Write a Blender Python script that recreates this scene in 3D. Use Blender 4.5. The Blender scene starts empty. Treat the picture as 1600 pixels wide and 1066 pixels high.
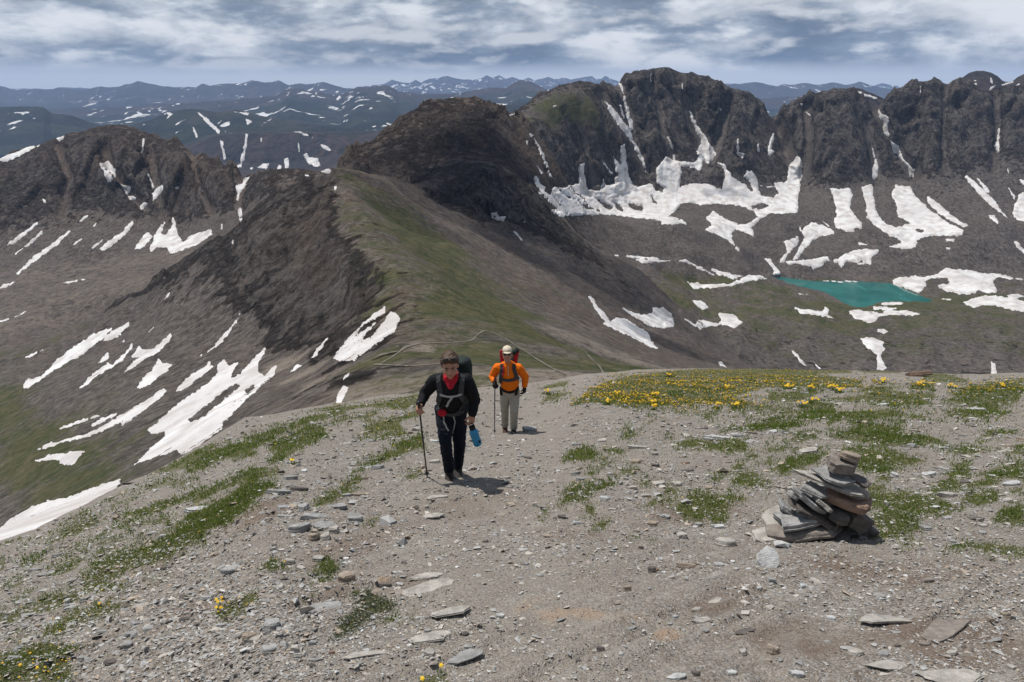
import bpy, bmesh, math, random
import numpy as np
from mathutils import Vector, Matrix

random.seed(7)
RNG = np.random.default_rng(11)
scene = bpy.context.scene
COL = scene.collection
R = math.radians

# ------------------------------------------------------------------ camera
FPX, CX, CY = 1067.0, 800.0, 533.0          # focal length / centre in photograph pixels
PITCH = math.atan((CY - 130.0) / FPX)
CP, SP = math.cos(PITCH), math.sin(PITCH)
EYE = 1.75
cam_d = bpy.data.cameras.new('camera')
cam_d.sensor_width = 36.0
cam_d.lens = 36.0 * FPX / 1600.0
cam_d.clip_start = 0.05
cam_d.clip_end = 200000.0
cam = bpy.data.objects.new('camera', cam_d)
cam.location = (0, 0, 0)
cam.rotation_euler = (math.pi / 2 - PITCH, 0, 0)
COL.objects.link(cam)
scene.camera = cam

# ------------------------------------------------------------------ sun and sky
SUN_DIR = Vector((-0.30, 0.20, 0.93)).normalized()      # towards the sun
sun_d = bpy.data.lights.new('sun', 'SUN')
sun_d.energy = 4.4
sun_d.angle = R(0.53)
sun_d.color = (1.0, 0.95, 0.88)
sun = bpy.data.objects.new('sun', sun_d)
sun.rotation_euler = SUN_DIR.to_track_quat('Z', 'Y').to_euler()
sun.location = (0, 0, 50)
COL.objects.link(sun)
scene.view_settings.view_transform = 'Standard'
scene.view_settings.look = 'None'
scene.view_settings.exposure = 0.0
scene.view_settings.gamma = 1.0
scene.view_settings.use_curve_mapping = False


class NT:
    """small helper to wire shader nodes"""
    def __init__(self, tree):
        self.t = tree
        self.n = tree.nodes
        self.n.clear()

    def node(self, typ, **kw):
        nd = self.n.new(typ)
        for k, v in kw.items():
            setattr(nd, k, v)
        return nd

    def put(self, sock, v):
        if isinstance(v, bpy.types.NodeSocket):
            self.t.links.new(v, sock)
        elif isinstance(v, (tuple, list)) and len(v) == 3 and sock.type == 'RGBA':
            sock.default_value = (*v, 1.0)
        else:
            sock.default_value = v

    def math(self, op, a, b=0.0, c=None, clamp=False):
        nd = self.node('ShaderNodeMath', operation=op, use_clamp=clamp)
        self.put(nd.inputs[0], a)
        self.put(nd.inputs[1], b)
        if c is not None:
            self.put(nd.inputs[2], c)
        return nd.outputs[0]

    def mix(self, f, a, b, blend='MIX'):
        nd = self.node('ShaderNodeMix', data_type='RGBA', blend_type=blend, clamp_factor=True)
        self.put(nd.inputs[0], f)
        self.put(nd.inputs[6], a)
        self.put(nd.inputs[7], b)
        return nd.outputs[2]

    def noise(self, vec, scale, detail=4.0, rough=0.55, dist=0.0, typ='FBM', out=0):
        nd = self.node('ShaderNodeTexNoise', noise_dimensions='3D', noise_type=typ)
        self.put(nd.inputs['Vector'], vec)
        nd.inputs['Scale'].default_value = scale
        nd.inputs['Detail'].default_value = detail
        nd.inputs['Roughness'].default_value = rough
        nd.inputs['Distortion'].default_value = dist
        return nd.outputs[out]

    def vor(self, vec, scale, feature='F1', out='Distance', rnd=1.0):
        nd = self.node('ShaderNodeTexVoronoi', feature=feature)
        self.put(nd.inputs['Vector'], vec)
        nd.inputs['Scale'].default_value = scale
        nd.inputs['Randomness'].default_value = rnd
        return nd.outputs[out]

    def ramp(self, f, lo, hi, a=0.0, b=1.0, smooth=True):
        nd = self.node('ShaderNodeMapRange', interpolation_type='SMOOTHSTEP' if smooth else 'LINEAR')
        self.put(nd.inputs[0], f)
        nd.inputs[1].default_value = lo
        nd.inputs[2].default_value = hi
        nd.inputs[3].default_value = a
        nd.inputs[4].default_value = b
        return nd.outputs[0]

    def scalevec(self, v, s):
        nd = self.node('ShaderNodeVectorMath', operation='MULTIPLY')
        self.put(nd.inputs[0], v)
        nd.inputs[1].default_value = s
        return nd.outputs[0]

    def attr(self, name):
        nd = self.node('ShaderNodeAttribute', attribute_name=name)
        return nd

    def bump(self, height, strength=0.5, dist=0.1, normal=None):
        nd = self.node('ShaderNodeBump')
        nd.inputs['Strength'].default_value = strength
        nd.inputs['Distance'].default_value = dist
        self.put(nd.inputs['Height'], height)
        if normal is not None:
            self.put(nd.inputs['Normal'], normal)
        return nd.outputs[0]

    def principled(self, color, rough=0.9, normal=None, spec=0.2, **kw):
        nd = self.node('ShaderNodeBsdfPrincipled')
        self.put(nd.inputs['Base Color'], color)
        self.put(nd.inputs['Roughness'], rough)
        self.put(nd.inputs['Specular IOR Level'], spec)
        if normal is not None:
            self.put(nd.inputs['Normal'], normal)
        for k, v in kw.items():
            self.put(nd.inputs[k], v)
        o = self.node('ShaderNodeOutputMaterial')
        self.t.links.new(nd.outputs[0], o.inputs[0])
        return nd


wrl = bpy.data.worlds.new('World')
scene.world = wrl
wrl.use_nodes = True
w = NT(wrl.node_tree)
sky = w.node('ShaderNodeTexSky', sky_type='NISHITA', sun_disc=False)
sky.sun_elevation = math.asin(SUN_DIR.z)
sky.sun_rotation = math.atan2(SUN_DIR.x, SUN_DIR.y)
sky.altitude = 4000
geo = w.node('ShaderNodeTexCoord')
sep = w.node('ShaderNodeSeparateXYZ')
w.put(sep.inputs[0], geo.outputs['Generated'])
dz = w.math('MAXIMUM', sep.outputs[2], 0.0)
den = w.math('ADD', dz, 0.22)
comb = w.node('ShaderNodeCombineXYZ')
w.put(comb.inputs[0], w.math('DIVIDE', sep.outputs[0], den))
w.put(comb.inputs[1], w.math('DIVIDE', sep.outputs[1], den))
cp = comb.outputs[0]
vv = w.scalevec(geo.outputs['Generated'], (5.2, 5.2, 16.0))
up = w.node('ShaderNodeVectorMath', operation='ADD')
w.put(up.inputs[0], vv)
up.inputs[1].default_value = (-0.03, 0.0, 0.20)
n_big = w.noise(vv, 1.25, 10.0, 0.56, 0.1)
n_up = w.noise(up.outputs[0], 1.25, 10.0, 0.56, 0.1)
n_wide = w.noise(cp, 0.6, 4.0, 0.5)
dens = w.math('ADD', n_big, w.math('MULTIPLY', w.math('SUBTRACT', n_wide, 0.5), 0.55))
cover = w.ramp(dens, 0.36, 0.50)
# tops of the puffs are lit: dense here, thin just above
edge = w.math('SUBTRACT', n_big, n_up)
lit = w.ramp(w.math('ADD', w.math('MULTIPLY', edge, 2.6), w.math('MULTIPLY', w.math('SUBTRACT', n_wide, 0.5), -0.7)), -0.06, 0.40)
body = w.ramp(dens, 0.38, 0.62)
c_dark = w.mix(body, (3.3, 4.0, 5.0), (1.45, 1.95, 2.75))
c_cloud = w.mix(lit, c_dark, (6.3, 6.6, 7.1))
c_clear = w.mix(w.ramp(dz, 0.0, 0.5), (8.2, 8.4, 8.7), sky.outputs[0])
c_sky = w.mix(cover, c_clear, c_cloud)
c_all = w.mix(w.ramp(dz, 0.006, 0.030), c_clear, c_sky)
bg = w.node('ShaderNodeBackground')
bg.inputs['Strength'].default_value = 0.10
w.put(bg.inputs[0], c_all)
wo = w.node('ShaderNodeOutputWorld')
w.t.links.new(bg.outputs[0], wo.inputs[0])


# ------------------------------------------------------------------ numeric helpers
def _hash(ix, iy, iz, seed):
    h = (ix.astype(np.int64) * 374761393 + iy.astype(np.int64) * 668265263 + iz.astype(np.int64) * 2147483647 + seed * 974711) & 0xFFFFFFFF
    h = ((h ^ (h >> 13)) * 1274126177) & 0xFFFFFFFF
    h = ((h ^ (h >> 16)) * 2246822519) & 0xFFFFFFFF
    return ((h ^ (h >> 15)) & 0xFFFFFF).astype(np.float32) / 16777216.0


def vnoise(P, seed=0):
    """smooth value noise of an (n,3) array, -1..1"""
    P = np.asarray(P, np.float64)
    F = np.floor(P)
    f = (P - F).astype(np.float32)
    I = F.astype(np.int64)
    u = f * f * f * (f * (f * 6 - 15) + 10)
    x, y, z = I[:, 0], I[:, 1], I[:, 2]
    ux, uy, uz = u[:, 0], u[:, 1], u[:, 2]
    r = 0.0
    for k in (0, 1):
        wz = uz if k else 1 - uz
        c00 = _hash(x, y, z + k, seed); c10 = _hash(x + 1, y, z + k, seed)
        c01 = _hash(x, y + 1, z + k, seed); c11 = _hash(x + 1, y + 1, z + k, seed)
        a = c00 + (c10 - c00) * ux
        b = c01 + (c11 - c01) * ux
        r = r + (a + (b - a) * uy) * wz
    return r * 2 - 1


def facets(P, seed=0, tilt=0.9):
    """broken rock: every Voronoi cell is a plane of its own height and tilt; sharp edges between them"""
    P = np.asarray(P, np.float64)
    I = np.floor(P).astype(np.int64)
    best = np.full(len(P), 1e9); out = np.zeros(len(P))
    for dx in (-1, 0, 1):
        for dy in (-1, 0, 1):
            for dz_ in (-1, 0, 1):
                x, y, z = I[:, 0] + dx, I[:, 1] + dy, I[:, 2] + dz_
                h1 = _hash(x, y, z, seed); h2 = _hash(x, y, z, seed + 1); h3 = _hash(x, y, z, seed + 2)
                d = P - np.stack([x + h1, y + h2, z + h3], -1)
                r = (d * d).sum(1)
                m = r < best
                best = np.where(m, r, best)
                f = (h1 * 7.31 + h2 * 3.17) % 1.0 * 2 - 1 + tilt * ((h2 * 5.7 % 1 - .5) * d[:, 0] + (h3 * 9.1 % 1 - .5) * d[:, 1] + (h1 * 4.3 % 1 - .5) * d[:, 2]) * 2
                out = np.where(m, f, out)
    return out


_A = 0.6
ROT = np.array([[math.cos(_A), -math.sin(_A) * 0.8, math.sin(_A) * 0.6], [math.sin(_A), math.cos(_A) * 0.8, -math.cos(_A) * 0.6], [0, 0.6, 0.8]])


def fbm(P, octaves=4, gain=0.5, lac=2.03, seed=0, ridged=False):
    r = 0.0
    amp, tot = 1.0, 0.0
    Q = np.asarray(P, np.float64)
    for o in range(octaves):
        n = vnoise(Q, seed + o * 17)
        if ridged:
            n = 1 - 2 * np.abs(n)
        r = r + n * amp
        tot += amp
        amp *= gain
        Q = (Q @ ROT.T) * lac + 13.7
    return r / tot


def ray(px, py):
    """azimuth ratio x/y and slope z/y of the ray through a photograph pixel"""
    px = np.asarray(px, float); py = np.asarray(py, float)
    v = (CY - py) / FPX
    dy = CP + SP * v
    dzz = -SP + CP * v
    return (px - CX) / FPX / dy, dzz / dy


def world(px, py, Y):
    a, t = ray(px, py)
    return np.stack([a * Y, Y + 0 * a, t * Y], -1)


def mesh_obj(name, V, F, mat=None, parent=None, smooth=True, attrs=None, cols=None):
    """one mesh object from numpy vertices and equal-sided faces"""
    me = bpy.data.meshes.new(name)
    V = np.ascontiguousarray(V, np.float32)
    F = np.ascontiguousarray(F, np.int32)
    n = F.shape[1]
    me.vertices.add(len(V)); me.vertices.foreach_set('co', V.ravel())
    me.loops.add(F.size); me.loops.foreach_set('vertex_index', F.ravel())
    me.polygons.add(len(F))
    me.polygons.foreach_set('loop_start', np.arange(0, F.size, n, dtype=np.int32))
    me.polygons.foreach_set('loop_total', np.full(len(F), n, np.int32))
    me.polygons.foreach_set('use_smooth', np.full(len(F), smooth, bool))
    me.update(calc_edges=True)
    if cols:
        for k, c in cols.items():
            at = me.color_attributes.new(k, 'FLOAT_COLOR', 'POINT')
            c4 = np.ones((len(V), 4), np.float32); c4[:, :c.shape[1]] = c
            at.data.foreach_set('color', c4.ravel())
    me.validate()
    if mat:
        me.materials.append(mat)
    o = bpy.data.objects.new(name, me)
    COL.objects.link(o)
    if parent:
        o.parent = parent
    return o


def tag(o, label=None, cat=None, group=None, kind=None):
    if label: o['label'] = label
    if cat: o['category'] = cat
    if group: o['group'] = group
    if kind: o['kind'] = kind
    return o


def mat(name):
    m = bpy.data.materials.new(name)
    m.use_nodes = True
    return m, NT(m.node_tree)


def grid_faces(nr, nc):
    i = np.arange(nr - 1)[:, None] * nc + np.arange(nc - 1)[None, :]
    i = i.ravel()
    return np.stack([i, i + 1, i + nc + 1, i + nc], -1)

# ------------------------------------------------------------------ near slope (analytic) : edge of the summit slope as seen, eye above it
_edge = np.array([(-260, 905), (0, 846), (52, 830), (100, 806), (168, 770), (248, 734), (280, 716), (344, 678), (384, 654), (440, 646), (520, 632), (568, 624),
                  (640, 616), (700, 610), (780, 604), (860, 597), (920, 586), (1000, 579), (1100, 577), (1200, 578), (1290, 580), (1400, 583),
                  (1500, 586), (1600, 584), (1850, 584)], float)
_ea, _et = ray(_edge[:, 0], _edge[:, 1])
_da = np.array([-1.3, -0.9, -0.5, -0.25, 0.0, 0.3, 0.7, 1.3])
_dd = np.array([0.26, 0.24, 0.17, 0.115, 0.085, 0.062, 0.075, 0.09])


def slope_par(a):
    te = -np.interp(a, _ea, _et)
    d = np.interp(a, _da, _dd)
    return te - d, (d / 2) ** 2 / EYE, 2 * EYE / d        # s, k, edge distance


def gz(a, Y):
    s, k, _ = slope_par(a)
    return -EYE - s * Y - k * Y * Y


# ------------------------------------------------------------------ control lines of the mountains: (pixel, pixel, distance) -> world points
CT = []      # u, v, q, region, rock, grass, brown
REG = ['valley', 'ridge', 'left_mountain', 'peak', 'cirque', 'basin']


def cpt(a, Y, z, reg, rock, grass, brown, light=0.0):
    CT.append((a, math.log(Y), z / Y, REG.index(reg), rock, grass, brown, light))


def line(reg, rock, grass, brown, pts, step=26.0, back=None, light=0.0):
    P = np.array(pts, float)
    out = []
    for i in range(len(P) - 1):
        n = max(1, int(np.hypot(*(P[i + 1, :2] - P[i, :2])) / step))
        for j in range(n):
            f = j / n
            q = P[i] * (1 - f) + P[i + 1] * f
            q[2] = math.exp(math.log(P[i, 2]) * (1 - f) + math.log(P[i + 1, 2]) * f)
            out.append(q)
    out.append(P[-1])
    for q in out:
        a, t = ray(q[0], q[1])
        cpt(float(a), q[2], float(t) * q[2], reg, rock, grass, brown, light)
        for dy, dr in (back or []):
            cpt(float(a), q[2] + dy, float(t) * q[2] - dr, reg, rock, grass, brown, light)


# under the near slope
for a in np.linspace(-1.05, 1.05, 22):
    s, k, ye = slope_par(a)
    for f in (1.0, 1.5):
        y = max(24.0, ye * f)
        cpt(a, y, gz(a, y) - 1.5 - 0.06 * y, 'ridge', 0.2, 0.35, 0.1)

# central ridge: crest from the saddle up to the rounded top
line('ridge', .55, .45, .5, [(600, 575, 150), (625, 540, 190), (640, 490, 270), (612, 450, 310), (600, 430, 335), (575, 395, 390), (560, 350, 460),
                            (545, 310, 540), (530, 265, 640)], 14)
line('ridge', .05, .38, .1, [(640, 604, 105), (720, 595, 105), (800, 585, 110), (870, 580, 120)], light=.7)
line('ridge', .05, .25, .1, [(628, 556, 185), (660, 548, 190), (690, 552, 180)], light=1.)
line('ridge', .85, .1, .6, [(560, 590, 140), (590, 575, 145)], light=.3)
line('ridge', .05, .6, .2, [(700, 545, 190), (780, 560, 170), (860, 572, 160), (960, 580, 190)])
line('ridge', .05, .75, .2, [(690, 490, 275), (740, 470, 330), (790, 505, 300), (850, 530, 280), (905, 550, 285), (960, 568, 310)])
line('ridge', .05, .75, .3, [(600, 330, 560), (650, 370, 520), (690, 420, 440), (720, 450, 400), (780, 480, 370)])
line('ridge', .1, .3, .6, [(650, 320, 680), (700, 345, 660), (760, 390, 620), (820, 430, 580), (880, 475, 520), (940, 515, 460), (1000, 548, 410), (1080, 580, 360)])
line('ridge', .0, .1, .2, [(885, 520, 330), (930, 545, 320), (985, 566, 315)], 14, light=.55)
line('ridge', .25, .05, .5, [(760, 345, 800), (820, 380, 760), (880, 420, 730), (930, 455, 690), (980, 500, 640), (1020, 535, 580), (1090, 575, 520)])
line('ridge', .2, .05, .3, [(885, 350, 930), (930, 390, 960), (1000, 425, 960), (1060, 480, 900), (1120, 540, 850), (1180, 580, 800)])
# skyline of the ridge and the small dip before the knob
line('ridge', .3, .35, .7, [(530, 265, 640), (560, 268, 660), (600, 275, 720), (640, 283, 790)], 20, back=[(70, 25), (200, 110)])
# left shoulder of the ridge (skyline against the valley)
line('ridge', .8, .1, .6, [(530, 265, 640), (505, 268, 640), (480, 277, 640), (430, 311, 640), (370, 355, 640), (330, 381, 645), (250, 430, 650), (180, 480, 660)], 20,
     back=[(60, 45), (170, 110)])
line('ridge', .4, .4, .3, [(180, 480, 660), (100, 515, 650), (0, 560, 620), (-150, 620, 600)], 40, back=[(60, 25)])
# left face of the ridge
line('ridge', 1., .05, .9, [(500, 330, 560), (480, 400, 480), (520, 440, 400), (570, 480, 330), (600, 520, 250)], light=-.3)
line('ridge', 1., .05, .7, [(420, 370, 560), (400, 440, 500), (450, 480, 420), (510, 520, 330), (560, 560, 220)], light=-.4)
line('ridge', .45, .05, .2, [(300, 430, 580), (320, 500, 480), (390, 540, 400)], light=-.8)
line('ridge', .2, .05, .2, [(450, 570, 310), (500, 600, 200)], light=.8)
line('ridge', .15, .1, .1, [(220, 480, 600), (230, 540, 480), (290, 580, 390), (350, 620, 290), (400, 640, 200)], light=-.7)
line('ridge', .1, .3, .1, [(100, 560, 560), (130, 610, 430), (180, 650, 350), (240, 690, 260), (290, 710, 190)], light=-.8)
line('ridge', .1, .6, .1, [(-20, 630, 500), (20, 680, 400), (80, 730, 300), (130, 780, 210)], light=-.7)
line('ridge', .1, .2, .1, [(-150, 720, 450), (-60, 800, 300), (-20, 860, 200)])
# valley floor on the left
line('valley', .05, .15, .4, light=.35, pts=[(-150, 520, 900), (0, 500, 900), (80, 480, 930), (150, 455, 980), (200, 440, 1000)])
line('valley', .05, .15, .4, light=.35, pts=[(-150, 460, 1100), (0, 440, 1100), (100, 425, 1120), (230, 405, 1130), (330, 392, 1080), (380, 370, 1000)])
# left mountain
line('left_mountain', .25, .02, .2, [(-150, 410, 1250), (0, 400, 1250), (100, 380, 1250), (200, 370, 1260), (290, 365, 1230), (350, 352, 1160), (400, 335, 1090)])
line('left_mountain', .66, .02, .6, [(-150, 350, 1400), (0, 360, 1340), (84, 335, 1360), (160, 325, 1380), (260, 325, 1340), (330, 318, 1270), (380, 310, 1180), (430, 300, 1120)])
line('left_mountain', .85, .06, .9, [(-150, 280, 1620), (0, 250, 1600), (24, 235, 1600), (60, 224, 1600), (98, 212, 1600), (135, 206, 1600), (162, 199, 1600), (185, 200, 1580),
                                   (210, 206, 1560), (236, 214, 1540), (257, 226, 1520), (272, 223, 1500), (295, 231, 1460), (322, 241, 1420), (342, 250, 1380),
                                   (358, 263, 1330), (368, 267, 1310), (382, 275, 1280), (405, 269, 1260), (420, 266, 1250), (440, 270, 1240), (463, 264, 1220),
                                   (478, 265, 1210), (500, 270, 1200), (535, 285, 1150)], 16, back=[(60, 35), (250, 180), (900, 420)])
# dark pyramid peak and the knob in front of it
line('peak', .8, .05, 1., [(535, 253, 1150), (560, 246, 1180), (584, 239, 1210), (600, 222, 1240), (608, 215, 1255), (626, 197, 1280), (640, 187, 1290), (657, 174, 1300),
                          (675, 163, 1300), (700, 155, 1300), (719, 153, 1300), (742, 157, 1300), (765, 163, 1305), (790, 174, 1320), (808, 188, 1350),
                          (829, 215, 1400), (838, 240, 1430), (848, 265, 1470)], 12, back=[(40, 40), (110, 130)])
line('peak', .8, .05, 1., [(560, 268, 1060), (620, 255, 1090), (680, 235, 1130), (760, 235, 1140), (820, 262, 1150), (850, 290, 1180)])
line('peak', .6, .1, .8, [(640, 284, 960), (672, 280, 1000), (740, 268, 1020), (800, 280, 1040), (850, 310, 1060)])
line('peak', .9, .15, .7, [(655, 281, 850), (668, 273, 870), (689, 263, 880), (717, 258, 880), (752, 259, 880), (787, 266, 890), (811, 279, 900), (832, 304, 925),
                          (850, 327, 940), (871, 341, 960)], 14, back=[(40, 18)])
line('peak', .95, .05, .6, [(680, 320, 780), (740, 325, 790), (800, 325, 830), (850, 340, 880)])
# cirque wall: crest
line('cirque', .9, .1, .4, [(797, 178, 1960), (820, 166, 1980), (846, 150, 2020), (880, 136, 2080), (902, 127, 2120), (932, 131, 2160)], 16, back=[(80, 30), (350, 200), (1100, 500)])
line('cirque', 1., .02, .15, [(932, 131, 2160), (945, 129, 2180), (962, 125, 2220), (980, 116, 2240), (990, 114, 2260), (1018, 108, 2280), (1046, 106, 2290), (1057, 111, 2290), (1082, 113, 2290),
                             (1105, 119, 2280), (1124, 127, 2270), (1148, 141, 2260), (1160, 142, 2250), (1173, 143, 2250), (1190, 155, 2260), (1204, 168, 2280), (1212, 170, 2280),
                             (1225, 166, 2270), (1245, 158, 2240), (1264, 148, 2220), (1285, 145, 2200), (1302, 141, 2190), (1330, 139, 2190), (1348, 150, 2200), (1362, 158, 2200), (1386, 152, 2190),
                             (1400, 144, 2180), (1418, 136, 2170), (1428, 130, 2160), (1440, 131, 2160), (1460, 124, 2150), (1498, 125, 2140), (1515, 132, 2140), (1530, 141, 2140),
                             (1547, 140, 2130), (1565, 136, 2120), (1600, 132, 2100), (1750, 120, 2050)], 14, back=[(60, 30), (350, 220), (1100, 600)])
# grassy shoulder left of the wall
line('cirque', .3, .7, .3, [(815, 195, 1800), (860, 170, 1900), (900, 160, 1950), (925, 172, 1960)])
line('cirque', 1., .05, .2, [(850, 230, 1800), (900, 240, 1880), (960, 230, 1960)])
# buttresses half-way up, gullies between them
line('cirque', 1., 0, .15, [(1000, 200, 2120), (1030, 210, 2090)])
line('cirque', .5, 0, .15, [(1095, 210, 2150), (1085, 180, 2190)])
line('cirque', .5, 0, .3, [(1215, 200, 2230), (1225, 240, 2180)])
line('cirque', 1., 0, .15, [(1160, 215, 2080), (1150, 250, 2030)])
line('cirque', 1., 0, .15, [(1290, 205, 2060), (1310, 250, 1990)])
line('cirque', .5, 0, .1, [(1378, 200, 2120), (1400, 240, 2080), (1425, 275, 2010)])
line('cirque', 1., 0, .1, [(1470, 190, 2050), (1480, 240, 1980), (1560, 200, 2020), (1640, 200, 1980)])
# foot of the cliffs
line('cirque', .5, .0, .1, [(832, 274, 1700), (864, 292, 1760), (888, 293, 1800), (916, 298, 1850), (941, 300, 1880), (990, 290, 1960), (1030, 268, 2010), (1056, 258, 2050), (1092, 248, 2080),
                           (1145, 276, 1990), (1187, 290, 1960), (1222, 285, 2020), (1250, 276, 2050), (1292, 293, 1940), (1344, 290, 1930), (1393, 299, 1900), (1428, 280, 1960),
                           (1460, 282, 1930), (1491, 278, 1920), (1530, 270, 1910), (1575, 264, 1900), (1600, 265, 1890), (1750, 270, 1850)], 22)
# scree and moraine in the cirque
line('cirque', .1, .0, .15, [(860, 330, 1480), (900, 335, 1560), (960, 338, 1640), (1020, 345, 1680), (1080, 340, 1720), (1130, 330, 1800), (1180, 322, 1840), (1230, 330, 1800), (1300, 340, 1760),
                            (1380, 350, 1720), (1450, 345, 1720), (1540, 330, 1740), (1640, 330, 1720)], 34)
line('basin', .1, .0, .1, [(885, 345, 1200), (940, 352, 1350), (1000, 358, 1430), (1060, 352, 1480), (1110, 360, 1560), (1140, 376, 1560), (1175, 372, 1580), (1215, 362, 1640), (1250, 378, 1660),
                          (1310, 372, 1640), (1380, 375, 1600), (1440, 385, 1560), (1520, 375, 1560), (1640, 390, 1560)], 34)
line('basin', .05, .0, .1, [(930, 395, 1180), (1000, 400, 1290), (1080, 412, 1330), (1150, 420, 1380), (1200, 428, 1400), (1215, 415, 1450), (1300, 418, 1480), (1400, 420, 1480), (1500, 412, 1480), (1640, 425, 1460)], 34)
# lake shores and the hummocky floor in front
line('basin', .1, .40, .4, [(1200, 434, 1385), (1260, 436, 1400), (1330, 437, 1410), (1400, 441, 1390), (1460, 458, 1310), (1560, 450, 1360)], 30)
line('basin', .2, .60, .5, [(1060, 440, 1250), (1130, 440, 1300), (1180, 440, 1340), (1215, 452, 1300), (1265, 472, 1230), (1330, 484, 1190), (1380, 480, 1200), (1450, 470, 1260), (1560, 470, 1280)], 30)
line('basin', .35, .52, .5, [(1000, 460, 1090), (1080, 470, 1100), (1150, 490, 1080), (1220, 480, 1130), (1300, 510, 1080), (1380, 505, 1100), (1460, 500, 1120), (1560, 490, 1160), (1700, 490, 1160)], 30)
line('basin', .6, .42, .15, [(1080, 505, 990), (1140, 530, 950), (1200, 520, 1000), (1280, 545, 970), (1350, 535, 1000), (1440, 530, 1010), (1520, 530, 1010), (1640, 540, 990)], 30)
line('basin', .6, .2, .15, [(1180, 575, 850), (1260, 590, 850), (1360, 590, 840), (1460, 580, 860), (1560, 585, 840), (1700, 600, 800)], 30)

CT = np.array(CT, float)
VS = 0.9           # how much one unit of ln(distance) counts against one unit of azimuth
_c = np.stack([CT[:, 0], CT[:, 1] * VS], -1)
# merge doubles
_key = np.round(_c / 0.002).astype(int)
_, _u = np.unique(_key, axis=0, return_index=True)
CT = CT[np.sort(_u)]
_c = np.stack([CT[:, 0], CT[:, 1] * VS], -1)
_n = len(_c)
_d = np.sqrt(((_c[:, None] - _c[None]) ** 2).sum(-1))
_K = np.zeros((_n + 3, _n + 3))
_K[:_n, :_n] = _d + np.eye(_n) * -1e-4
_K[:_n, _n] = 1; _K[:_n, _n + 1:] = _c
_K[_n:, :_n] = _K[:_n, _n:].T
_rhs = np.zeros(_n + 3); _rhs[:_n] = CT[:, 2]
_W = np.linalg.solve(_K, _rhs)


def base_q(a, v):
    """height / distance of the mountains at azimuth ratio a, ln distance v"""
    c = np.stack([np.ravel(a), np.ravel(v) * VS], -1).astype(np.float32)
    out = np.empty(len(c), np.float32)
    C32, W32 = _c.astype(np.float32), _W.astype(np.float32)
    cc = (C32 ** 2).sum(1)
    for i in range(0, len(c), 40000):
        b = c[i:i + 40000]
        d2 = np.maximum((b ** 2).sum(1)[:, None] + cc[None] - 2 * b @ C32.T, 0)
        out[i:i + 40000] = np.sqrt(d2) @ W32[:_n] + W32[_n] + b @ W32[_n + 1:]
    return out.reshape(np.shape(a))


NC, NR = 760, 590
Y0T, Y1T = 24.0, 3500.0
a_col = np.linspace(-1.02, 1.02, NC)
v_s = np.linspace(math.log(Y0T), math.log(Y1T), 700)
ca = a_col[::2]
q_s = base_q(*np.meshgrid(ca, v_s, indexing='ij'))
# every column sampled evenly along the profile the eye follows
QQ = np.empty((NC, len(v_s)), np.float32)
for j in range(len(v_s)):
    QQ[:, j] = np.interp(a_col, ca, q_s[:, j])
dq = np.diff(QQ, axis=1) * FPX
dv = np.diff(v_s)[None] * 260.0
vis = np.maximum.accumulate(QQ, axis=1)[:, 1:] <= QQ[:, 1:] + 0.004
wgt = np.sqrt(dq ** 2 + (dv * 0.5) ** 2) * np.where(vis, 1.0, 0.8)
# smooth the sampling across neighbouring columns
ker = np.exp(-np.linspace(-2, 2, 61) ** 2); ker /= ker.sum()
wp = np.pad(wgt, ((30, 30), (0, 0)), mode='edge')
wgt = sum(ker[k] * wp[k:k + NC] for k in range(61))
acc = np.concatenate([np.zeros((NC, 1)), np.cumsum(wgt, 1)], 1)
acc /= acc[:, -1:]
rows = np.linspace(0, 1, NR)
VV = np.stack([np.interp(rows, acc[i], v_s) for i in range(NC)])          # NC x NR
AA = np.repeat(a_col[:, None], NR, 1)
Q0 = base_q(AA, VV)
YY = np.exp(VV)
P0 = np.stack([AA * YY, YY, Q0 * YY], -1)                                  # NC,NR,3

# attributes by inverse distance from the control points
_c2 = np.stack([AA.ravel()[::1], VV.ravel() * VS], -1).astype(np.float32)
ATT = np.empty((len(_c2), 4), np.float32)
REGI = np.empty(len(_c2), np.int32)
_tags = CT[:, 4:8].astype(np.float32)
_rid = CT[:, 3].astype(int)
for i in range(0, len(_c2), 40000):
    b = _c2[i:i + 40000]
    d2 = np.maximum((b ** 2).sum(1)[:, None] + (_c ** 2).sum(1).astype(np.float32)[None] - 2 * b @ _c.T.astype(np.float32), 0) + 1e-5
    wt = 1.0 / (d2 * np.sqrt(d2))
    ATT[i:i + 40000] = (wt @ _tags) / wt.sum(1)[:, None]
    REGI[i:i + 40000] = _rid[np.argmin(d2, 1)]

# relief: buttresses, ribs and gullies on rock, gentle swells on scree
Pf = P0.reshape(-1, 3).astype(np.float64)
Yf = Pf[:, 1]
rock, grass, brown = ATT[:, 0], ATT[:, 1], ATT[:, 2]
du = np.gradient(P0, axis=0); dv_ = np.gradient(P0, axis=1)
Nrm = np.cross(du, dv_).reshape(-1, 3)
Nrm /= np.linalg.norm(Nrm, axis=1)[:, None] + 1e-9
Nrm *= np.sign(Nrm[:, 2:3] + 1e-9)
steep = np.clip((0.92 - Nrm[:, 2]) / 0.27, 0, 1)
rk = np.clip(rock * 1.15 - 0.1, 0, 1) * (0.12 + 0.88 * steep) * (1 - np.clip(grass * 1.7 - 0.25, 0, 0.9))
sc = np.clip(Yf / 1150.0, 0.20, 1.0)
Pw = Pf + 5 * sc[:, None] * np.stack([vnoise(Pf / 60 + 5, 3), vnoise(Pf / 60 + 9, 4), vnoise(Pf / 60 + 2, 5)], -1)
rib = Pw * np.array([1, 0.8, 0.22])
n1 = fbm(rib / (105 * np.maximum(sc, .25))[:, None], 3, 0.55, seed=21, ridged=True)
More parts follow.
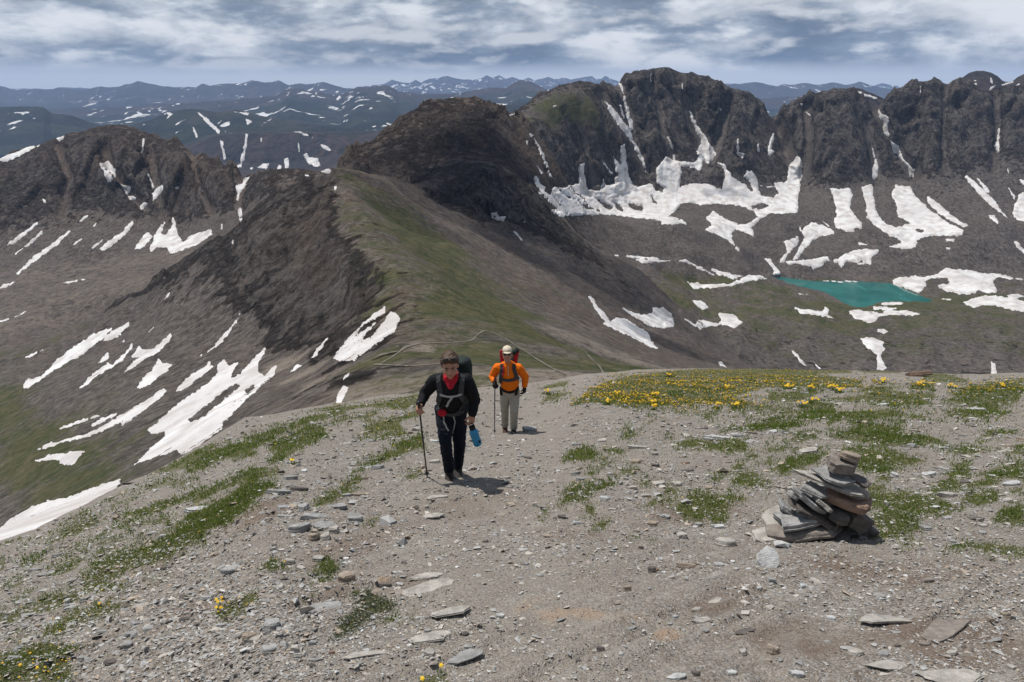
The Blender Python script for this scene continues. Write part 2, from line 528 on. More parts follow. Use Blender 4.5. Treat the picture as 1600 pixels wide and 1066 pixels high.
n2 = fbm(Pw * np.array([1, .9, .5]) / (36 * np.maximum(sc, .25))[:, None], 2, 0.6, seed=31, ridged=True)
n3 = fbm(Pw / (26 * np.maximum(sc, .25))[:, None], 2, 0.5, seed=41)
soft = fbm(Pf / (70 * np.maximum(sc, .3))[:, None], 4, 0.5, seed=51)
hump = np.where(REGI == 5, 1.0, 0.25)
jag = fbm(Pw * np.array([1, .5, .5]) / (60 * np.maximum(sc, .25))[:, None], 3, 0.6, seed=71, ridged=True)
FA = np.zeros(len(Pf))
rm_ = np.nonzero(rk > 0.06)[0]
Lf = np.maximum(sc, .25)[rm_][:, None]
Pr = Pf[rm_] + 10 * Lf * np.stack([vnoise(Pf[rm_] / 30 + 5, 13), vnoise(Pf[rm_] / 30 + 9, 14), vnoise(Pf[rm_] / 30 + 2, 15)], -1)
FA[rm_] = 15 * facets(Pr * np.array([1, .8, .55]) / (75 * Lf), 901) + 6.0 * facets(Pr * np.array([1, .8, .6]) / (27 * Lf), 911)
def proj(P):
    dep = P[:, 1] * CP - P[:, 2] * SP
    return CX + FPX * P[:, 0] / dep, CY - FPX * (P[:, 1] * SP + P[:, 2] * CP) / dep


# the gullies that hold the snow chutes, cut into the walls
GULLY = [([(940, 148), (965, 180), (985, 210), (992, 225), (1008, 268)], 'cirque', 26), ([(962, 125), (975, 150), (988, 202)], 'cirque', 20), ([(1072, 155), (1080, 180), (1092, 208), (1105, 245)], 'cirque', 26),
         ([(1368, 158), (1385, 200), (1392, 220), (1428, 272)], 'cirque', 32), ([(1205, 168), (1222, 205), (1238, 250)], 'cirque', 34), ([(1262, 170), (1264, 230), (1258, 275)], 'cirque', 26), ([(1355, 190), (1363, 230), (1371, 280)], 'cirque', 20),
         ([(826, 208), (845, 245), (862, 288)], 'cirque', 18), ([(1138, 160), (1125, 205), (1112, 245)], 'cirque', 28), ([(1030, 150), (1036, 200), (1050, 250)], 'cirque', 18), ([(1480, 130), (1475, 200), (1478, 265)], 'cirque', 16), ([(1558, 150), (1560, 210), (1552, 262)], 'cirque', 20),
         ([(905, 160), (915, 220), (930, 285)], 'cirque', 16), ([(165, 235), (172, 265), (200, 300), (225, 320)], 'left_mountain', 16), ([(235, 240), (245, 300), (255, 345)], 'left_mountain', 14), ([(90, 230), (110, 280), (90, 330)], 'left_mountain', 14), ([(380, 270), (372, 310), (375, 345)], 'left_mountain', 14), ([(300, 240), (310, 290), (330, 330)], 'left_mountain', 12)]
gx_, gy_ = proj(Pf)
cut = np.zeros(len(Pf))
for pl, rg, dep in GULLY:
    m = np.nonzero((REGI == REG.index(rg)) & (gx_ > min(q[0] for q in pl) - 30) & (gx_ < max(q[0] for q in pl) + 30) & (gy_ > pl[0][1] - 12) & (gy_ < pl[-1][1] + 16))[0]
    if not len(m):
        continue
    d2 = np.full(len(m), 1e9)
    for (x0, y0), (x1, y1) in zip(pl[:-1], pl[1:]):
        ex, ey = x1 - x0, y1 - y0
        t_ = np.clip(((gx_[m] - x0) * ex + (gy_[m] - y0) * ey) / (ex * ex + ey * ey), 0, 1)
        d2 = np.minimum(d2, (gx_[m] - x0 - t_ * ex) ** 2 + (gy_[m] - y0 - t_ * ey) ** 2)
    d2 = np.sqrt(d2) + 3.5 * fbm(Pf[m] / 40, 2, seed=77)
    cut[m] = np.maximum(cut[m], dep * np.exp(-(np.maximum(d2, 0) / 8.5) ** 2))
rk = rk * (1 - np.clip(cut / 22, 0, .75))
rock = rock * (1 - np.clip(cut / 22, 0, .8))
disp = -cut * sc + rk * sc * (32 * (n1 + 0.1) + 7 * n2 + 3.0 * n3 + 5.0 * jag + FA) + (1 - rk) * sc * (3.2 * soft * (1 + 4.2 * hump) + 0.5 * n3)
# keep the near part calm where the slope of the summit hides it
disp *= np.clip((Yf - 60) / 80, 0.05, 1)
dirr = np.stack([Nrm[:, 0] * Pf[:, 0] + Nrm[:, 1] * Pf[:, 1], Nrm[:, 2]], -1)      # keep every vertex in its own azimuth plane
rad = np.hypot(Pf[:, 0], Pf[:, 1])
dY = disp * (dirr[:, 0] / rad) * (Yf / rad) * 0.75
dZ = disp * np.maximum(Nrm[:, 2], 0.45)
Yn = Yf + dY
Zn = Pf[:, 2] + dZ
Xn = AA.ravel() * Yn

# lake bed
LAKE_Z = -399.0
_lk = np.array([(1205, 436), (1222, 432), (1240, 435), (1272, 439), (1330, 438), (1375, 441), (1396, 443), (1420, 454), (1443, 463), (1461, 470), (1452, 473),
                (1398, 472), (1371, 474), (1364, 479), (1348, 482), (1330, 480), (1314, 472), (1303, 465), (1285, 458), (1258, 452), (1231, 445), (1213, 440)], float)
_la, _lt = ray(_lk[:, 0], _lk[:, 1])
LAKE = np.stack([_la * LAKE_Z / _lt, LAKE_Z / _lt], -1)


def poly_sd(P, poly):
    """signed distance to a closed polygon, positive inside"""
    x, y = P[:, 0], P[:, 1]
    best = np.full(len(P), 1e18)
    ins = np.zeros(len(P), bool)
    n = len(poly)
    for i in range(n):
        ax, ay = poly[i]; bx, by = poly[(i + 1) % n]
        ex, ey = bx - ax, by - ay
        L = ex * ex + ey * ey
        if L == 0:
            continue
        t = np.clip(((x - ax) * ex + (y - ay) * ey) / L, 0, 1)
        best = np.minimum(best, (x - ax - t * ex) ** 2 + (y - ay - t * ey) ** 2)
        c = (ay > y) != (by > y)
        if c.any() and ey != 0:
            ins ^= c & (x < ex * (y - ay) / ey + ax)
    d = np.sqrt(best)
    return np.where(ins, d, -d)


near = (np.abs(Xn - LAKE[:, 0].mean()) < 420) & (np.abs(Yn - LAKE[:, 1].mean()) < 330)
idx = np.nonzero(near)[0]
sdl = poly_sd(np.stack([Xn[idx], Yn[idx]], -1), LAKE)
shore = LAKE_Z + 0.4 - sdl * 0.16
wl = np.clip((sdl + 70) / 60, 0, 1)
Zn[idx] = np.where(sdl > -70, Zn[idx] * (1 - wl) + np.where(sdl > 0, shore, LAKE_Z + 0.4 + (-sdl) * 0.05 + np.maximum(Zn[idx] - LAKE_Z, 0) * 0.3) * wl, Zn[idx])
PT = np.stack([Xn, Yn, Zn], -1)

COLT = (PT[:, 2] / PT[:, 1]).reshape(NC, NR)
COLY = PT[:, 1].reshape(NC, NR)
CMAX = np.maximum.accumulate(COLT, axis=1)


def hit_terrain(px, py):
    """distance of the first mountain surface behind photograph pixels"""
    a, t = ray(px, py)
    ci = np.clip((a - a_col[0]) / (a_col[1] - a_col[0]), 0, NC - 1.001)
    i0 = ci.astype(int)
    fr = ci - i0
    res = []
    for i in (i0, i0 + 1):
        yy = np.full(len(t), np.nan)
        for c in np.unique(i):
            m = np.nonzero(i == c)[0]
            k = np.searchsorted(CMAX[c], t[m], side='left')
            ok = (k > 0) & (k < NR)
            kk = np.clip(k, 1, NR - 1)
            t0, t1 = CMAX[c][kk - 1], CMAX[c][kk]
            tk0 = COLT[c][kk - 1]
            f = np.clip((t[m] - tk0) / np.maximum(COLT[c][kk] - tk0, 1e-9), 0, 1)
            y = COLY[c][kk - 1] * (1 - f) + COLY[c][kk] * f
            yy[m] = np.where(ok, y, np.nan)
        res.append(yy)
    d = np.abs(res[0] - res[1]) / np.minimum(res[0], res[1])
    out = np.where(d < 0.05, res[0] * (1 - fr) + res[1] * fr, np.where(fr < .5, res[0], res[1]))
    return a, t, out

# ------------------------------------------------------------------ mountain materials
def terrain_material():
    m, t = mat('mountain_ground')
    P = t.node('ShaderNodeTexCoord').outputs['Object']
    at = t.attr('cover')
    sp = t.node('ShaderNodeSeparateColor')
    t.put(sp.inputs[0], at.outputs['Color'])
    rock, grass, brown = sp.outputs[0], sp.outputs[1], sp.outputs[2]
    nA = t.noise(P, 0.012, 8.0, 0.62)
    nB = t.noise(P, 0.07, 8.0, 0.65)
    nS = t.noise(t.scalevec(P, (1.0, 1.0, 0.22)), 0.05, 9.0, 0.68, 0.6)
    nF = t.noise(P, 0.6, 6.0, 0.7)
    nG = t.noise(P, 0.17, 5.0, 0.72)
    fl = t.attr('flow').outputs['Fac']
    st1 = t.noise(t.scalevec(P, (0.16, 0.5, 0.16)), 0.7, 5.0, 0.68, 0.4)
    st2 = t.noise(t.scalevec(P, (0.5, 0.16, 0.16)), 0.45, 5.0, 0.68, 0.4)
    st = t.math('ADD', t.math('MULTIPLY', st1, fl), t.math('MULTIPLY', st2, t.math('SUBTRACT', 1.0, fl)))
    # scree
    scree = t.mix(t.ramp(nA, 0.35, 0.65), (0.0842, 0.0730, 0.0662), (0.0506, 0.0440, 0.0403))
    scree = t.mix(t.math('MULTIPLY', t.ramp(nB, 0.38, 0.66), t.math('MULTIPLY', brown, 0.9)), scree, (0.1263, 0.0800, 0.0576))
    scree = t.mix(t.math('MULTIPLY', t.ramp(nF, 0.50, 0.72), 0.5), scree, (0.2106, 0.1900, 0.1707))
    scree = t.mix(t.math('MULTIPLY', t.ramp(nF, 0.28, 0.44, 1.0, 0.0), 0.6), scree, (0.0316, 0.0280, 0.0250))
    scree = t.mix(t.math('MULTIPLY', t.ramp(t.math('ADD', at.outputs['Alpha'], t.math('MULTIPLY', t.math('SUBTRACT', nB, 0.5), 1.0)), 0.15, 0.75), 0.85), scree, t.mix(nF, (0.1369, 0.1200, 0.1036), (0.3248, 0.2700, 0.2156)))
    scree = t.mix(t.math('MULTIPLY', t.ramp(st, 0.46, 0.62), 0.55), scree, (0.1527, 0.1350, 0.1209))
    scree = t.mix(t.math('MULTIPLY', t.ramp(st, 0.36, 0.48, 1.0, 0.0), 0.6), scree, (0.0316, 0.0270, 0.0250))
    scree = t.mix(t.math('MULTIPLY', t.ramp(nG, 0.50, 0.62), 0.50), scree, (0.1737, 0.1530, 0.1363))
    scree = t.mix(t.math('MULTIPLY', t.ramp(nG, 0.36, 0.47, 1.0, 0.0), 0.55), scree, (0.0274, 0.0240, 0.0220))
    # cliffs: dark cleft rock, steep joints
    joint = t.noise(t.scalevec(P, (1.0, 1.0, 0.16)), 0.085, 7.0, 0.62, 0.9, 'RIDGED_MULTIFRACTAL')
    cliff = t.mix(t.ramp(nS, 0.40, 0.60), (0.0316, 0.0280, 0.0268), (0.1243, 0.1100, 0.0997))
    cliff = t.mix(t.math('MULTIPLY', t.ramp(nA, 0.48, 0.66), 0.5), cliff, (0.0842, 0.0660, 0.0537))
    cliff = t.mix(t.math('MULTIPLY', t.ramp(nF, 0.50, 0.66), 0.5), cliff, (0.2000, 0.1820, 0.1650))
    cliff = t.mix(t.math('MULTIPLY', t.ramp(nB, 0.36, 0.47, 1.0, 0.0), 0.75), cliff, (0.0168, 0.0150, 0.0154))
    cliff = t.mix(t.math('MULTIPLY', t.ramp(nG, 0.52, 0.62), 0.55), cliff, (0.1948, 0.1750, 0.1583))
    cliff = t.mix(t.math('MULTIPLY', t.ramp(nG, 0.38, 0.47, 1.0, 0.0), 0.6), cliff, (0.0168, 0.0150, 0.0144))
    rmask = t.ramp(t.math('ADD', rock, t.math('MULTIPLY', t.math('SUBTRACT', nB, 0.5), 0.9)), 0.36, 0.58)
    c = t.mix(rmask, scree, cliff)
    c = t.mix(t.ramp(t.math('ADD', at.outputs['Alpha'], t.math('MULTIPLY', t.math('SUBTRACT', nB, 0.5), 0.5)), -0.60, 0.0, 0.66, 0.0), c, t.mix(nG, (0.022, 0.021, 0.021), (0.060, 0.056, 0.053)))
    # turf
    turf = t.mix(t.ramp(nB, 0.35, 0.65), (0.042, 0.054, 0.020), (0.0800, 0.0760, 0.0346))
    turf = t.mix(t.math('MULTIPLY', t.ramp(nF, 0.52, 0.72), 0.5), turf, (0.1421, 0.1220, 0.0815))
    turf = t.mix(t.math('MULTIPLY', t.ramp(nG, 0.50, 0.64), 0.40), turf, (0.1316, 0.1100, 0.0719))
    turf = t.mix(t.math('MULTIPLY', t.ramp(nG, 0.38, 0.47, 1.0, 0.0), 0.55), turf, (0.024, 0.034, 0.012))
    gm = t.math('ADD', grass, t.math('MULTIPLY', t.math('SUBTRACT', t.noise(P, 0.022, 9.0, 0.7), 0.5), 1.3))
    gmask = t.math('MULTIPLY', t.ramp(t.math('SUBTRACT', gm, t.math('MULTIPLY', t.ramp(nF, 0.42, 0.62), 0.16)), 0.26, 0.52), 0.90)
    c = t.mix(gmask, c, turf)
    c = t.mix(t.math('MULTIPLY', t.ramp(t.math('ADD', brown, t.math('MULTIPLY', t.math('SUBTRACT', nA, 0.5), 1.6)), 0.45, 1.05), t.math('MULTIPLY', t.math('SUBTRACT', 1.0, gmask), 0.45)), c, t.mix(nG, (0.060, 0.042, 0.032), (0.155, 0.112, 0.085)))
    h = t.math('ADD', t.math('MULTIPLY', nS, t.math('MULTIPLY', rmask, 16.0)), t.math('MULTIPLY', joint, t.math('MULTIPLY', rmask, 2.4)))
    h = t.math('ADD', h, t.math('MULTIPLY', nB, t.math('ADD', t.math('MULTIPLY', rmask, 7.0), 1.8)))
    h = t.math('ADD', h, t.math('MULTIPLY', nF, 0.6))
    h = t.math('ADD', h, t.math('MULTIPLY', nG, t.math('ADD', t.math('MULTIPLY', rmask, 3.0), 1.6)))
    bp = t.bump(h, 1.0, 1.0)
    t.principled(c, 0.95, bp, 0.08)
    return m


M_TERR = terrain_material()
TF = grid_faces(NC, NR)[:, ::-1]
# which way the slope falls: across the view (ridge flanks) or towards it (cirque)
Ns = Nrm.reshape(NC, NR, 3)
flow = np.clip(0.5 + (np.abs(Nrm[:, 0]) - np.abs(Nrm[:, 1])) * 3.0, 0, 1)
flow = np.repeat(flow[:, None], 3, 1)
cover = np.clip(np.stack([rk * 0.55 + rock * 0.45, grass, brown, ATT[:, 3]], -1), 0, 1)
# lake floor and shore carry no turf
NAMES = {'valley': ('valley_floor', 'brown gravel valley floor crossed by faint tracks below the snow-streaked mountain'),
         'ridge': ('ridge', 'grassy mountain ridge with a dark rocky flank, rising from the saddle behind the hikers'),
         'left_mountain': ('mountain', 'broad brown mountain with a jagged top and thin diagonal snow streaks'),
         'peak': ('mountain', 'dark pyramid-shaped peak at the end of the grassy ridge'),
         'cirque': ('mountain', 'long dark cliff wall with snow gullies above the lake'),
         'basin': ('valley_floor', 'grey hummocky basin floor round the turquoise lake')}
fr = REGI[TF[:, 0]]
for ri, rn in enumerate(REG):
    F = TF[fr == ri]
    if not len(F):
        continue
    used, inv = np.unique(F, return_inverse=True)
    o = mesh_obj(NAMES[rn][0], PT[used], inv.reshape(F.shape), M_TERR, cols={'cover': cover[used], 'flow': flow[used]})
    tag(o, NAMES[rn][1], kind='structure')

# ------------------------------------------------------------------ far hills and ranges
def far_material():
    m, t = mat('far_hills')
    P = t.node('ShaderNodeTexCoord').outputs['Object']
    at = t.attr('cover')
    sp = t.node('ShaderNodeSeparateColor')
    t.put(sp.inputs[0], at.outputs['Color'])
    rock, green, snow = sp.outputs[0], sp.outputs[1], sp.outputs[2]
    nA = t.noise(P, 0.0016, 8.0, 0.6)
    nB = t.noise(P, 0.006, 8.0, 0.65)
    nV = t.noise(t.scalevec(P, (1, .6, 0.25)), 0.012, 8.0, 0.65)
    c = t.mix(t.ramp(nA, 0.35, 0.65), (0.048, 0.041, 0.040), (0.090, 0.068, 0.060))
    c = t.mix(t.math('MULTIPLY', rock, t.ramp(nV, 0.38, 0.62)), c, (0.040, 0.037, 0.037))
    gm = t.ramp(t.math('ADD', green, t.math('MULTIPLY', t.math('SUBTRACT', nB, 0.5), 0.9)), 0.35, 0.6)
    c = t.mix(gm, c, t.mix(t.ramp(nA, 0.4, 0.6), (0.016, 0.021, 0.015), (0.040, 0.043, 0.028)))
    ns = t.noise(t.scalevec(P, (1, 0.45, 1.3)), 0.0034, 6.0, 0.58, 0.8)
    nb = t.noise(P, 0.0007, 3.0, 0.5)
    sm = t.math('ADD', ns, t.math('MULTIPLY', t.math('SUBTRACT', nb, 0.5), 0.22))
    sm = t.math('ADD', sm, t.math('MULTIPLY', t.math('SUBTRACT', snow, 0.5), 0.22))
    smask = t.math('MULTIPLY', t.ramp(sm, 0.605, 0.635), t.math('GREATER_THAN', snow, 0.03))
    c = t.mix(smask, c, (0.78, 0.78, 0.78))
    nC = t.noise(P, 0.02, 6.0, 0.7)
    c = t.mix(t.math('MULTIPLY', t.ramp(nC, 0.36, 0.48, 1.0, 0.0), t.math('SUBTRACT', 0.6, t.math('MULTIPLY', smask, 0.6))), c, (0.014, 0.016, 0.016))
    bp = t.bump(t.math('ADD', nB, t.math('MULTIPLY', nC, 0.4)), 0.9, 90.0)
    t.principled(c, 0.95, bp, 0.1)
    return m


M_FAR = far_material()


def loft(name, label, rows, n_col, sub, amp, L, seed, px_range):
    """a range of hills: rows of (pixel profile, distance, rock, green, snow), back to front"""
    px = np.linspace(px_range[0], px_range[1], n_col)
    P, T = [], []
    for prof, Y, rk_, gr_, sn_ in rows:
        pr = np.array(prof, float)
        py = np.interp(px, pr[:, 0], pr[:, 1])
        a, t_ = ray(px, py)
        P.append(np.stack([a * Y, Y + 0 * a, t_ * Y], -1))
        T.append(np.tile([rk_, gr_, sn_], (n_col, 1)))
    V, A, S = [], [], []
    for i in range(len(rows) - 1):
        n = sub[i]
        for j in range(n + (i == len(rows) - 2)):
            f = j / n
            V.append(P[i] * (1 - f) + P[i + 1] * f)
            A.append(T[i] * (1 - f) + T[i + 1] * f)
            S.append(np.full(n_col, 1.0 if 0 < j < n else 0.55))
    nr = len(V)
    V = np.concatenate(V); A = np.concatenate(A); S = np.concatenate(S)
    Q = V + L * 0.35 * np.stack([vnoise(V / L, seed), vnoise(V / L + 7, seed + 1), 0 * V[:, 0]], -1)
    d = fbm(Q * np.array([1, 0.55, 0.3]) / L, 6, 0.55, seed=seed, ridged=True)
    V[:, 2] += amp * d * S * (0.4 + 0.6 * A[:, 0])
    o = mesh_obj(name, V, grid_faces(nr, n_col), M_FAR, cols={'cover': A})
    return tag(o, label, kind='structure')


def low(prof, d):
    return [(x, y + d) for x, y in prof]


F1 = [(-400, 140), (560, 140), (601, 132), (612, 125), (626, 129), (640, 131), (650, 125), (657, 130), (671, 125), (685, 126), (700, 122), (724, 126), (741, 127),
      (752, 123), (762, 118), (768, 122), (780, 119), (790, 124), (801, 121), (817, 126), (825, 122), (836, 126), (857, 119), (867, 123), (881, 121), (893, 124),
      (913, 121), (925, 120), (930, 125), (941, 124), (946, 119), (952, 124), (970, 130), (1100, 137), (1360, 138), (1380, 134), (1410, 139), (2000, 139)]
loft('mountain_range', 'jagged blue mountain range on the horizon, furthest of all', [(low(F1, 12), 33000, .5, 0, 0), (F1, 30000, 1, 0, .55), (low(F1, 14), 28000, .8, .1, .6), (low(F1, 30), 25500, .2, .6, .1)],
     800, (3, 16, 8), 150, 2200, 101, (-260, 1860))
F2 = [(-300, 140), (0, 137), (20, 142), (44, 142), (78, 141), (101, 136), (115, 140), (135, 141), (157, 138), (172, 140), (196, 136), (216, 131), (233, 135), (257, 138),
      (284, 137), (306, 138), (317, 132), (329, 136), (355, 133), (378, 134), (395, 130), (410, 131), (423, 131), (436, 126), (451, 134), (468, 131), (480, 133), (507, 130), (525, 136),
      (544, 143), (600, 146), (800, 150), (1100, 140), (1134, 131), (1156, 132), (1180, 129), (1197, 132), (1215, 134), (1224, 130), (1236, 132), (1257, 129), (1278, 133),
      (1302, 132), (1320, 134), (1344, 131), (1362, 134), (1376, 138), (1390, 140), (1500, 140), (2000, 138)]
loft('mountain_range', 'long blue-purple mountain range with small snow flecks above the dark forest', [(low(F2, 14), 23000, .5, 0, 0), (F2, 20000, 1, 0, .38), (low(F2, 18), 18600, .7, .2, .42), (low(F2, 44), 15500, .2, .9, .1)],
     800, (3, 18, 12), 115, 1500, 131, (-260, 1860))
F3 = [(-300, 174), (0, 172), (100, 172), (200, 166), (300, 163), (388, 156), (429, 152), (445, 142), (453, 139), (462, 141), (473, 142), (486, 146), (500, 148), (530, 151), (545, 143),
      (560, 136), (580, 137), (605, 135), (616, 140), (622, 145), (660, 150), (700, 148), (720, 147), (738, 143), (766, 138), (790, 139), (805, 131), (815, 128), (832, 132), (857, 141),
      (880, 150), (1100, 158), (1240, 155), (1500, 158), (2000, 160)]
loft('mountain_range', 'dark blue-green hills with a red-brown mesa and scattered snow patches', [(low(F3, 10), 15000, .5, 0, 0), (F3, 13000, .9, .0, .40), (low(F3, 14), 12300, .5, .5, .50), (low(F3, 34), 10000, .1, .9, .56), (low(F3, 70), 7800, .1, .9, .50), (low(F3, 100), 7000, .1, .9, .30)],
     700, (3, 10, 14, 12, 3), 75, 900, 151, (-260, 1860))
F4 = [(-300, 172), (0, 168), (34, 167), (68, 168), (81, 178), (111, 181), (155, 196), (175, 205), (203, 197), (236, 188), (260, 176), (294, 170), (316, 172), (338, 176), (355, 173), (371, 171),
      (405, 180), (440, 188), (500, 196), (560, 202), (620, 206), (700, 200), (760, 168), (830, 160), (900, 200), (2000, 200)]
loft('hill', 'rounded dark green hills flecked with snow behind the brown mountain', [(low(F4, 8), 8200, .3, .3, 0), (F4, 7400, .25, .55, .42), (low(F4, 22), 6900, .3, .6, .46), (low(F4, 75), 5900, .1, .9, .30)],
     560, (3, 16, 12), 26, 420, 171, (-260, 1100))
F5t = [(100, 240), (287, 226), (320, 213), (338, 210), (371, 207), (456, 205), (500, 206), (560, 207), (619, 201), (660, 205), (760, 215)]
F5r = [(100, 262), (287, 236), (338, 213), (371, 211), (456, 209), (500, 210), (560, 214), (619, 208), (660, 214), (760, 222)]
F5b = [(100, 285), (300, 262), (338, 258), (371, 257), (400, 256), (456, 254), (500, 247), (560, 236), (619, 226), (760, 240)]
loft('hill', 'pale green plateau ending in a grey cliff with snow at its foot', [(low(F5t, 4), 7600, .2, .6, 0), (F5t, 6300, .1, .5, .2), (F5r, 5500, .3, .45, .12), (F5b, 5280, 1.2, .0, .05), (low(F5b, 24), 4500, .2, .25, .22), (low(F5b, 80), 3900, .2, .3, .1)],
     420, (3, 8, 22, 12, 6), 30, 190, 191, (100, 760))
F6 = [(1180, 190), (1290, 160), (1320, 141), (1330, 138), (1345, 140), (1375, 153), (1400, 165), (1460, 160), (1485, 140), (1502, 124), (1514, 115), (1526, 111), (1538, 111), (1547, 114), (1558, 120), (1567, 128), (1579, 130), (1590, 122),
      (1600, 117), (1640, 108), (1720, 100), (1850, 120)]
loft('mountain', 'grey mountain top with snow streaks showing over the dark cliff wall', [(low(F6, 30), 3700, .4, 0, 0), (F6, 3300, .5, 0, .1), (low(F6, 40), 3050, .6, 0, .1), (low(F6, 160), 2800, .5, 0, 0)],
     260, (4, 22, 8), 16, 160, 211, (1180, 1850))
F6R = [(1150, 200), (1850, 200)]

# ------------------------------------------------------------------ snow patches lying on the mountains
def snow_material():
    m, t = mat('snow')
    P = t.node('ShaderNodeTexCoord').outputs['Object']
    n1 = t.noise(P, 0.05, 6.0, 0.6)
    n2 = t.noise(P, 0.5, 5.0, 0.6)
    c = t.mix(t.ramp(n1, 0.40, 0.66), (0.68, 0.675, 0.67), (0.46, 0.425, 0.405))
    c = t.mix(t.math('MULTIPLY', t.ramp(n2, 0.6, 0.75), 0.5), c, (0.33, 0.30, 0.28))
    n3 = t.noise(P, 0.011, 5.0, 0.6)
    c = t.mix(t.math('MULTIPLY', t.ramp(n3, 0.45, 0.62), 0.45), c, (0.50, 0.47, 0.46))
    h = t.math('ADD', t.math('MULTIPLY', n1, 5.0), t.math('MULTIPLY', n2, 0.9))
    t.principled(c, 0.7, t.bump(h, 0.7, 1.0), 0.25)
    return m


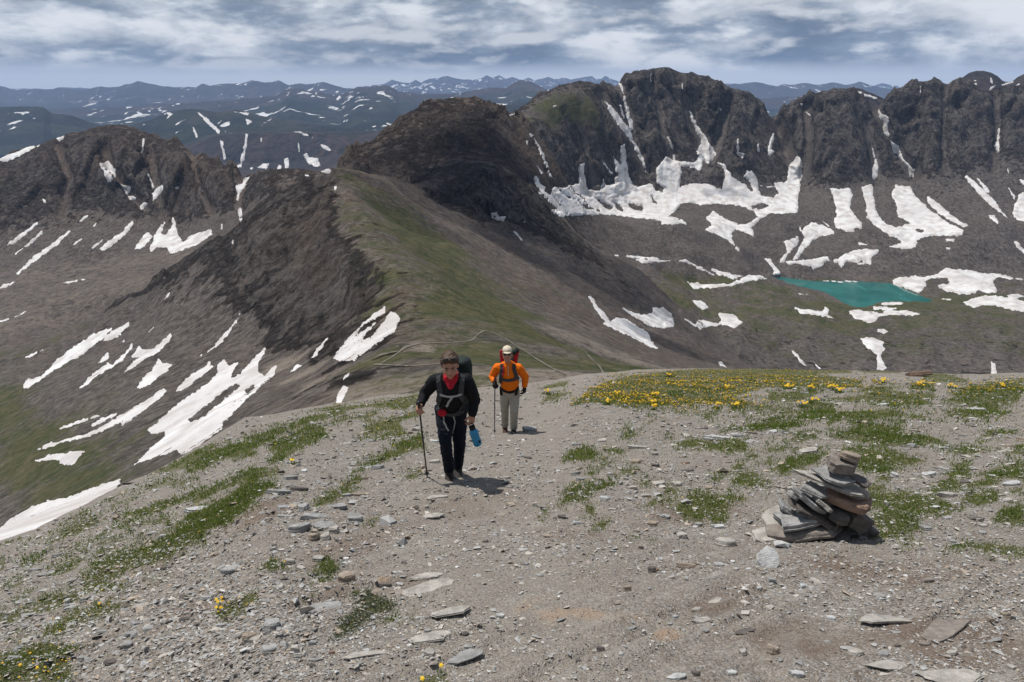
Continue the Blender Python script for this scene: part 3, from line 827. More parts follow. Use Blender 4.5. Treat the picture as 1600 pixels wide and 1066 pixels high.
M_SNOW = snow_material()
CROPS = {'A': (0, 80, 2.961), 'B': (500, 80, 2.857), 'C': (1040, 80, 2.857), 'D': (880, 400, 2.222), 'E': (0, 430, 2.5)}
SNOW = [
 ('A', '0,487 60,475 120,445 180,425 186,435 120,470 60,497 35,512 -30,506 -30,492'),
 ('A', '255,400 300,390 295,405 275,420'),
 ('A', '460,518 480,525 500,505 520,530 538,555 535,580 510,605 490,590 480,560'),
 ('A', '548,612 580,620 608,625 605,650 590,668 570,640'),
 ('A', '590,672 615,668 635,680 625,692 598,688'),
 ('A', '703,655 730,630 752,618 757,640 735,665 708,693'),
 ('A', '645,715 665,698 685,705 670,728 650,735'),
 ('A', '605,932 640,885 665,850 690,840 705,860 690,885 655,910'),
 ('A', '693,915 715,850 760,788 765,795 745,840 765,850 790,820 800,770 815,800 825,850 850,880 880,855 920,840 975,823 985,850 950,875 880,905 820,930 785,940 770,910 730,910 700,925'),
 ('A', '460,915 500,880 560,840 610,785 617,800 580,850 530,890 480,922'),
 ('A', '418,912 440,890 475,873 470,885 430,918'),
 ('A', '75,1030 120,980 200,920 270,865 320,832 325,838 280,885 200,945 130,995 85,1033'),
 ('A', '30,900 60,870 120,830 170,793 174,800 120,852 60,892'),
 ('A', '72,940 85,922 130,887 195,833 192,845 140,892 95,924'),
 ('A', '333,900 350,880 385,862 380,872 345,900'),
 ('A', '365,790 385,765 408,757 405,770 380,790'),
 ('A', '428,812 440,795 450,792 440,812'),
 ('A', '1090,620 1120,612 1135,585 1155,582 1140,610 1120,640 1100,695 1090,690 1095,655'),
 ('A', '1097,735 1112,718 1120,735 1118,785 1106,790 1105,760'),
 ('A', '655,470 659,405 669,405 663,465'),
 ('A', '680,560 695,580 714,630 706,640 696,600'),
 ('A', '195,680 215,690 212,705 200,700'),
 ('A', '1465,560 1500,535 1530,545 1520,570 1495,560'), ('A', '1405,570 1435,575 1420,582'),
 ('A', '1070,880 1080,870 1082,895 1074,897'), ('A', '1546,640 1560,622 1558,636 1550,648'), ('A', '1020,800 1030,800 1030,825 1022,825'),
 ('A', '808,630 830,625 826,640 812,640'),
 ('B', '930,365 945,372 965,398 990,440 1015,510 1040,570 1030,562 1005,515 980,455 955,400'),
 ('B', '1270,225 1285,228 1330,285 1380,340 1398,390 1390,400 1350,350 1310,300'),
 ('B', '1320,130 1340,130 1355,165 1370,230 1380,260 1395,320 1398,355 1385,355 1365,270 1350,195'),
 ('B', '1335,240 1346,240 1360,290 1358,305 1345,280'),
 ('B', '1394,398 1420,430 1445,480 1462,545 1450,545 1433,490 1408,440'),
 ('B', '965,510 975,512 997,545 985,547'), ('B', '919,400 929,400 930,418 922,418'), ('B', '970,625 990,630 995,642 978,640'),
 ('B', '955,555 968,560 985,595 1010,605 1000,620 1025,640 1045,600 1075,612 1110,600 1150,592 1157,505 1180,498 1178,540 1185,600 1200,615 1250,625 1264,565 1275,600 1315,592 1320,545 1308,470 1340,500 1345,425 1362,418 1366,470 1374,540 1395,592 1420,612 1440,597 1470,590 1510,605 1500,545 1505,515 1545,470 1580,490 1606,495 1612,560 1598,640 1606,690 1585,715 1560,735 1600,752 1640,775 1590,768 1540,765 1480,750 1400,745 1340,735 1220,730 1060,742 1030,705 1060,705 1000,650 960,592',
  ['1060,603 1090,640 1137,665 1110,655 1075,628', '1175,688 1250,710 1252,717 1190,703', '1238,662 1300,700 1290,706 1255,684', '1310,673 1360,718 1332,705', '1370,680 1440,694 1440,716 1400,705', '1470,556 1545,622 1552,645 1500,620 1475,585', '1480,648 1505,680 1488,676', '1250,555 1330,540 1325,560 1270,560'], None, 1.25, 1.6, 1.3),
 ('C', '0,480 20,500 45,490 130,500 150,470 140,445 160,400 125,330 105,265 115,272 150,345 182,390 200,430 215,425 222,460 210,490 190,500 165,490 155,535 130,520 60,512 36,535 66,566 52,590 66,610 110,590 180,590 250,615 260,570 265,530 235,500 265,500 275,530 310,570 340,585 375,600 350,565 360,530 385,535 405,560 415,600 435,602 490,605 485,590 545,580 545,540 555,500 590,470 610,490 610,560 595,620 590,680 585,715 530,725 470,725 430,745 385,790 397,832 355,812 310,795 290,835 330,888 325,890 285,850 230,822 175,797 205,777 175,745 210,715 260,740 330,775 370,770 410,740 390,712 330,692 230,682 150,687 80,677 20,692 -20,722',
  ['415,600 490,612 505,635 480,655 440,650 415,622', '380,690 440,680 465,690 440,705 390,705', '350,560 385,600 392,625 378,628 352,590']),
 ('C', '-20,735 50,745 97,768 60,772 -20,776'),
 ('C', '735,615 830,612 835,640 825,690 840,730 875,765 872,797 835,785 845,808 800,805 760,790 750,755 765,740 755,680'),
 ('C', '875,605 920,595 925,640 935,690 950,740 990,775 1040,787 1095,770 1040,740 1030,680 1008,640 1025,595 1060,600 1095,605 1115,650 1170,700 1240,755 1335,800 1325,825 1230,825 1160,830 1125,840 1115,875 1060,885 985,872 1050,860 1055,845 1000,825 970,805 935,780 900,745 895,680', ['1110,795 1155,800 1150,806 1115,802']),
 ('C', '1160,642 1182,650 1250,710 1350,780 1330,786 1250,745 1180,690'),
 ('C', '950,258 965,280 1000,295 990,330 1003,375 995,390 980,370 970,320 953,290'),
 ('C', '1005,400 1040,425 1055,470 1080,500 1112,530 1105,560 1090,565 1080,520 1040,480 1013,440'),
 ('C', '455,440 470,385 483,360 488,378 472,430 465,442 486,445 465,475 458,465'),
 ('C', '317,450 319,390 327,392 325,450 356,460 340,475 321,465'), ('C', '407,415 416,410 423,450 411,452'),
 ('C', '920,560 925,520 940,480 952,520 945,570 930,575'), ('C', '919,430 929,435 936,480 929,475'),
 ('C', '1465,425 1478,400 1483,345 1491,345 1490,400 1487,460 1477,440'),
 ('C', '1330,560 1350,555 1400,600 1470,670 1527,747 1490,722 1410,652'),
 ('C', '1385,560 1430,600 1452,630 1440,637 1400,592'), ('C', '1440,730 1470,730 1490,765 1480,775 1450,750'),
 ('C', '1545,725 1580,640 1640,620 1640,780 1570,750'), ('C', '1545,833 1600,880 1640,900 1640,930 1580,890'),
 ('C', '1528,600 1560,650 1556,667 1535,625'), ('C', '1575,570 1640,590 1640,610 1595,598'), ('C', '1520,505 1535,540 1530,550'),
 ('C', '530,850 590,830 597,850 540,912 525,947 498,950 540,897'),
 ('C', '590,780 605,780 605,800 650,765 700,775 750,800 762,815 690,827 650,850 610,895 590,927 570,932 595,880 620,830'),
 ('C', '540,940 640,930 720,915 735,935 690,960 665,972 600,950 545,957'),
 ('C', '745,940 800,905 840,890 900,883 950,885 955,900 920,920 915,952 880,950 860,955 850,940 800,945 785,967 770,950', ['862,932 880,930 882,946 865,948']),
 ('C', '440,925 465,925 515,990 510,1000 475,998 490,985'), ('C', '853,853 880,857 908,865 865,869'), ('C', '1245,836 1290,837 1287,850 1255,851'),
 ('C', '1250,876 1272,878 1268,887 1255,884'), ('C', '693,753 735,780 727,786'), ('C', '620,265 648,285 645,292 625,275'), ('C', '600,233 614,235 608,248'), ('C', '70,145 77,145 78,170 73,170'),
 ('C', '1133,160 1142,155 1140,185 1134,188'), ('C', '3,380 15,380 35,430 25,432'), ('C', '30,460 42,462 42,495 34,490'), ('C', '240,250 250,260 250,270 242,262'), ('C', '540,225 548,225 548,236 541,236'),
 ('C', '470,240 495,238 500,250 520,258 480,262'), ('C', '428,210 446,198 450,202 434,222'),
 ('C', '838,178 870,183 950,207 945,213 900,204 845,190', None, 2960), ('C', '1370,125 1385,130 1395,138 1378,135', None, 3140), ('C', '1447,108 1458,125 1462,148 1450,140', None, 3140),
 ('C', '1500,150 1540,135 1560,125 1550,138 1520,152 1502,155', None, 3140), ('C', '1365,145 1390,142 1392,150 1370,153', None, 3140), ('C', '1437,185 1450,160 1475,150 1465,165 1445,180', None, 3140), ('C', '1540,165 1580,143 1583,148 1548,168', None, 3140),
 ('D', '1142,85 1165,75 1230,70 1290,70 1330,42 1400,50 1460,60 1520,62 1565,75 1640,84 1640,90 1560,81 1500,75 1490,90 1508,125 1480,130 1440,120 1430,132 1380,135 1330,122 1295,100 1350,95 1330,78 1290,75 1260,88 1262,105 1235,130 1200,118 1150,98'),
 ('D', '1390,160 1440,140 1490,137 1560,145 1640,168 1640,197 1560,190 1500,172 1450,172 1425,183'), ('D', '1540,135 1580,130 1597,140 1570,150 1545,147'),
 ('D', '990,190 1030,188 1100,200 1130,187 1200,190 1245,203 1180,207 1120,207 1090,215 1080,230 1060,232 1020,220 995,205'),
 ('D', '1075,175 1130,178 1172,182 1140,188 1080,186'), ('D', '1085,166 1120,161 1182,161 1175,168 1120,171'), ('D', '1090,252 1115,252 1135,265 1110,272 1092,265'),
 ('D', '1030,285 1080,283 1112,300 1113,325 1100,345 1124,390 1110,396 1090,396 1088,345 1060,320 1040,305'),
 ('D', '805,182 850,185 900,190 910,178 925,185 920,205 940,217 890,208 820,200'),
 ('D', '415,215 460,235 475,220 510,230 540,235 550,222 540,200 590,200 622,230 595,252 560,240 520,240 475,255 450,245'),
 ('D', '447,155 480,155 505,178 485,187 465,172'),
 ('D', '310,180 350,180 378,200 385,245 330,250 300,245 270,222 240,205 198,178 270,207 310,200'),
 ('D', '88,140 100,140 130,185 165,228 180,215 215,215 260,245 295,265 305,295 328,320 310,320 250,287 190,260 140,235 150,230 110,185'),
 ('D', '430,92 500,97 570,98 650,65 690,68 705,80 640,90 590,105 520,110 455,117'), ('D', '180,-2 250,-2 330,8 345,12 260,10'), ('D', '250,10 360,14 370,18 275,26'),
 ('D', '385,15 430,15 480,40 522,66 490,56 445,30'), ('D', '510,45 560,55 625,70 590,80 540,65'), ('D', '535,367 550,367 575,392 545,382'),
 ('D', '792,328 812,340 852,392 820,367'), ('D', '868,368 908,400 885,392'), ('D', '1485,368 1500,375 1510,412 1484,418'), ('D', '810,128 850,132 848,137 818,134'), ('D', '1310,147 1350,150 1345,154 1315,152'),
 ('B', '763,722 790,720 800,740 830,738 822,762 780,752 763,748', ['772,735 785,738 780,745']), ('B', '858,803 870,803 906,840 902,850'), ('B', '62,605 74,600 75,612 64,622'), ('B', '-5,515 30,520 50,535 45,550 20,545 -10,535'),
 ('B', '1040,245 1056,240 1052,250 1042,252'), ('B', '843,285 870,275 872,280 850,292'), ('B', '1545,380 1565,415 1578,438 1570,438 1552,405'), ('B', '1252,475 1275,505 1310,548 1300,548 1268,512'),
 ('B', '1475,100 1482,95 1482,125 1474,152 1472,140'), ('B', '910,760 916,758 916,766 911,766'),
 ('E', '82,445 100,410 160,395 220,335 280,285 350,240 370,218 372,230 440,202 430,220 380,265 320,310 250,350 190,385 110,440'),
 ('E', '405,258 420,230 460,205 505,183 505,200 475,230 440,252'),
 ('E', '300,448 318,435 345,400 390,365 420,345 440,350 480,310 515,268 518,285 480,330 430,365 370,400 335,432'), ('E', '385,345 400,320 425,290 428,320 400,340'),
 ('E', '480,385 520,340 550,320 510,320 545,275 555,290 600,285 650,245 668,222 668,250 620,300 570,325 520,365'),
 ('E', '535,440 560,395 590,370 620,330 640,345 680,347 640,385 600,415 545,450'), ('E', '683,457 710,420 750,385 800,360 818,338 820,355 840,355 790,395 740,430 700,455'),
 ('E', '575,605 620,570 660,530 740,470 800,430 850,385 850,350 875,330 895,355 938,333 915,360 900,405 940,385 960,360 990,325 1035,285 1035,305 1010,345 1010,375 1035,395 1060,365 1078,357 1070,390 1020,430 960,490 920,530 870,580 865,600 780,665 710,708 690,685 640,700 570,725 522,743 570,695 620,650 650,625 640,612 590,622',
  ['735,565 790,520 860,465 920,420 940,430 880,480 800,550 745,573', '955,450 990,425 995,440 965,470']),
 ('E', '140,685 200,655 270,635 340,620 420,580 470,545 530,515 600,470 640,440 650,455 600,500 540,545 480,590 465,595 480,570 420,600 350,630 280,645 200,670'),
 ('E', '230,600 300,570 380,548 385,552 310,580 240,600'), ('E', '350,590 390,560 460,535 455,545 410,570 370,590'),
 ('E', '138,725 190,705 270,690 328,688 310,715 290,738 262,742 230,738 240,720 170,725'),
 ('E', '-60,1000 0,985 60,940 130,900 190,880 260,870 330,840 400,815 470,798 475,822 420,880 330,925 240,965 130,1020 60,1040 -60,1060', None, None, 1.25, 22.0, 2.2),
 ('E', '1300,325 1350,255 1420,185 1480,135 1505,122 1505,145 1470,170 1430,185 1380,245 1420,215 1480,175 1420,240 1410,262 1450,240 1500,180 1525,140 1550,150 1562,165 1545,215 1500,250 1440,290 1380,335 1330,335'),
 ('E', '1215,325 1240,285 1280,246 1250,292 1235,315'), ('E', '1133,380 1155,350 1182,352 1150,375'), ('E', '808,303 850,258 890,213 936,153 931,172 892,232 846,283'), ('E', '640,97 655,70 667,62 660,85'),
 ('E', '90,325 140,300 180,283 178,292 120,318'), ('E', '1336,415 1345,390 1372,373 1360,397'), ('E', '1303,520 1320,460 1340,432 1360,440 1345,475 1325,525'),
 ('E', '-20,183 40,166 38,174 -20,192'), ('E', '-20,52 40,30 70,20 45,42 -20,62'), ('E', '55,162 105,138 92,152 60,167'), ('E', '245,30 330,12 335,18 262,33'), ('E', '578,222 604,197 600,208 582,224'), ('E', '476,262 486,250 486,262'), ('E', '780,315 790,306 788,318'),
 # the far plateau and the hill above it
 ('A', '1085,540 1110,520 1128,440 1136,383 1148,383 1140,450 1125,512 1115,537', None, 0), ('A', '1150,540 1170,535 1180,545 1160,549', None, 0), ('A', '1185,540 1215,520 1245,518 1240,545', None, 0), ('A', '1280,545 1290,525 1303,530 1300,548', None, 0),
 ('A', '1312,500 1335,490 1338,540 1320,545', None, 0), ('A', '1400,475 1420,470 1430,490 1470,495 1478,530 1450,530 1425,520', None, 0), ('A', '1480,430 1510,440 1540,465 1500,450', None, 0), ('A', '1376,425 1384,425 1388,470 1382,470', None, 0),
 ('A', '1018,413 1030,420 1045,500 1036,500', None, 0), ('A', '1340,366 1400,375 1447,400 1410,390', None, 0), ('A', '1205,400 1212,402 1211,422 1206,420', None, 0),
 ('A', '912,280 960,312 1022,373 1012,383 958,338', None, 1), ('A', '888,335 905,365 917,395 910,402 895,375', None, 1), ('A', '1080,280 1160,285 1145,297', None, 1), ('A', '1135,310 1170,325 1145,345', None, 1), ('A', '770,312 780,296 792,292 780,310', None, 1),
 ('B', '0,415 25,418 55,445 40,448 5,430', None, 0), ('B', '260,378 290,365 318,378 300,385', None, 0), ('B', '80,468 105,472 100,480', None, 0),
]


def bvh_of(objs):
    from mathutils.bvhtree import BVHTree
    vs, fs, b = [], [], 0
    for o in objs:
        me = o.data
        vs += [tuple(v.co) for v in me.vertices]
        fs += [tuple(i + b for i in p.vertices) for p in me.polygons]
        b = len(vs)
    return BVHTree.FromPolygons(vs, fs)


FAR_BVH = bvh_of([o for o in COL.objects if o.name.startswith('hill') or (o.name.startswith('mountain') and 'range' not in o.name and 'over the dark cliff' in str(o.get('label')))])


def poly_of(txt, crop):
    ox, oy, s = CROPS[crop]
    p = np.array([[float(v) for v in q.split(',')] for q in txt.split()])
    return np.stack([ox + p[:, 0] / s, oy + p[:, 1] / s], -1)


def snow_patch(crop, txt, holes=None, far=None, step=1.25, lift=1.0, gap=1.10):
    poly = poly_of(txt, crop)
    lo, hi = poly.min(0) - 3, poly.max(0) + 3
    size = (hi - lo).max()
    st = step if size > 14 else 0.8
    xs = np.arange(lo[0], hi[0], st); ys = np.arange(lo[1], hi[1], st)
    gx, gy = np.meshgrid(xs, ys)
    G = np.stack([gx.ravel(), gy.ravel()], -1)
    sd = poly_sd(G, poly)
    for h in holes or []:
        sd = np.minimum(sd, -poly_sd(G, poly_of(h, crop)))
    if far is None:
        a, t_, Y = hit_terrain(G[:, 0], G[:, 1])
    else:
        a, t_ = ray(G[:, 0], G[:, 1])
        Y = np.full(len(G), np.nan)
        for i in np.nonzero(sd > -3)[0]:
            d = Vector((a[i], 1.0, t_[i]))
            h = FAR_BVH.ray_cast(Vector((0, 0, 0)), d.normalized())
            if h[0] is not None:
                Y[i] = h[0].y
    ok = np.isfinite(Y)
    Ys = np.where(ok, Y, 1.0)
    P = np.stack([a * Ys, Ys, t_ * Ys], -1)
    px_m = Ys / FPX
    big = min(1.0, math.sqrt(abs(hi - lo).prod()) / 30.0)
    n = fbm(np.column_stack([G / 5.0, np.zeros(len(G))]), 3, 0.6, seed=77) * 2.6 * big + fbm(P / (px_m * 20)[:, None], 2, 0.5, seed=78) * 1.2 * big
    s2 = sd + n * np.clip(size / 40, 0.25, 1.0)
    keep = ok & (s2 > (-1.2 if size > 30 else -0.5))
    thick = np.clip(s2 / 2.5, -1, 1) * px_m * (2.2 if far is None else 1.0) * lift
    # snow lies proud of the ground: lifted, and leaning out of the slope towards the open side
    P[:, 2] += thick * 0.45
    rad = np.hypot(P[:, 0], P[:, 1])
    P[:, :2] *= (1 - thick * 0.8 / rad)[:, None]
    F = grid_faces(len(ys), len(xs))[:, ::-1]
    kf = keep[F].all(1)
    yy = Ys[F]
    kf &= (yy.max(1) / yy.min(1)) < gap
    F = F[kf]
    if len(F) < 2:
        return None
    used, inv = np.unique(F, return_inverse=True)
    o = mesh_obj('snow_patch', P[used], inv.reshape(F.shape), M_SNOW)
    o['area'] = float(len(F))
    return tag(o, kind='structure')


SNOW_OBJ = []
for e in SNOW:
    o = snow_patch(*e)
    if o:
        SNOW_OBJ.append(o)

# ------------------------------------------------------------------ lake
def lake_material():
    m, t = mat('lake_water')
    P = t.node('ShaderNodeTexCoord').outputs['Object']
    n = t.noise(P, 0.01, 4.0, 0.5)
    c = t.mix(t.ramp(n, 0.35, 0.65), (0.012, 0.100, 0.094), (0.030, 0.160, 0.145))
    c = t.mix(t.math('MULTIPLY', t.ramp(t.noise(t.scalevec(P, (1, .25, 1)), 0.03, 4.0, 0.6), 0.55, 0.72), 0.5), c, (0.05, 0.24, 0.22))
    rip = t.noise(t.scalevec(P, (1.0, 0.5, 1.0)), 0.35, 5.0, 0.6)
    t.principled(c, 0.12, t.bump(rip, 0.2, 0.4), 0.5)
    return m


ctr = LAKE.mean(0)
LK = ctr + (LAKE - ctr) * 1.02
# smooth outline, filled as a fan of rings
LK = LK
den_ = np.concatenate([LK[i] + (LK[(i + 1) % len(LK)] - LK[i]) * np.linspace(0, 1, 8, endpoint=False)[:, None] for i in range(len(LK))])
for _ in range(16):
    den_ = (np.roll(den_, 1, 0) + 2 * den_ + np.roll(den_, -1, 0)) / 4
den_ = den_ + 5.0 * np.stack([fbm(np.column_stack([den_ / 22, 0 * den_[:, 0]]), 3, .6, seed=13), fbm(np.column_stack([den_ / 22, 5 + 0 * den_[:, 0]]), 3, .6, seed=14)], -1)
bm = bmesh.new()
f = bm.faces.new([bm.verts.new((x, y, LAKE_Z)) for x, y in den_])
bmesh.ops.triangulate(bm, faces=[f])
me = bpy.data.meshes.new('lake'); bm.to_mesh(me); bm.free()
me.materials.append(lake_material())
lake = bpy.data.objects.new('lake', me); COL.objects.link(lake)
tag(lake, 'small turquoise mountain lake below the cliffs, with floating ice along its far shore', kind='structure')
ICE = ['ice floe just before the widest floe on the turquoise lake', 'widest white ice floe along the far shore of the turquoise lake', 'small ice floe between the two widest floes of the lake', 'ice floe second beyond the widest one on the turquoise lake',
       'second widest ice floe, out from the middle of the far lake shore', 'small ice floe near the narrow end of the turquoise lake', 'last ice floe of the row, nearest the broad part of the lake', 'tiniest ice floe, at the narrow tip of the turquoise lake']
for k, (x, y, wd, hg) in enumerate([(1278, 437.5, 9, 1.2), (1290, 439, 12, 1.5), (1303, 440, 7, 1.2), (1313, 441, 8, 1.5), (1325, 440, 9, 1.8), (1262, 437, 6, 1), (1336, 440.5, 7, 1.2), (1250, 436, 5, 1)]):
    a, t_ = ray(x, y)
    Y = LAKE_Z / float(t_); X = float(a) * Y
    mpp = Y / FPX
    n = 14
    ang = np.linspace(0, 2 * np.pi, n, endpoint=False)
    rr = 1 + 0.35 * RNG.standard_normal(n) * 0.6
    rx, ry = wd * mpp * 0.5, wd * mpp * 0.5 * 1.1
    top = np.stack([X + np.cos(ang) * rr * rx, Y + np.sin(ang) * rr * ry, np.full(n, LAKE_Z + 0.7)], -1)
    bot = top.copy(); bot[:, 2] = LAKE_Z - 0.5
    bm = bmesh.new()
    tv = [bm.verts.new(v) for v in top]; bv = [bm.verts.new(v) for v in bot]
    bm.faces.new(tv)
    for i in range(n):
        bm.faces.new((bv[i], bv[(i + 1) % n], tv[(i + 1) % n], tv[i]))
    me = bpy.data.meshes.new('ice_floe'); bm.to_mesh(me); bm.free(); me.materials.append(M_SNOW)
    o = bpy.data.objects.new('ice_floe', me); COL.objects.link(o)
    tag(o, ICE[k], 'ice floe', 'ice floes on the lake')

# ------------------------------------------------------------------ footpaths on the ridge and saddle
def path_material():
    m, t = mat('path_gravel')
    P = t.node('ShaderNodeTexCoord').outputs['Object']
    n = t.noise(P, 0.8, 6.0, 0.65)
    t.principled(t.mix(n, (0.13, 0.118, 0.098), (0.215, 0.195, 0.165)), 0.95, t.bump(n, 0.4, 0.2), 0.1)
    return m


M_PATH = path_material()


def footpath(pts, width, label):
    pts = np.array(pts, float)
    out = [pts[0]]
    for i in range(len(pts) - 1):
        n = max(1, int(np.hypot(*(pts[i + 1] - pts[i])) / 2.5))
        for j in range(1, n + 1):
            out.append(pts[i] + (pts[i + 1] - pts[i]) * j / n)
    c = np.array(out)
    for _ in range(3):
        c[1:-1] = (c[:-2] + 2 * c[1:-1] + c[2:]) / 4
    c = c + np.stack([fbm(np.stack([c[:, 0] / 9, c[:, 1] / 9, 0 * c[:, 0]], -1), 2, seed=5), fbm(np.stack([c[:, 0] / 9, c[:, 1] / 9, 4 + 0 * c[:, 0]], -1), 2, seed=6)], -1) * 0.8
    a, t_, Y = hit_terrain(c[:, 0], c[:, 1])
    ok = np.isfinite(Y)
    P = np.stack([a * Y, Y, t_ * Y], -1)[ok]
    if len(P) < 3:
        return
    d = np.gradient(P, axis=0); d[:, 2] = 0
    d /= np.linalg.norm(d, axis=1)[:, None] + 1e-6
    s = np.stack([-d[:, 1], d[:, 0], 0 * d[:, 0]], -1) * width * 0.5 * np.clip(1 + 0.9 * fbm(P / 9, 3, seed=9), .25, 2)[:, None]
    V = []
    for k in (-1, -0.33, 0.33, 1):
        q = P + s * k
        aq = q[:, 0] / q[:, 1]
        # height of the ground under each edge of the strip
        ci = np.clip(((aq - a_col[0]) / (a_col[1] - a_col[0])), 0, NC - 1.001)
        z = np.empty(len(q))
        for m_ in range(len(q)):
            i0 = int(ci[m_]); fr_ = ci[m_] - i0
            z[m_] = np.interp(q[m_, 1], COLY[i0], COLT[i0] * COLY[i0]) * (1 - fr_) + np.interp(q[m_, 1], COLY[i0 + 1], COLT[i0 + 1] * COLY[i0 + 1]) * fr_
        q[:, 2] = z + 0.0022 * P[:, 1] * 0.35 + 0.05
        V.append(q)
    V = np.stack(V, 1)
    o = mesh_obj('path', V.reshape(-1, 3), grid_faces(len(P), 4), M_PATH)
    tag(o, label, kind='structure')


footpath([(597, 568), (618, 555), (635, 542), (660, 537), (700, 537), (738, 533), (744, 526), (757, 516), (775, 522), (800, 536), (830, 556), (860, 575), (885, 586)], 0.62, 'thin pale footpath zigzagging over the saddle to the ridge')
footpath([(915, 550), (922, 560), (935, 571), (944, 586)], 0.5, 'short pale footpath dropping down the green slope')
footpath([(1052, 565), (1060, 571), (1068, 577)], 0.5, 'faint path at the edge of the green slope beyond the flowers')
footpath([(585, 570), (620, 572), (660, 572), (700, 567), (740, 569), (780, 575)], 0.7, 'faint level footpath across the saddle behind the hikers')

# ------------------------------------------------------------------ near ground: the gravel slope under the hikers
RIB = np.array([0.78, 0.62])            # run of the slate ribs across the trail


def relief(x, y):
    P = np.stack([x, y, 0 * x], -1)
    d = np.clip(np.hypot(x, y) / 8.0, 0.35, 2.2)
    h = 0.085 * d * fbm(P / 2.3, 3, 0.5, seed=301) + 0.020 * fbm(P / 0.42, 3, 0.55, seed=302)
    u = x * RIB[0] + y * RIB[1]; v = -x * RIB[1] + y * RIB[0]
    rb = fbm(np.stack([u / 1.3, v / 0.17, 0 * x], -1), 3, 0.55, seed=303, ridged=True)
    m = np.clip(fbm(P / 1.1, 2, 0.5, seed=304) * 1.6 + 0.45, 0, 1) * np.clip((9 - np.hypot(x, y)) / 4, 0, 1)
    return h + m * 0.055 * rb


def ground_h(x, y):
    x = np.asarray(x, float); y = np.asarray(y, float)
    a = x / np.maximum(y, 1.4)
    return gz(a, y) + relief(np.atleast_1d(x).ravel(), np.atleast_1d(y).ravel()).reshape(x.shape)


def ghit(px, py):
    """point of the near slope behind photograph pixels; nan above its edge"""
    a, t = ray(px, py)
    s, k, ye = slope_par(a)
    B = -t - s
    disc = B * B - 4 * k * EYE
    Y = np.where(disc >= 0, (B - np.sqrt(np.maximum(disc, 0))) / (2 * k), np.nan)
    Y = np.where(Y > 0, Y, np.nan)
    return a * Y, Y


def gpoint(px, py):
    x, y = ghit(np.array([px], float), np.array([py], float))
    if not np.isfinite(y[0]):
        x, y = ghit(np.array([px], float), np.array([py + 6], float))
    z = ground_h(x, y)
    return Vector((x[0], y[0], z[0]))


def mpp_at(p):
    return (p.y * CP - p.z * SP) / FPX


VCROP = {'I': (0, 700, 2.9125), 'J': (300, 580, 3.9475), 'K': (840, 570, 3.9475), 'L': (1200, 570, 3.9475), 'M': (1200, 800, 4.0), 'N': (800, 800, 4.0), 'H': (380, 700, 2.9135)}
CROPS.update(VCROP)
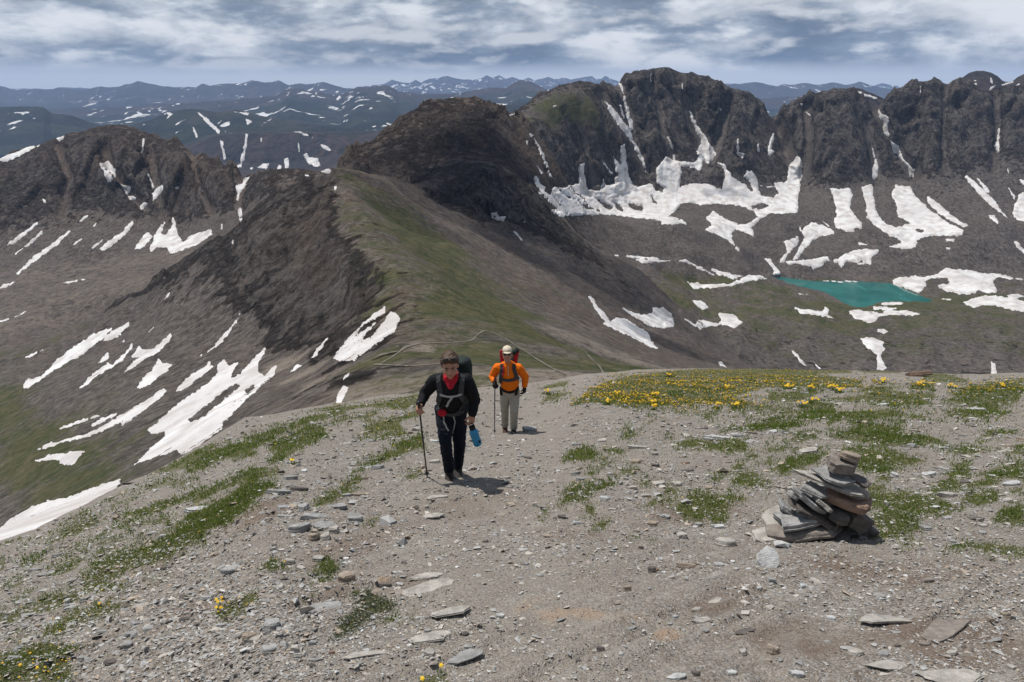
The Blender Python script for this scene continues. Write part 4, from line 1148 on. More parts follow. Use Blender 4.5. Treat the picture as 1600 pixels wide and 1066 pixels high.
# turf and tufts: crop, outline, how dense, flowers share, label when it stands alone as one tuft
TURF = [
 ('I', '380,600 470,500 600,470 720,430 800,380 880,320 960,260 1060,200 1165,130 1165,260 1080,300 1000,350 930,380 880,430 800,480 720,515 620,545 540,570 500,600 430,640 590,615 560,640 440,662 390,640', 1, .01),
 ('I', '220,440 330,330 420,295 465,345 350,400 260,430', .6, .0), ('I', '230,480 330,465 450,420 560,400 680,410 560,440 420,460 300,485', .5, .0), ('I', '70,540 140,505 210,495 190,520 130,548', .8, .0),
 ('I', '213,588 250,545 310,515 400,490 340,555 270,580', .8, 0), ('I', '440,275 540,235 650,212 600,245 500,275', .5, 0), ('I', '590,300 680,270 760,240 880,210 1020,185 960,215 850,250 760,275 660,312', .7, 0),
 ('I', '480,362 600,325 790,318 780,350 640,360 540,375', .55, 0), ('I', '640,190 700,160 800,140 900,150 850,185 760,175 690,200', .5, 0), ('I', '640,120 760,80 900,0 1165,0 1165,40 1000,60 900,90 760,115', .6, .0),
 ('I', '5,655 50,625 115,602 120,615 60,640', .7, 0), ('I', '38,705 90,670 155,662 130,685 70,702', .6, .01), ('I', '0,810 0,775 150,730 250,680 400,652 380,685 250,735 100,770 30,805', .8, .02),
 ('I', '208,852 260,790 340,745 440,715 560,708 585,716 470,762 340,805 260,850', .85, .03), ('I', '30,880 90,845 150,835 130,858 60,880', .4, 0), ('I', '480,300 560,285 620,300 540,320', .5, 0), ('I', '1040,120 1165,85 1165,105 1080,118', .6, 0),
 ('I', '0,1066 0,955 110,915 200,890 300,900 375,905 310,955 325,1066', 1, .02),
 ('I', '985,775 1020,715 1080,680 1165,655 1175,700 1120,725 1060,770 1010,785', 1, .03), ('I', '655,605 690,582 780,575 760,592 700,600', .5, 0), ('I', '280,640 320,620 330,630 300,645', .5, 0), ('I', '0,560 0,520 30,520 20,560', .8, 0), ('I', '75,460 160,420 170,440 110,460', .4, 0), ('I', '0,455 30,425 90,410 60,440', .5, 0),
 ('J', '0,1066 0,900 130,880 280,790 380,690 470,680 525,700 500,735 380,782 240,935 100,965 60,1055', 1, .005), ('J', '0,760 150,728 300,660 450,618 545,600 520,642 400,662 280,702 130,762 0,835', .85, 0),
 ('J', '0,600 200,480 400,405 500,348 600,350 680,290 950,228 960,260 750,312 640,352 560,382 480,442 350,492 200,542 80,602 0,632', .85, .0), ('J', '485,465 600,400 700,338 800,330 832,400 700,462 560,542 480,585 500,520', .9, .01),
 ('J', '815,340 900,300 980,278 1175,253 1100,288 960,302 880,330', .8, 0), ('J', '700,250 1000,213 1200,188 1400,135 1405,190 1300,242 1100,222 900,244', .9, .06), ('J', '1048,405 1080,338 1250,288 1405,238 1400,272 1280,312 1300,362 1150,372', .9, .08),
 ('J', '1115,412 1200,388 1295,376 1280,400 1200,414', .7, .02), ('J', '1038,605 1060,568 1200,500 1300,430 1425,385 1425,472 1250,522 1100,592', 1, .02),
 ('J', '1060,950 1090,915 1135,900 1120,925', .8, 0, 'small grass tuft at the end of the grey slate outcrop beside the trail'),
 ('J', '1310,672 1345,640 1395,625 1405,650 1350,668', .9, 0, 'small lone grass tuft in the gravel by the tip of the black trekking pole'),
 ('J', '905,715 950,680 1042,642 1042,690 960,712', .9, .01, 'grass tuft behind the slate outcrop, the upper of two in line'),
 ('J', '755,845 770,800 880,755 930,725 1030,712 1000,745 920,775 860,815', 1, 0, 'grass tuft growing against the slate outcrop, the lower of two in line'),
 ('K', '220,240 300,170 430,100 560,70 800,40 1000,25 1300,20 1579,22 1579,140 1400,140 1200,200 1400,250 1100,240 900,240 700,262 560,275 400,240 300,232', .95, .28), ('K', '0,150 100,115 190,98 185,130 30,152', .9, .02),
 ('K', '30,225 60,180 190,172 150,195 100,218', .9, .10, 'flat tuft with a few yellow flowers in the middle of the trail'),
 ('K', '162,592 200,540 300,505 370,540 340,582 230,592', 1, .02, 'dense grass tuft at the trail edge facing the rear hiker'),
 ('K', '395,520 470,512 545,530 530,558 440,546', .6, .05), ('K', '345,635 390,600 530,588 450,618 380,642', .6, .06), ('K', '300,600 340,570 420,590 360,610', .4, .03),
 ('K', '518,445 560,398 622,430 560,462', .8, 0, 'loose grass tuft in the gravel between the trail and the white slab'),
 ('K', '835,492 950,452 1080,478 1280,478 1292,532 1180,545 1000,502 920,512', 1, 0), ('K', '1130,405 1300,370 1450,328 1579,345 1579,385 1500,392 1300,412', 1, .01), ('K', '1015,335 1060,290 1090,275 1070,332', .8, 0),
 ('K', '560,285 700,262 900,250 1100,260 1300,280 1100,300 900,300 700,300', .35, .01), ('K', '1180,265 1400,235 1579,260 1579,320 1400,290 1250,300', .5, .0),
 ('K', '490,672 540,648 615,642 570,682', .8, 0, 'low bright green tuft on the gravel above the grey stones'), ('K', '288,682 330,652 365,675 340,690', .8, 0, 'small dull green tuft next to the flat grey stone at the trail edge'),
 ('K', '138,865 190,785 300,738 480,722 470,745 350,785 300,835 180,855', .85, .02), ('K', '283,918 305,872 345,872 350,912', 1, 0, 'small round bright green tuft on the bare gravel'), ('K', '342,995 380,966 432,962 420,998', .9, 0, 'flat bright green tuft just below the round tuft'),
 ('K', '618,745 660,712 705,712 680,748', .8, 0), ('K', '772,795 805,748 885,780 830,803', 1, 0), ('K', '640,885 700,830 860,820 900,845 800,850 740,862', .7, .03),
 ('K', '850,900 930,815 1000,795 1100,825 1180,885 1145,965 1050,948 960,942', 1, 0, 'large bright grass clump beside the leafy dark plant and the cairn'), ('K', '1075,825 1160,795 1285,820 1250,845 1100,842', .8, 0),
 ('K', '1065,705 1100,675 1165,692 1110,722', .9, 0), ('K', '1205,735 1230,668 1350,668 1425,742 1300,748', 1, 0, 'dense wedge-shaped grass tuft on bare gravel behind the cairn'), ('K', '1195,645 1230,600 1285,600 1270,640', .7, 0), ('K', '1465,625 1579,565 1579,645 1510,672', 1, 0), ('K', '1278,585 1320,528 1362,570 1330,590', .8, 0),
 ('K', '1400,535 1500,502 1555,510 1500,540', .7, 0), ('K', '1380,920 1440,890 1490,905 1470,925', .8, 0), ('K', '1330,610 1420,585 1470,600 1400,625', .6, 0), ('K', '750,465 800,430 850,440 830,465', .6, 0), ('K', '570,1066 590,1045 630,1050 625,1066', .8, 0), ('K', '20,940 40,880 80,875 60,930', .5, 0), ('K', '670,360 690,335 730,340 715,362', .7, 0),
 ('L', '0,15 300,22 500,18 520,52 300,55 580,100 560,140 300,150 0,105', 1, .16), ('L', '540,35 700,28 850,25 820,52 600,50', 1, .05), ('L', '350,212 560,190 700,158 1030,178 1000,245 760,252 500,216', 1, .02), ('L', '0,170 200,165 330,170 180,232 0,222', .9, .02),
 ('L', '178,335 200,250 300,218 420,258 400,325 300,345', 1, 0), ('L', '365,372 380,300 560,285 760,275 900,312 740,322 560,372 460,340', .9, .01), ('L', '540,165 640,130 780,140 740,165', 1, .25), ('L', '870,152 900,110 1000,120 1020,155', 1, .25),
 ('L', '1080,222 1200,178 1579,160 1545,232 1380,275 1200,242', 1, .0), ('L', '1088,325 1160,288 1400,268 1465,302 1330,335 1200,315', 1, 0, 'flat dark green turf cushion in front of the long white slab'), ('L', '800,302 930,300 1060,320 900,332', .7, 0), ('L', '1110,185 1200,138 1400,110 1579,85 1579,155 1230,192', 1, .14),
 ('L', '940,100 980,50 1080,50 1230,90 1220,110 1060,110', .8, .0), ('L', '0,405 0,330 60,322 120,345 212,385 60,398', .9, 0), ('L', '120,465 200,420 325,450 200,482', .8, 0), ('L', '368,445 500,395 640,365 825,385 832,432 620,475 480,465', 1, 0), ('L', '660,505 720,465 860,425 960,430 1095,470 950,495 780,505', 1, 0),
 ('L', '0,540 0,505 130,508 80,525', .7, 0), ('L', '25,635 200,558 372,535 300,602 100,672', 1, 0), ('L', '0,620 0,590 30,590 20,620', .8, 0), ('L', '435,535 560,498 690,540 980,592 900,612 700,642 560,665 545,600', .85, 0), ('L', '615,785 640,738 725,750 700,775', .8, 0),
 ('L', '595,875 620,800 850,778 1050,820 1185,890 1100,925 900,912 700,872', .95, .0), ('L', '640,955 720,880 880,940 945,1000 800,1066 690,1066', .9, .0), ('L', '995,785 1040,720 1130,700 1210,752 1050,775', 1, 0, 'dark green turf cushion with small white stones in it'),
 ('L', '1230,745 1300,708 1415,708 1380,748', .9, 0), ('L', '1115,668 1150,605 1240,615 1250,670 1180,680', 1, 0, 'spiky dark tuft behind the pale flat stones'), ('L', '660,665 690,620 740,610 745,660 700,680', .9, 0), ('L', '670,715 700,680 745,690 720,715', .8, 0), ('L', '1055,535 1200,500 1425,530 1200,555', .7, 0), ('L', '1305,445 1380,398 1525,418 1360,444', .9, 0),
 ('L', '1470,550 1579,488 1579,552', 1, 0), ('L', '1350,700 1370,640 1579,598 1579,705', .75, .0), ('L', '1185,835 1250,768 1435,780 1400,842 1300,875', .75, 0), ('L', '1395,965 1440,900 1579,855 1579,1000 1450,985', .85, .0), ('L', '700,470 740,440 760,480 720,500', .8, 0),
 ('L', '1270,690 1330,640 1370,660 1340,690', .6, 0), ('L', '1480,790 1579,740 1579,790', .7, 0),
 ('M', '1095,230 1180,200 1250,185 1400,198 1640,228 1640,275 1400,262 1250,212 1150,228', .8, .0), ('M', '835,215 850,170 890,190 880,215', .7, 0), ('M', '885,180 905,140 935,165', .6, 0),
 ('H', '505,745 540,668 600,655 685,712 660,752 560,755', .95, .0, 'grey-green leafy tuft in the middle of the stony trail'), ('H', '408,865 450,770 520,748 585,772 500,825', 1, 0, 'bright grass tuft just below the grey-green leafy tuft'), ('H', '618,795 690,750 705,792', .8, 0),
 ('H', '480,670 510,645 550,650 510,672', .8, 0), ('H', '308,575 350,508 400,505 432,545 400,572', 1, 0, 'round dark green tuft next to the tan stone block'), ('H', '78,545 130,502 207,530 140,552', 1, .02, 'low tuft in front of a pale flat stone above the tan block'), ('H', '258,690 330,658 315,690', .7, 0), ('H', '265,610 300,580 340,600 300,620', .4, 0),
 ('H', '790,1080 830,1030 930,1005 940,1080', .6, .0), ('H', '250,720 275,705 285,722', .7, 0), ('H', '1350,310 1370,270 1395,270 1385,310', .4, 0), ('H', '1440,260 1480,190 1515,170 1515,230', .8, .01), ('H', '700,770 780,740 780,770', .35, 0),
 ('N', '510,90 540,60 605,58 570,95', .8, 0), ('N', '740,160 760,138 795,145 770,165', .6, 0), ('N', '850,190 870,165 900,175 890,195', .5, 0),
]

# ground sheet
NGC, NGR = 500, 430
ag = np.linspace(-1.28, 1.28, NGC)
rr = np.concatenate([np.linspace(-4.0, 0.85, 30, endpoint=False), np.geomspace(0.85, 110, NGR - 30)])
GA, GY = np.meshgrid(ag, rr)
_, _, ye_ = slope_par(ag)
fy = np.clip(ye_ * 1.7, 30, 105) / 110.0
GYs = np.where(GY > 0.85, 0.85 * (np.maximum(GY, 0.85) / 0.85) ** (np.log(fy * 110 / 0.85) / np.log(110 / 0.85))[None], GY)
GX = GA * np.where(GYs > 1.4, GYs, 1.4) + np.sign(GA) * (np.abs(GA) / 1.28) ** 4 * 4.0
GZ = ground_h(GX, GYs)
GV = np.stack([GX.ravel(), GYs.ravel(), GZ.ravel()], -1)
# where turf grows the soil is darker: a fact of the ground, stored per vertex
gpx, gpy = proj(GV)
turf_m = np.zeros(len(GV))
polys = []
for e in TURF:
    p = poly_of(e[1], e[0])
    polys.append(p)
    lo, hi = p.min(0) - 14, p.max(0) + 14
    m = np.nonzero((gpx > lo[0]) & (gpx < hi[0]) & (gpy > lo[1]) & (gpy < hi[1]) & (GV[:, 1] > 0.8))[0]
    if len(m):
        sd = poly_sd(np.stack([gpx[m], gpy[m]], -1), p)
        turf_m[m] = np.maximum(turf_m[m], np.clip(sd / 7 + 0.55, 0, 1) * min(1, e[2] + .1))


def blob_mask(lst):
    out = np.zeros(len(GV))
    for px, py, rx, ry, ang in lst:
        c, s = math.cos(R(ang)), math.sin(R(ang))
        dx, dy = gpx - px, gpy - py
        u = (dx * c - dy * s) / rx; v = (dx * s + dy * c) / ry
        out = np.maximum(out, np.clip(1.5 - np.hypot(u, v), 0, 1))
    return out


orange = blob_mask([(870, 955, 40, 22, 15), (920, 960, 50, 14, -10), (985, 963, 50, 16, -5), (1045, 992, 32, 14, 0), (835, 938, 40, 12, 20), (1058, 1034, 12, 9, 0), (520, 600, 5, 4, 0), (820, 745, 14, 6, 0), (600, 905, 20, 7, 0)])
brown_s = blob_mask([(640, 905, 60, 16, 20), (1240, 1000, 90, 40, 0), (1400, 985, 90, 22, 10), (1520, 1010, 120, 40, 0), (500, 930, 60, 25, 20), (270, 960, 60, 20, 20), (900, 835, 60, 16, 0), (1130, 940, 80, 24, 15), (600, 830, 70, 16, 15), (1080, 800, 90, 20, 0), (1380, 890, 160, 24, 0),
                     (420, 800, 60, 20, 25), (240, 880, 60, 16, 20), (560, 850, 120, 20, 20), (740, 790, 80, 30, 10)])
near_ok = GV[:, 1] > 0.5
trail = np.clip(1 - np.abs(GV[:, 0] - np.interp(GV[:, 1], [0, 2, 4, 6.6, 11, 20, 40, 70], [0.0, -0.05, -0.3, -0.45, 0.1, 1.3, 4.6, 9.0])) / np.interp(GV[:, 1], [2, 6, 11, 30, 60], [1.6, 1.5, 1.1, 1.5, 2.2]), 0, 1)
gcov = np.stack([turf_m * near_ok, orange * near_ok, brown_s * near_ok], -1)


def ground_material():
    m, t = mat('gravel_ground')
    P = t.node('ShaderNodeTexCoord').outputs['Object']
    sp = t.node('ShaderNodeSeparateColor')
    t.put(sp.inputs[0], t.attr('cover').outputs['Color'])
    turf, orange, brown = sp.outputs[0], sp.outputs[1], sp.outputs[2]
    tr = t.attr('trail').outputs['Fac']
    wp = t.node('ShaderNodeVectorMath', operation='ADD')
    t.put(wp.inputs[0], P)
    t.put(wp.inputs[1], t.scalevec(t.noise(P, 9.0, 3.0, 0.6, out=1), (0.05, 0.05, 0.05)))
    PW = wp.outputs[0]
    n0 = t.noise(P, 0.9, 6.0, 0.6)
    n1 = t.noise(P, 5.0, 8.0, 0.66)
    n2 = t.noise(P, 38.0, 6.0, 0.7)
    nM = t.noise(P, 2.6, 7.0, 0.62, 0.4)
    v1 = t.vor(PW, 42.0, out='Color')
    v1d = t.vor(PW, 42.0)
    v2 = t.vor(PW, 95.0, out='Color')
    v2d = t.vor(PW, 95.0)
    s1 = t.node('ShaderNodeSeparateColor'); t.put(s1.inputs[0], v1)
    s2 = t.node('ShaderNodeSeparateColor'); t.put(s2.inputs[0], v2)
    soil = t.mix(t.ramp(n1, 0.35, 0.68), (0.160, 0.130, 0.105), (0.270, 0.233, 0.194))
    grit = t.mix(s2.outputs[0], (0.108, 0.099, 0.089), (0.381, 0.359, 0.324))
    c = t.mix(t.math('MULTIPLY', t.ramp(s2.outputs[1], 0.25, 0.55), 0.80), soil, grit)
    peb = t.mix(s1.outputs[0], (0.14, 0.137, 0.133), (0.42, 0.41, 0.40))
    pm = t.math('MULTIPLY', t.math('GREATER_THAN', t.math('ADD', s1.outputs[1], t.math('MULTIPLY', t.math('SUBTRACT', n1, .5), 1.2)), 0.56), t.ramp(v1d, 0.0, 0.55, 1.0, 0.15))
    c = t.mix(t.math('MULTIPLY', pm, 0.8), c, peb)
    c = t.mix(t.math('MULTIPLY', t.ramp(t.math('ADD', t.math('MULTIPLY', brown, 0.75), t.math('MULTIPLY', t.math('SUBTRACT', nM, 0.5), 2.6)), 0.25, 0.95), 0.62), c, (0.140, 0.096, 0.070))
    c = t.mix(t.math('MULTIPLY', t.ramp(t.math('ADD', t.math('MULTIPLY', orange, 0.85), t.math('ADD', t.math('MULTIPLY', t.math('SUBTRACT', nM, 0.5), 2.4), t.math('MULTIPLY', t.math('SUBTRACT', n2, 0.5), 1.0))), 0.60, 1.05), 0.55), c, (0.40, 0.255, 0.150))
    c = t.mix(t.math('MULTIPLY', t.ramp(n0, 0.52, 0.70), 0.25), c, (0.29, 0.28, 0.27))
    rot = t.node('ShaderNodeVectorRotate', rotation_type='Z_AXIS')
    t.put(rot.inputs['Vector'], P)
    rot.inputs['Angle'].default_value = -math.atan2(RIB[1], RIB[0])
    nr = t.noise(t.scalevec(rot.outputs[0], (1.1, 8.0, 1.0)), 1.0, 6.0, 0.6, 0.3)
    rmk = t.math('MULTIPLY', t.ramp(nr, 0.54, 0.64), t.ramp(nM, 0.42, 0.62))
    c = t.mix(t.math('MULTIPLY', rmk, 0.65), c, t.mix(n1, (0.24, 0.225, 0.205), (0.42, 0.40, 0.37)))
    tk = t.ramp(t.math('ADD', tr, t.math('MULTIPLY', t.math('SUBTRACT', nM, 0.5), 1.2)), 0.15, 0.85)
    c = t.mix(t.math('MULTIPLY', tk, 0.38), c, t.mix(n2, (0.196, 0.174, 0.147), (0.340, 0.312, 0.274)))
    tm = t.ramp(t.math('ADD', turf, t.math('MULTIPLY', t.math('SUBTRACT', n1, 0.5), 1.1)), 0.40, 0.72)
    c = t.mix(t.math('MULTIPLY', tm, 0.85), c, t.mix(n2, (0.060, 0.072, 0.020), (0.120, 0.112, 0.050)))
    h = t.math('ADD', t.math('MULTIPLY', t.ramp(v1d, 0.0, 0.6, 1.0, 0.0), t.math('MULTIPLY', pm, 1.2)), t.math('MULTIPLY', t.ramp(v2d, 0.0, 0.6, 1.0, 0.0), 0.45))
    h = t.math('ADD', h, t.math('MULTIPLY', n2, 0.9))
    h = t.math('ADD', h, t.math('MULTIPLY', n1, 2.4))
    t.principled(c, 0.95, t.bump(h, 0.9, 0.012), 0.12)
    return m


ground = mesh_obj('ground', GV, grid_faces(NGR, NGC), ground_material(), cols={'cover': gcov, 'trail': np.repeat(trail[:, None], 3, 1)})
tag(ground, 'bare gravel and soil of the summit slope with the worn trail running through it', kind='structure')

# ------------------------------------------------------------------ loose stones
SLATE = {'grey': (0.345, 0.345, 0.338), 'pale': (0.43, 0.405, 0.368), 'white': (0.52, 0.525, 0.52), 'tan': (0.36, 0.30, 0.24), 'dark': (0.135, 0.122, 0.113), 'rust': (0.30, 0.205, 0.155), 'brown': (0.270, 0.238, 0.210)}
M_STONE = {}
for nm, colr in SLATE.items():
    m, t = mat('stone_' + nm)
    P = t.node('ShaderNodeNewGeometry').outputs['Position']
    oi = t.node('ShaderNodeObjectInfo')
    n1 = t.noise(P, 13.0, 8.0, 0.68)
    n2 = t.noise(t.scalevec(P, (.5, .5, 2.4)), 48.0, 6.0, 0.68, 0.3)
    n3 = t.noise(P, 160.0, 4.0, 0.65)
    dk = tuple(v * 0.70 for v in colr); lt = tuple(min(0.7, v * 1.28) for v in colr)
    c = t.mix(t.ramp(n1, 0.33, 0.67), dk, lt)
    c = t.mix(t.math('MULTIPLY', t.ramp(n2, 0.52, 0.68), 0.22), c, (0.30, 0.235, 0.180))
    c = t.mix(t.math('MULTIPLY', t.ramp(n3, 0.55, 0.75), 0.4), c, (0.08, 0.075, 0.07))
    c = t.mix(t.math('MULTIPLY', oi.outputs['Random'], 0.3), c, dk)
    h = t.math('ADD', t.math('MULTIPLY', n2, 1.0), t.math('ADD', t.math('MULTIPLY', n1, 1.6), t.math('MULTIPLY', n3, 0.35)))
    t.principled(c, 0.9, t.bump(h, 0.8, 0.02), 0.18)
    M_STONE[nm] = m


def slab_mesh(name, seed, m, flat=0.2, n=8, chip=0.35):
    """unit slab: broken outline with sharp corners, cleaved layers that step back on the sides"""
    r = random.Random(seed)
    n = max(5, min(n, 8))
    bm = bmesh.new()
    # corners on a stretched broken polygon
    ang = [(i + r.uniform(-.33, .33)) / n * 2 * math.pi for i in range(n)]
    rad = [r.uniform(1 - chip * 1.25, 1.0) for _ in range(n)]
    pts = [(math.cos(a) * q * .5, math.sin(a) * q * .5) for a, q in zip(ang, rad)]
    # split each side once with a small notch
    out = []
    for i in range(n):
        x0, y0 = pts[i]; x1, y1 = pts[(i + 1) % n]
        out.append((x0, y0))
        f = r.uniform(.3, .7); k = r.uniform(-.045, .03)
        out.append((x0 + (x1 - x0) * f - (y1 - y0) * k * 2, y0 + (y1 - y0) * f + (x1 - x0) * k * 2))
    n2 = len(out)
    tx, ty = r.uniform(-.35, .35), r.uniform(-.35, .35)
    rings = []
    z = -0.5
    steps = [(-0.5, .93), (-0.12, 1.0), (-0.06, .95), (0.30, .985), (0.42, .955), (0.5, .90)]
    dx, dy = 0.0, 0.0
    for z, k in steps:
        dx += r.uniform(-.018, .018); dy += r.uniform(-.018, .018)
        rings.append([bm.verts.new((x * k * (1 + r.uniform(-.03, .03)) + dx, y * k * (1 + r.uniform(-.03, .03)) + dy, (z + r.uniform(-.03, .03)) * flat + (tx * x + ty * y) * flat * (z + .5))) for x, y in out])
    for lo, hi in zip(rings[:-1], rings[1:]):
        for i in range(n2):
            bm.faces.new((lo[i], lo[(i + 1) % n2], hi[(i + 1) % n2], hi[i]))
    bm.faces.new(rings[0][::-1])
    c = bm.verts.new((r.uniform(-.12, .12), r.uniform(-.12, .12), sum(v.co.z for v in rings[-1]) / n2 + flat * r.uniform(.0, .07)))
    for i in range(n2):
        bm.faces.new((rings[-1][i], rings[-1][(i + 1) % n2], c))
    bmesh.ops.recalc_face_normals(bm, faces=bm.faces)
    me = bpy.data.meshes.new(name)
    bm.to_mesh(me); bm.free()
    me.materials.append(m)
    return me


MESHES = {}


def stone_mesh(colr, k, flat):
    key = (colr, k, flat)
    if key not in MESHES:
        MESHES[key] = slab_mesh('stone', hash(key) % 100000 if False else (list(SLATE).index(colr) * 131 + k * 17 + int(flat * 100)), M_STONE[colr], flat, 7 + k % 4, 0.30 + 0.05 * (k % 3))
    return MESHES[key]


def zone(px, py):
    if py > 900 and px < 640: return 'among the slate chips at the lower edge of the slope'
    if px < 400: return 'on the gravel beside the long diagonal grass strip'
    if px < 600 and 735 < py < 850: return 'in the broken slate outcrop beside the trail'
    if px < 660: return 'between the grass strips behind the front hiker'
    if py > 880 and px > 1000: return 'in the brown soil in front of the cairn'
    if px < 890 and py < 765: return 'on the trail around the two hikers'
    if px < 1010 and py >= 765: return 'on the bare trail in front of the hikers'
    if py < 640: return 'on the gravel just below the yellow flowers'
    if 1160 < px < 1440 and py > 690: return 'on the gravel round the foot of the cairn'
    if px >= 1330: return 'in the turf and gravel behind the cairn'
    if py < 730: return 'in the gravel between the trail and the flower meadow'
    return 'between the trail and the cairn'


PLACED = []         # (object, colour, shape, zone, size)


def put_stone(px, py, wpx, hpx, colr, rot=None, k=None, flat=None, yaw=None):
    p = gpoint(px, py)
    mp = mpp_at(p)
    wd = wpx * mp
    dep = max(0.42 * wd, min(1.1 * wd, hpx * mp / 0.55))
    th = (0.42 if hpx > 0.62 * wpx else 0.24) * min(wd, dep) * random.uniform(.8, 1.2)
    wd *= 1.12
    k = random.randrange(10) if k is None else k
    me = stone_mesh(colr, k, 1.0)
    o = bpy.data.objects.new('stone', me)
    COL.objects.link(o)
    th *= 1.25
    s, kk, _ = slope_par(p.x / p.y)
    nrm = Vector((0.0, float(s), 1.0)).normalized()
    q = nrm.to_track_quat('Z', 'Y')
    yawm = random.uniform(-.25, .25) if yaw is None else yaw
    tl = Matrix.Rotation(random.uniform(-.14, .14), 4, 'X') @ Matrix.Rotation(random.uniform(-.14, .14), 4, 'Y')
    zrot = Matrix.Rotation(yawm, 4, 'Z')
    o.matrix_world = Matrix.Translation(p + nrm * th * 0.34) @ (q.to_matrix().to_4x4() @ zrot @ tl) @ Matrix.Diagonal((wd, dep, th, 1))
    shape = 'slab' if hpx < 0.45 * wpx else ('block' if hpx > 0.7 * wpx else 'stone')
    PLACED.append((o, colr, shape, zone(px, py), wpx * hpx))
    return o


def put_list(crop, lst):
    ox, oy, s = CROPS[crop]
    for e in lst:
        x, y, wd, h, c = e[:5]
        put_stone(ox + x / s, oy + (y + h * 0.25) / s, wd / s, h / s, c, yaw=e[5] if len(e) > 5 else None)


put_list('H', [(155, 212, 150, 30, 'grey', .1), (255, 200, 100, 20, 'dark'), (190, 272, 75, 28, 'grey', .3), (240, 270, 50, 22, 'grey'), (270, 280, 55, 40, 'grey'), (175, 302, 75, 28, 'grey'), (248, 358, 135, 56, 'grey', .3),
               (320, 308, 150, 50, 'grey', .25), (437, 270, 78, 45, 'grey'), (508, 312, 110, 52, 'grey', -.2), (365, 345, 120, 60, 'grey', .4), (408, 372, 64, 45, 'pale'), (318, 400, 56, 46, 'tan'), (372, 397, 54, 46, 'pale'),
               (335, 492, 78, 40, 'pale'), (385, 460, 42, 25, 'tan'), (207, 507, 72, 36, 'pale'), (465, 577, 84, 62, 'tan', .1), (155, 617, 62, 30, 'pale'), (125, 817, 82, 62, 'grey'), (45, 872, 92, 45, 'pale'), (120, 907, 82, 42, 'grey'),
               (1170, 755, 40, 35, 'white'), (850, 930, 66, 40, 'pale'), (1192, 140, 72, 20, 'pale', .1), (1258, 36, 45, 16, 'grey'), (1298, 42, 42, 16, 'dark'), (1210, 188, 42, 13, 'pale'), (1220, 260, 46, 24, 'tan'), (1450, 305, 42, 18, 'dark'),
               (612, 92, 66, 34, 'grey', .4), (560, 143, 52, 20, 'tan'), (400, 925, 32, 26, 'rust'), (325, 960, 92, 30, 'grey', .2), (255, 535, 62, 26, 'pale'), (640, 604, 80, 26, 'dark', .2), (525, 607, 82, 26, 'brown', .1), (870, 58, 64, 26, 'pale'),
               (215, 145, 70, 24, 'grey'), (375, 172, 40, 22, 'grey'), (460, 345, 60, 22, 'pale'), (520, 220, 70, 24, 'tan'), (470, 225, 50, 20, 'grey'), (110, 315, 40, 22, 'brown'), (330, 460, 36, 22, 'grey'), (520, 1000, 70, 24, 'grey', .3)])
put_list('I', [(905, 285, 128, 42, 'white', .1), (650, 717, 104, 34, 'pale', .3), (620, 790, 76, 40, 'grey', .5), (580, 900, 58, 36, 'grey'), (942, 670, 84, 32, 'grey', .2), (858, 657, 62, 25, 'grey'), (1012, 640, 54, 20, 'tan', .2), (1065, 542, 140, 36, 'grey', .4),
               (762, 540, 70, 18, 'dark'), (1130, 877, 82, 55, 'tan'), (385, 692, 64, 30, 'grey', .5), (268, 502, 72, 28, 'grey', .4), (755, 406, 54, 18, 'white'), (500, 970, 62, 26, 'dark', .2), (325, 992, 38, 20, 'pale'), (380, 970, 62, 30, 'grey'), (592, 165, 92, 20, 'dark', .2),
               (1005, 802, 58, 28, 'grey'), (838, 772, 54, 26, 'dark', .2), (460, 890, 90, 22, 'dark', .3), (600, 855, 70, 28, 'grey', .5), (160, 575, 60, 24, 'grey', .3), (700, 400, 60, 18, 'grey', .3), (70, 955, 80, 22, 'grey', .1), (820, 915, 60, 24, 'dark', .3), (470, 830, 70, 20, 'grey', .3), (1065, 462, 34, 20, 'pale'), (1075, 400, 30, 14, 'dark')])
put_list('K', [(237, 480, 58, 28, 'white'), (397, 460, 72, 28, 'pale'), (230, 674, 92, 38, 'grey', .15), (605, 597, 84, 42, 'tan', -.2), (717, 550, 72, 34, 'pale'), (1120, 452, 200, 38, 'white', .05), (1237, 442, 82, 46, 'white', -.1), (1317, 438, 84, 30, 'tan', .2), (742, 732, 104, 50, 'pale', .3),
               (862, 736, 74, 40, 'pale'), (415, 817, 72, 58, 'white'), (150, 928, 58, 24, 'dark', .1), (247, 962, 64, 30, 'white'), (460, 890, 64, 24, 'pale', .2), (702, 962, 84, 38, 'tan', .3), (768, 930, 54, 24, 'grey'), (1055, 760, 58, 34, 'tan'), (662, 802, 84, 24, 'pale', .2), (588, 762, 64, 30, 'pale'),
               (922, 662, 92, 16, 'dark', .05), (907, 616, 74, 15, 'rust', .1), (885, 1042, 64, 50, 'pale'), (1115, 987, 84, 30, 'white'), (1452, 432, 62, 38, 'white'), (1512, 432, 44, 30, 'grey'), (992, 970, 62, 34, 'grey'), (450, 305, 54, 14, 'white'), (620, 510, 180, 22, 'pale', .15), (880, 542, 46, 18, 'pale'), (1030, 395, 60, 14, 'dark'), (1180, 610, 50, 18, 'brown'), (930, 370, 36, 16, 'dark'),
               (60, 1040, 60, 24, 'tan'), (1230, 660, 90, 26, 'pale'), (440, 692, 34, 24, 'white'), (1560, 770, 50, 34, 'pale'), (1130, 830, 60, 26, 'pale')])
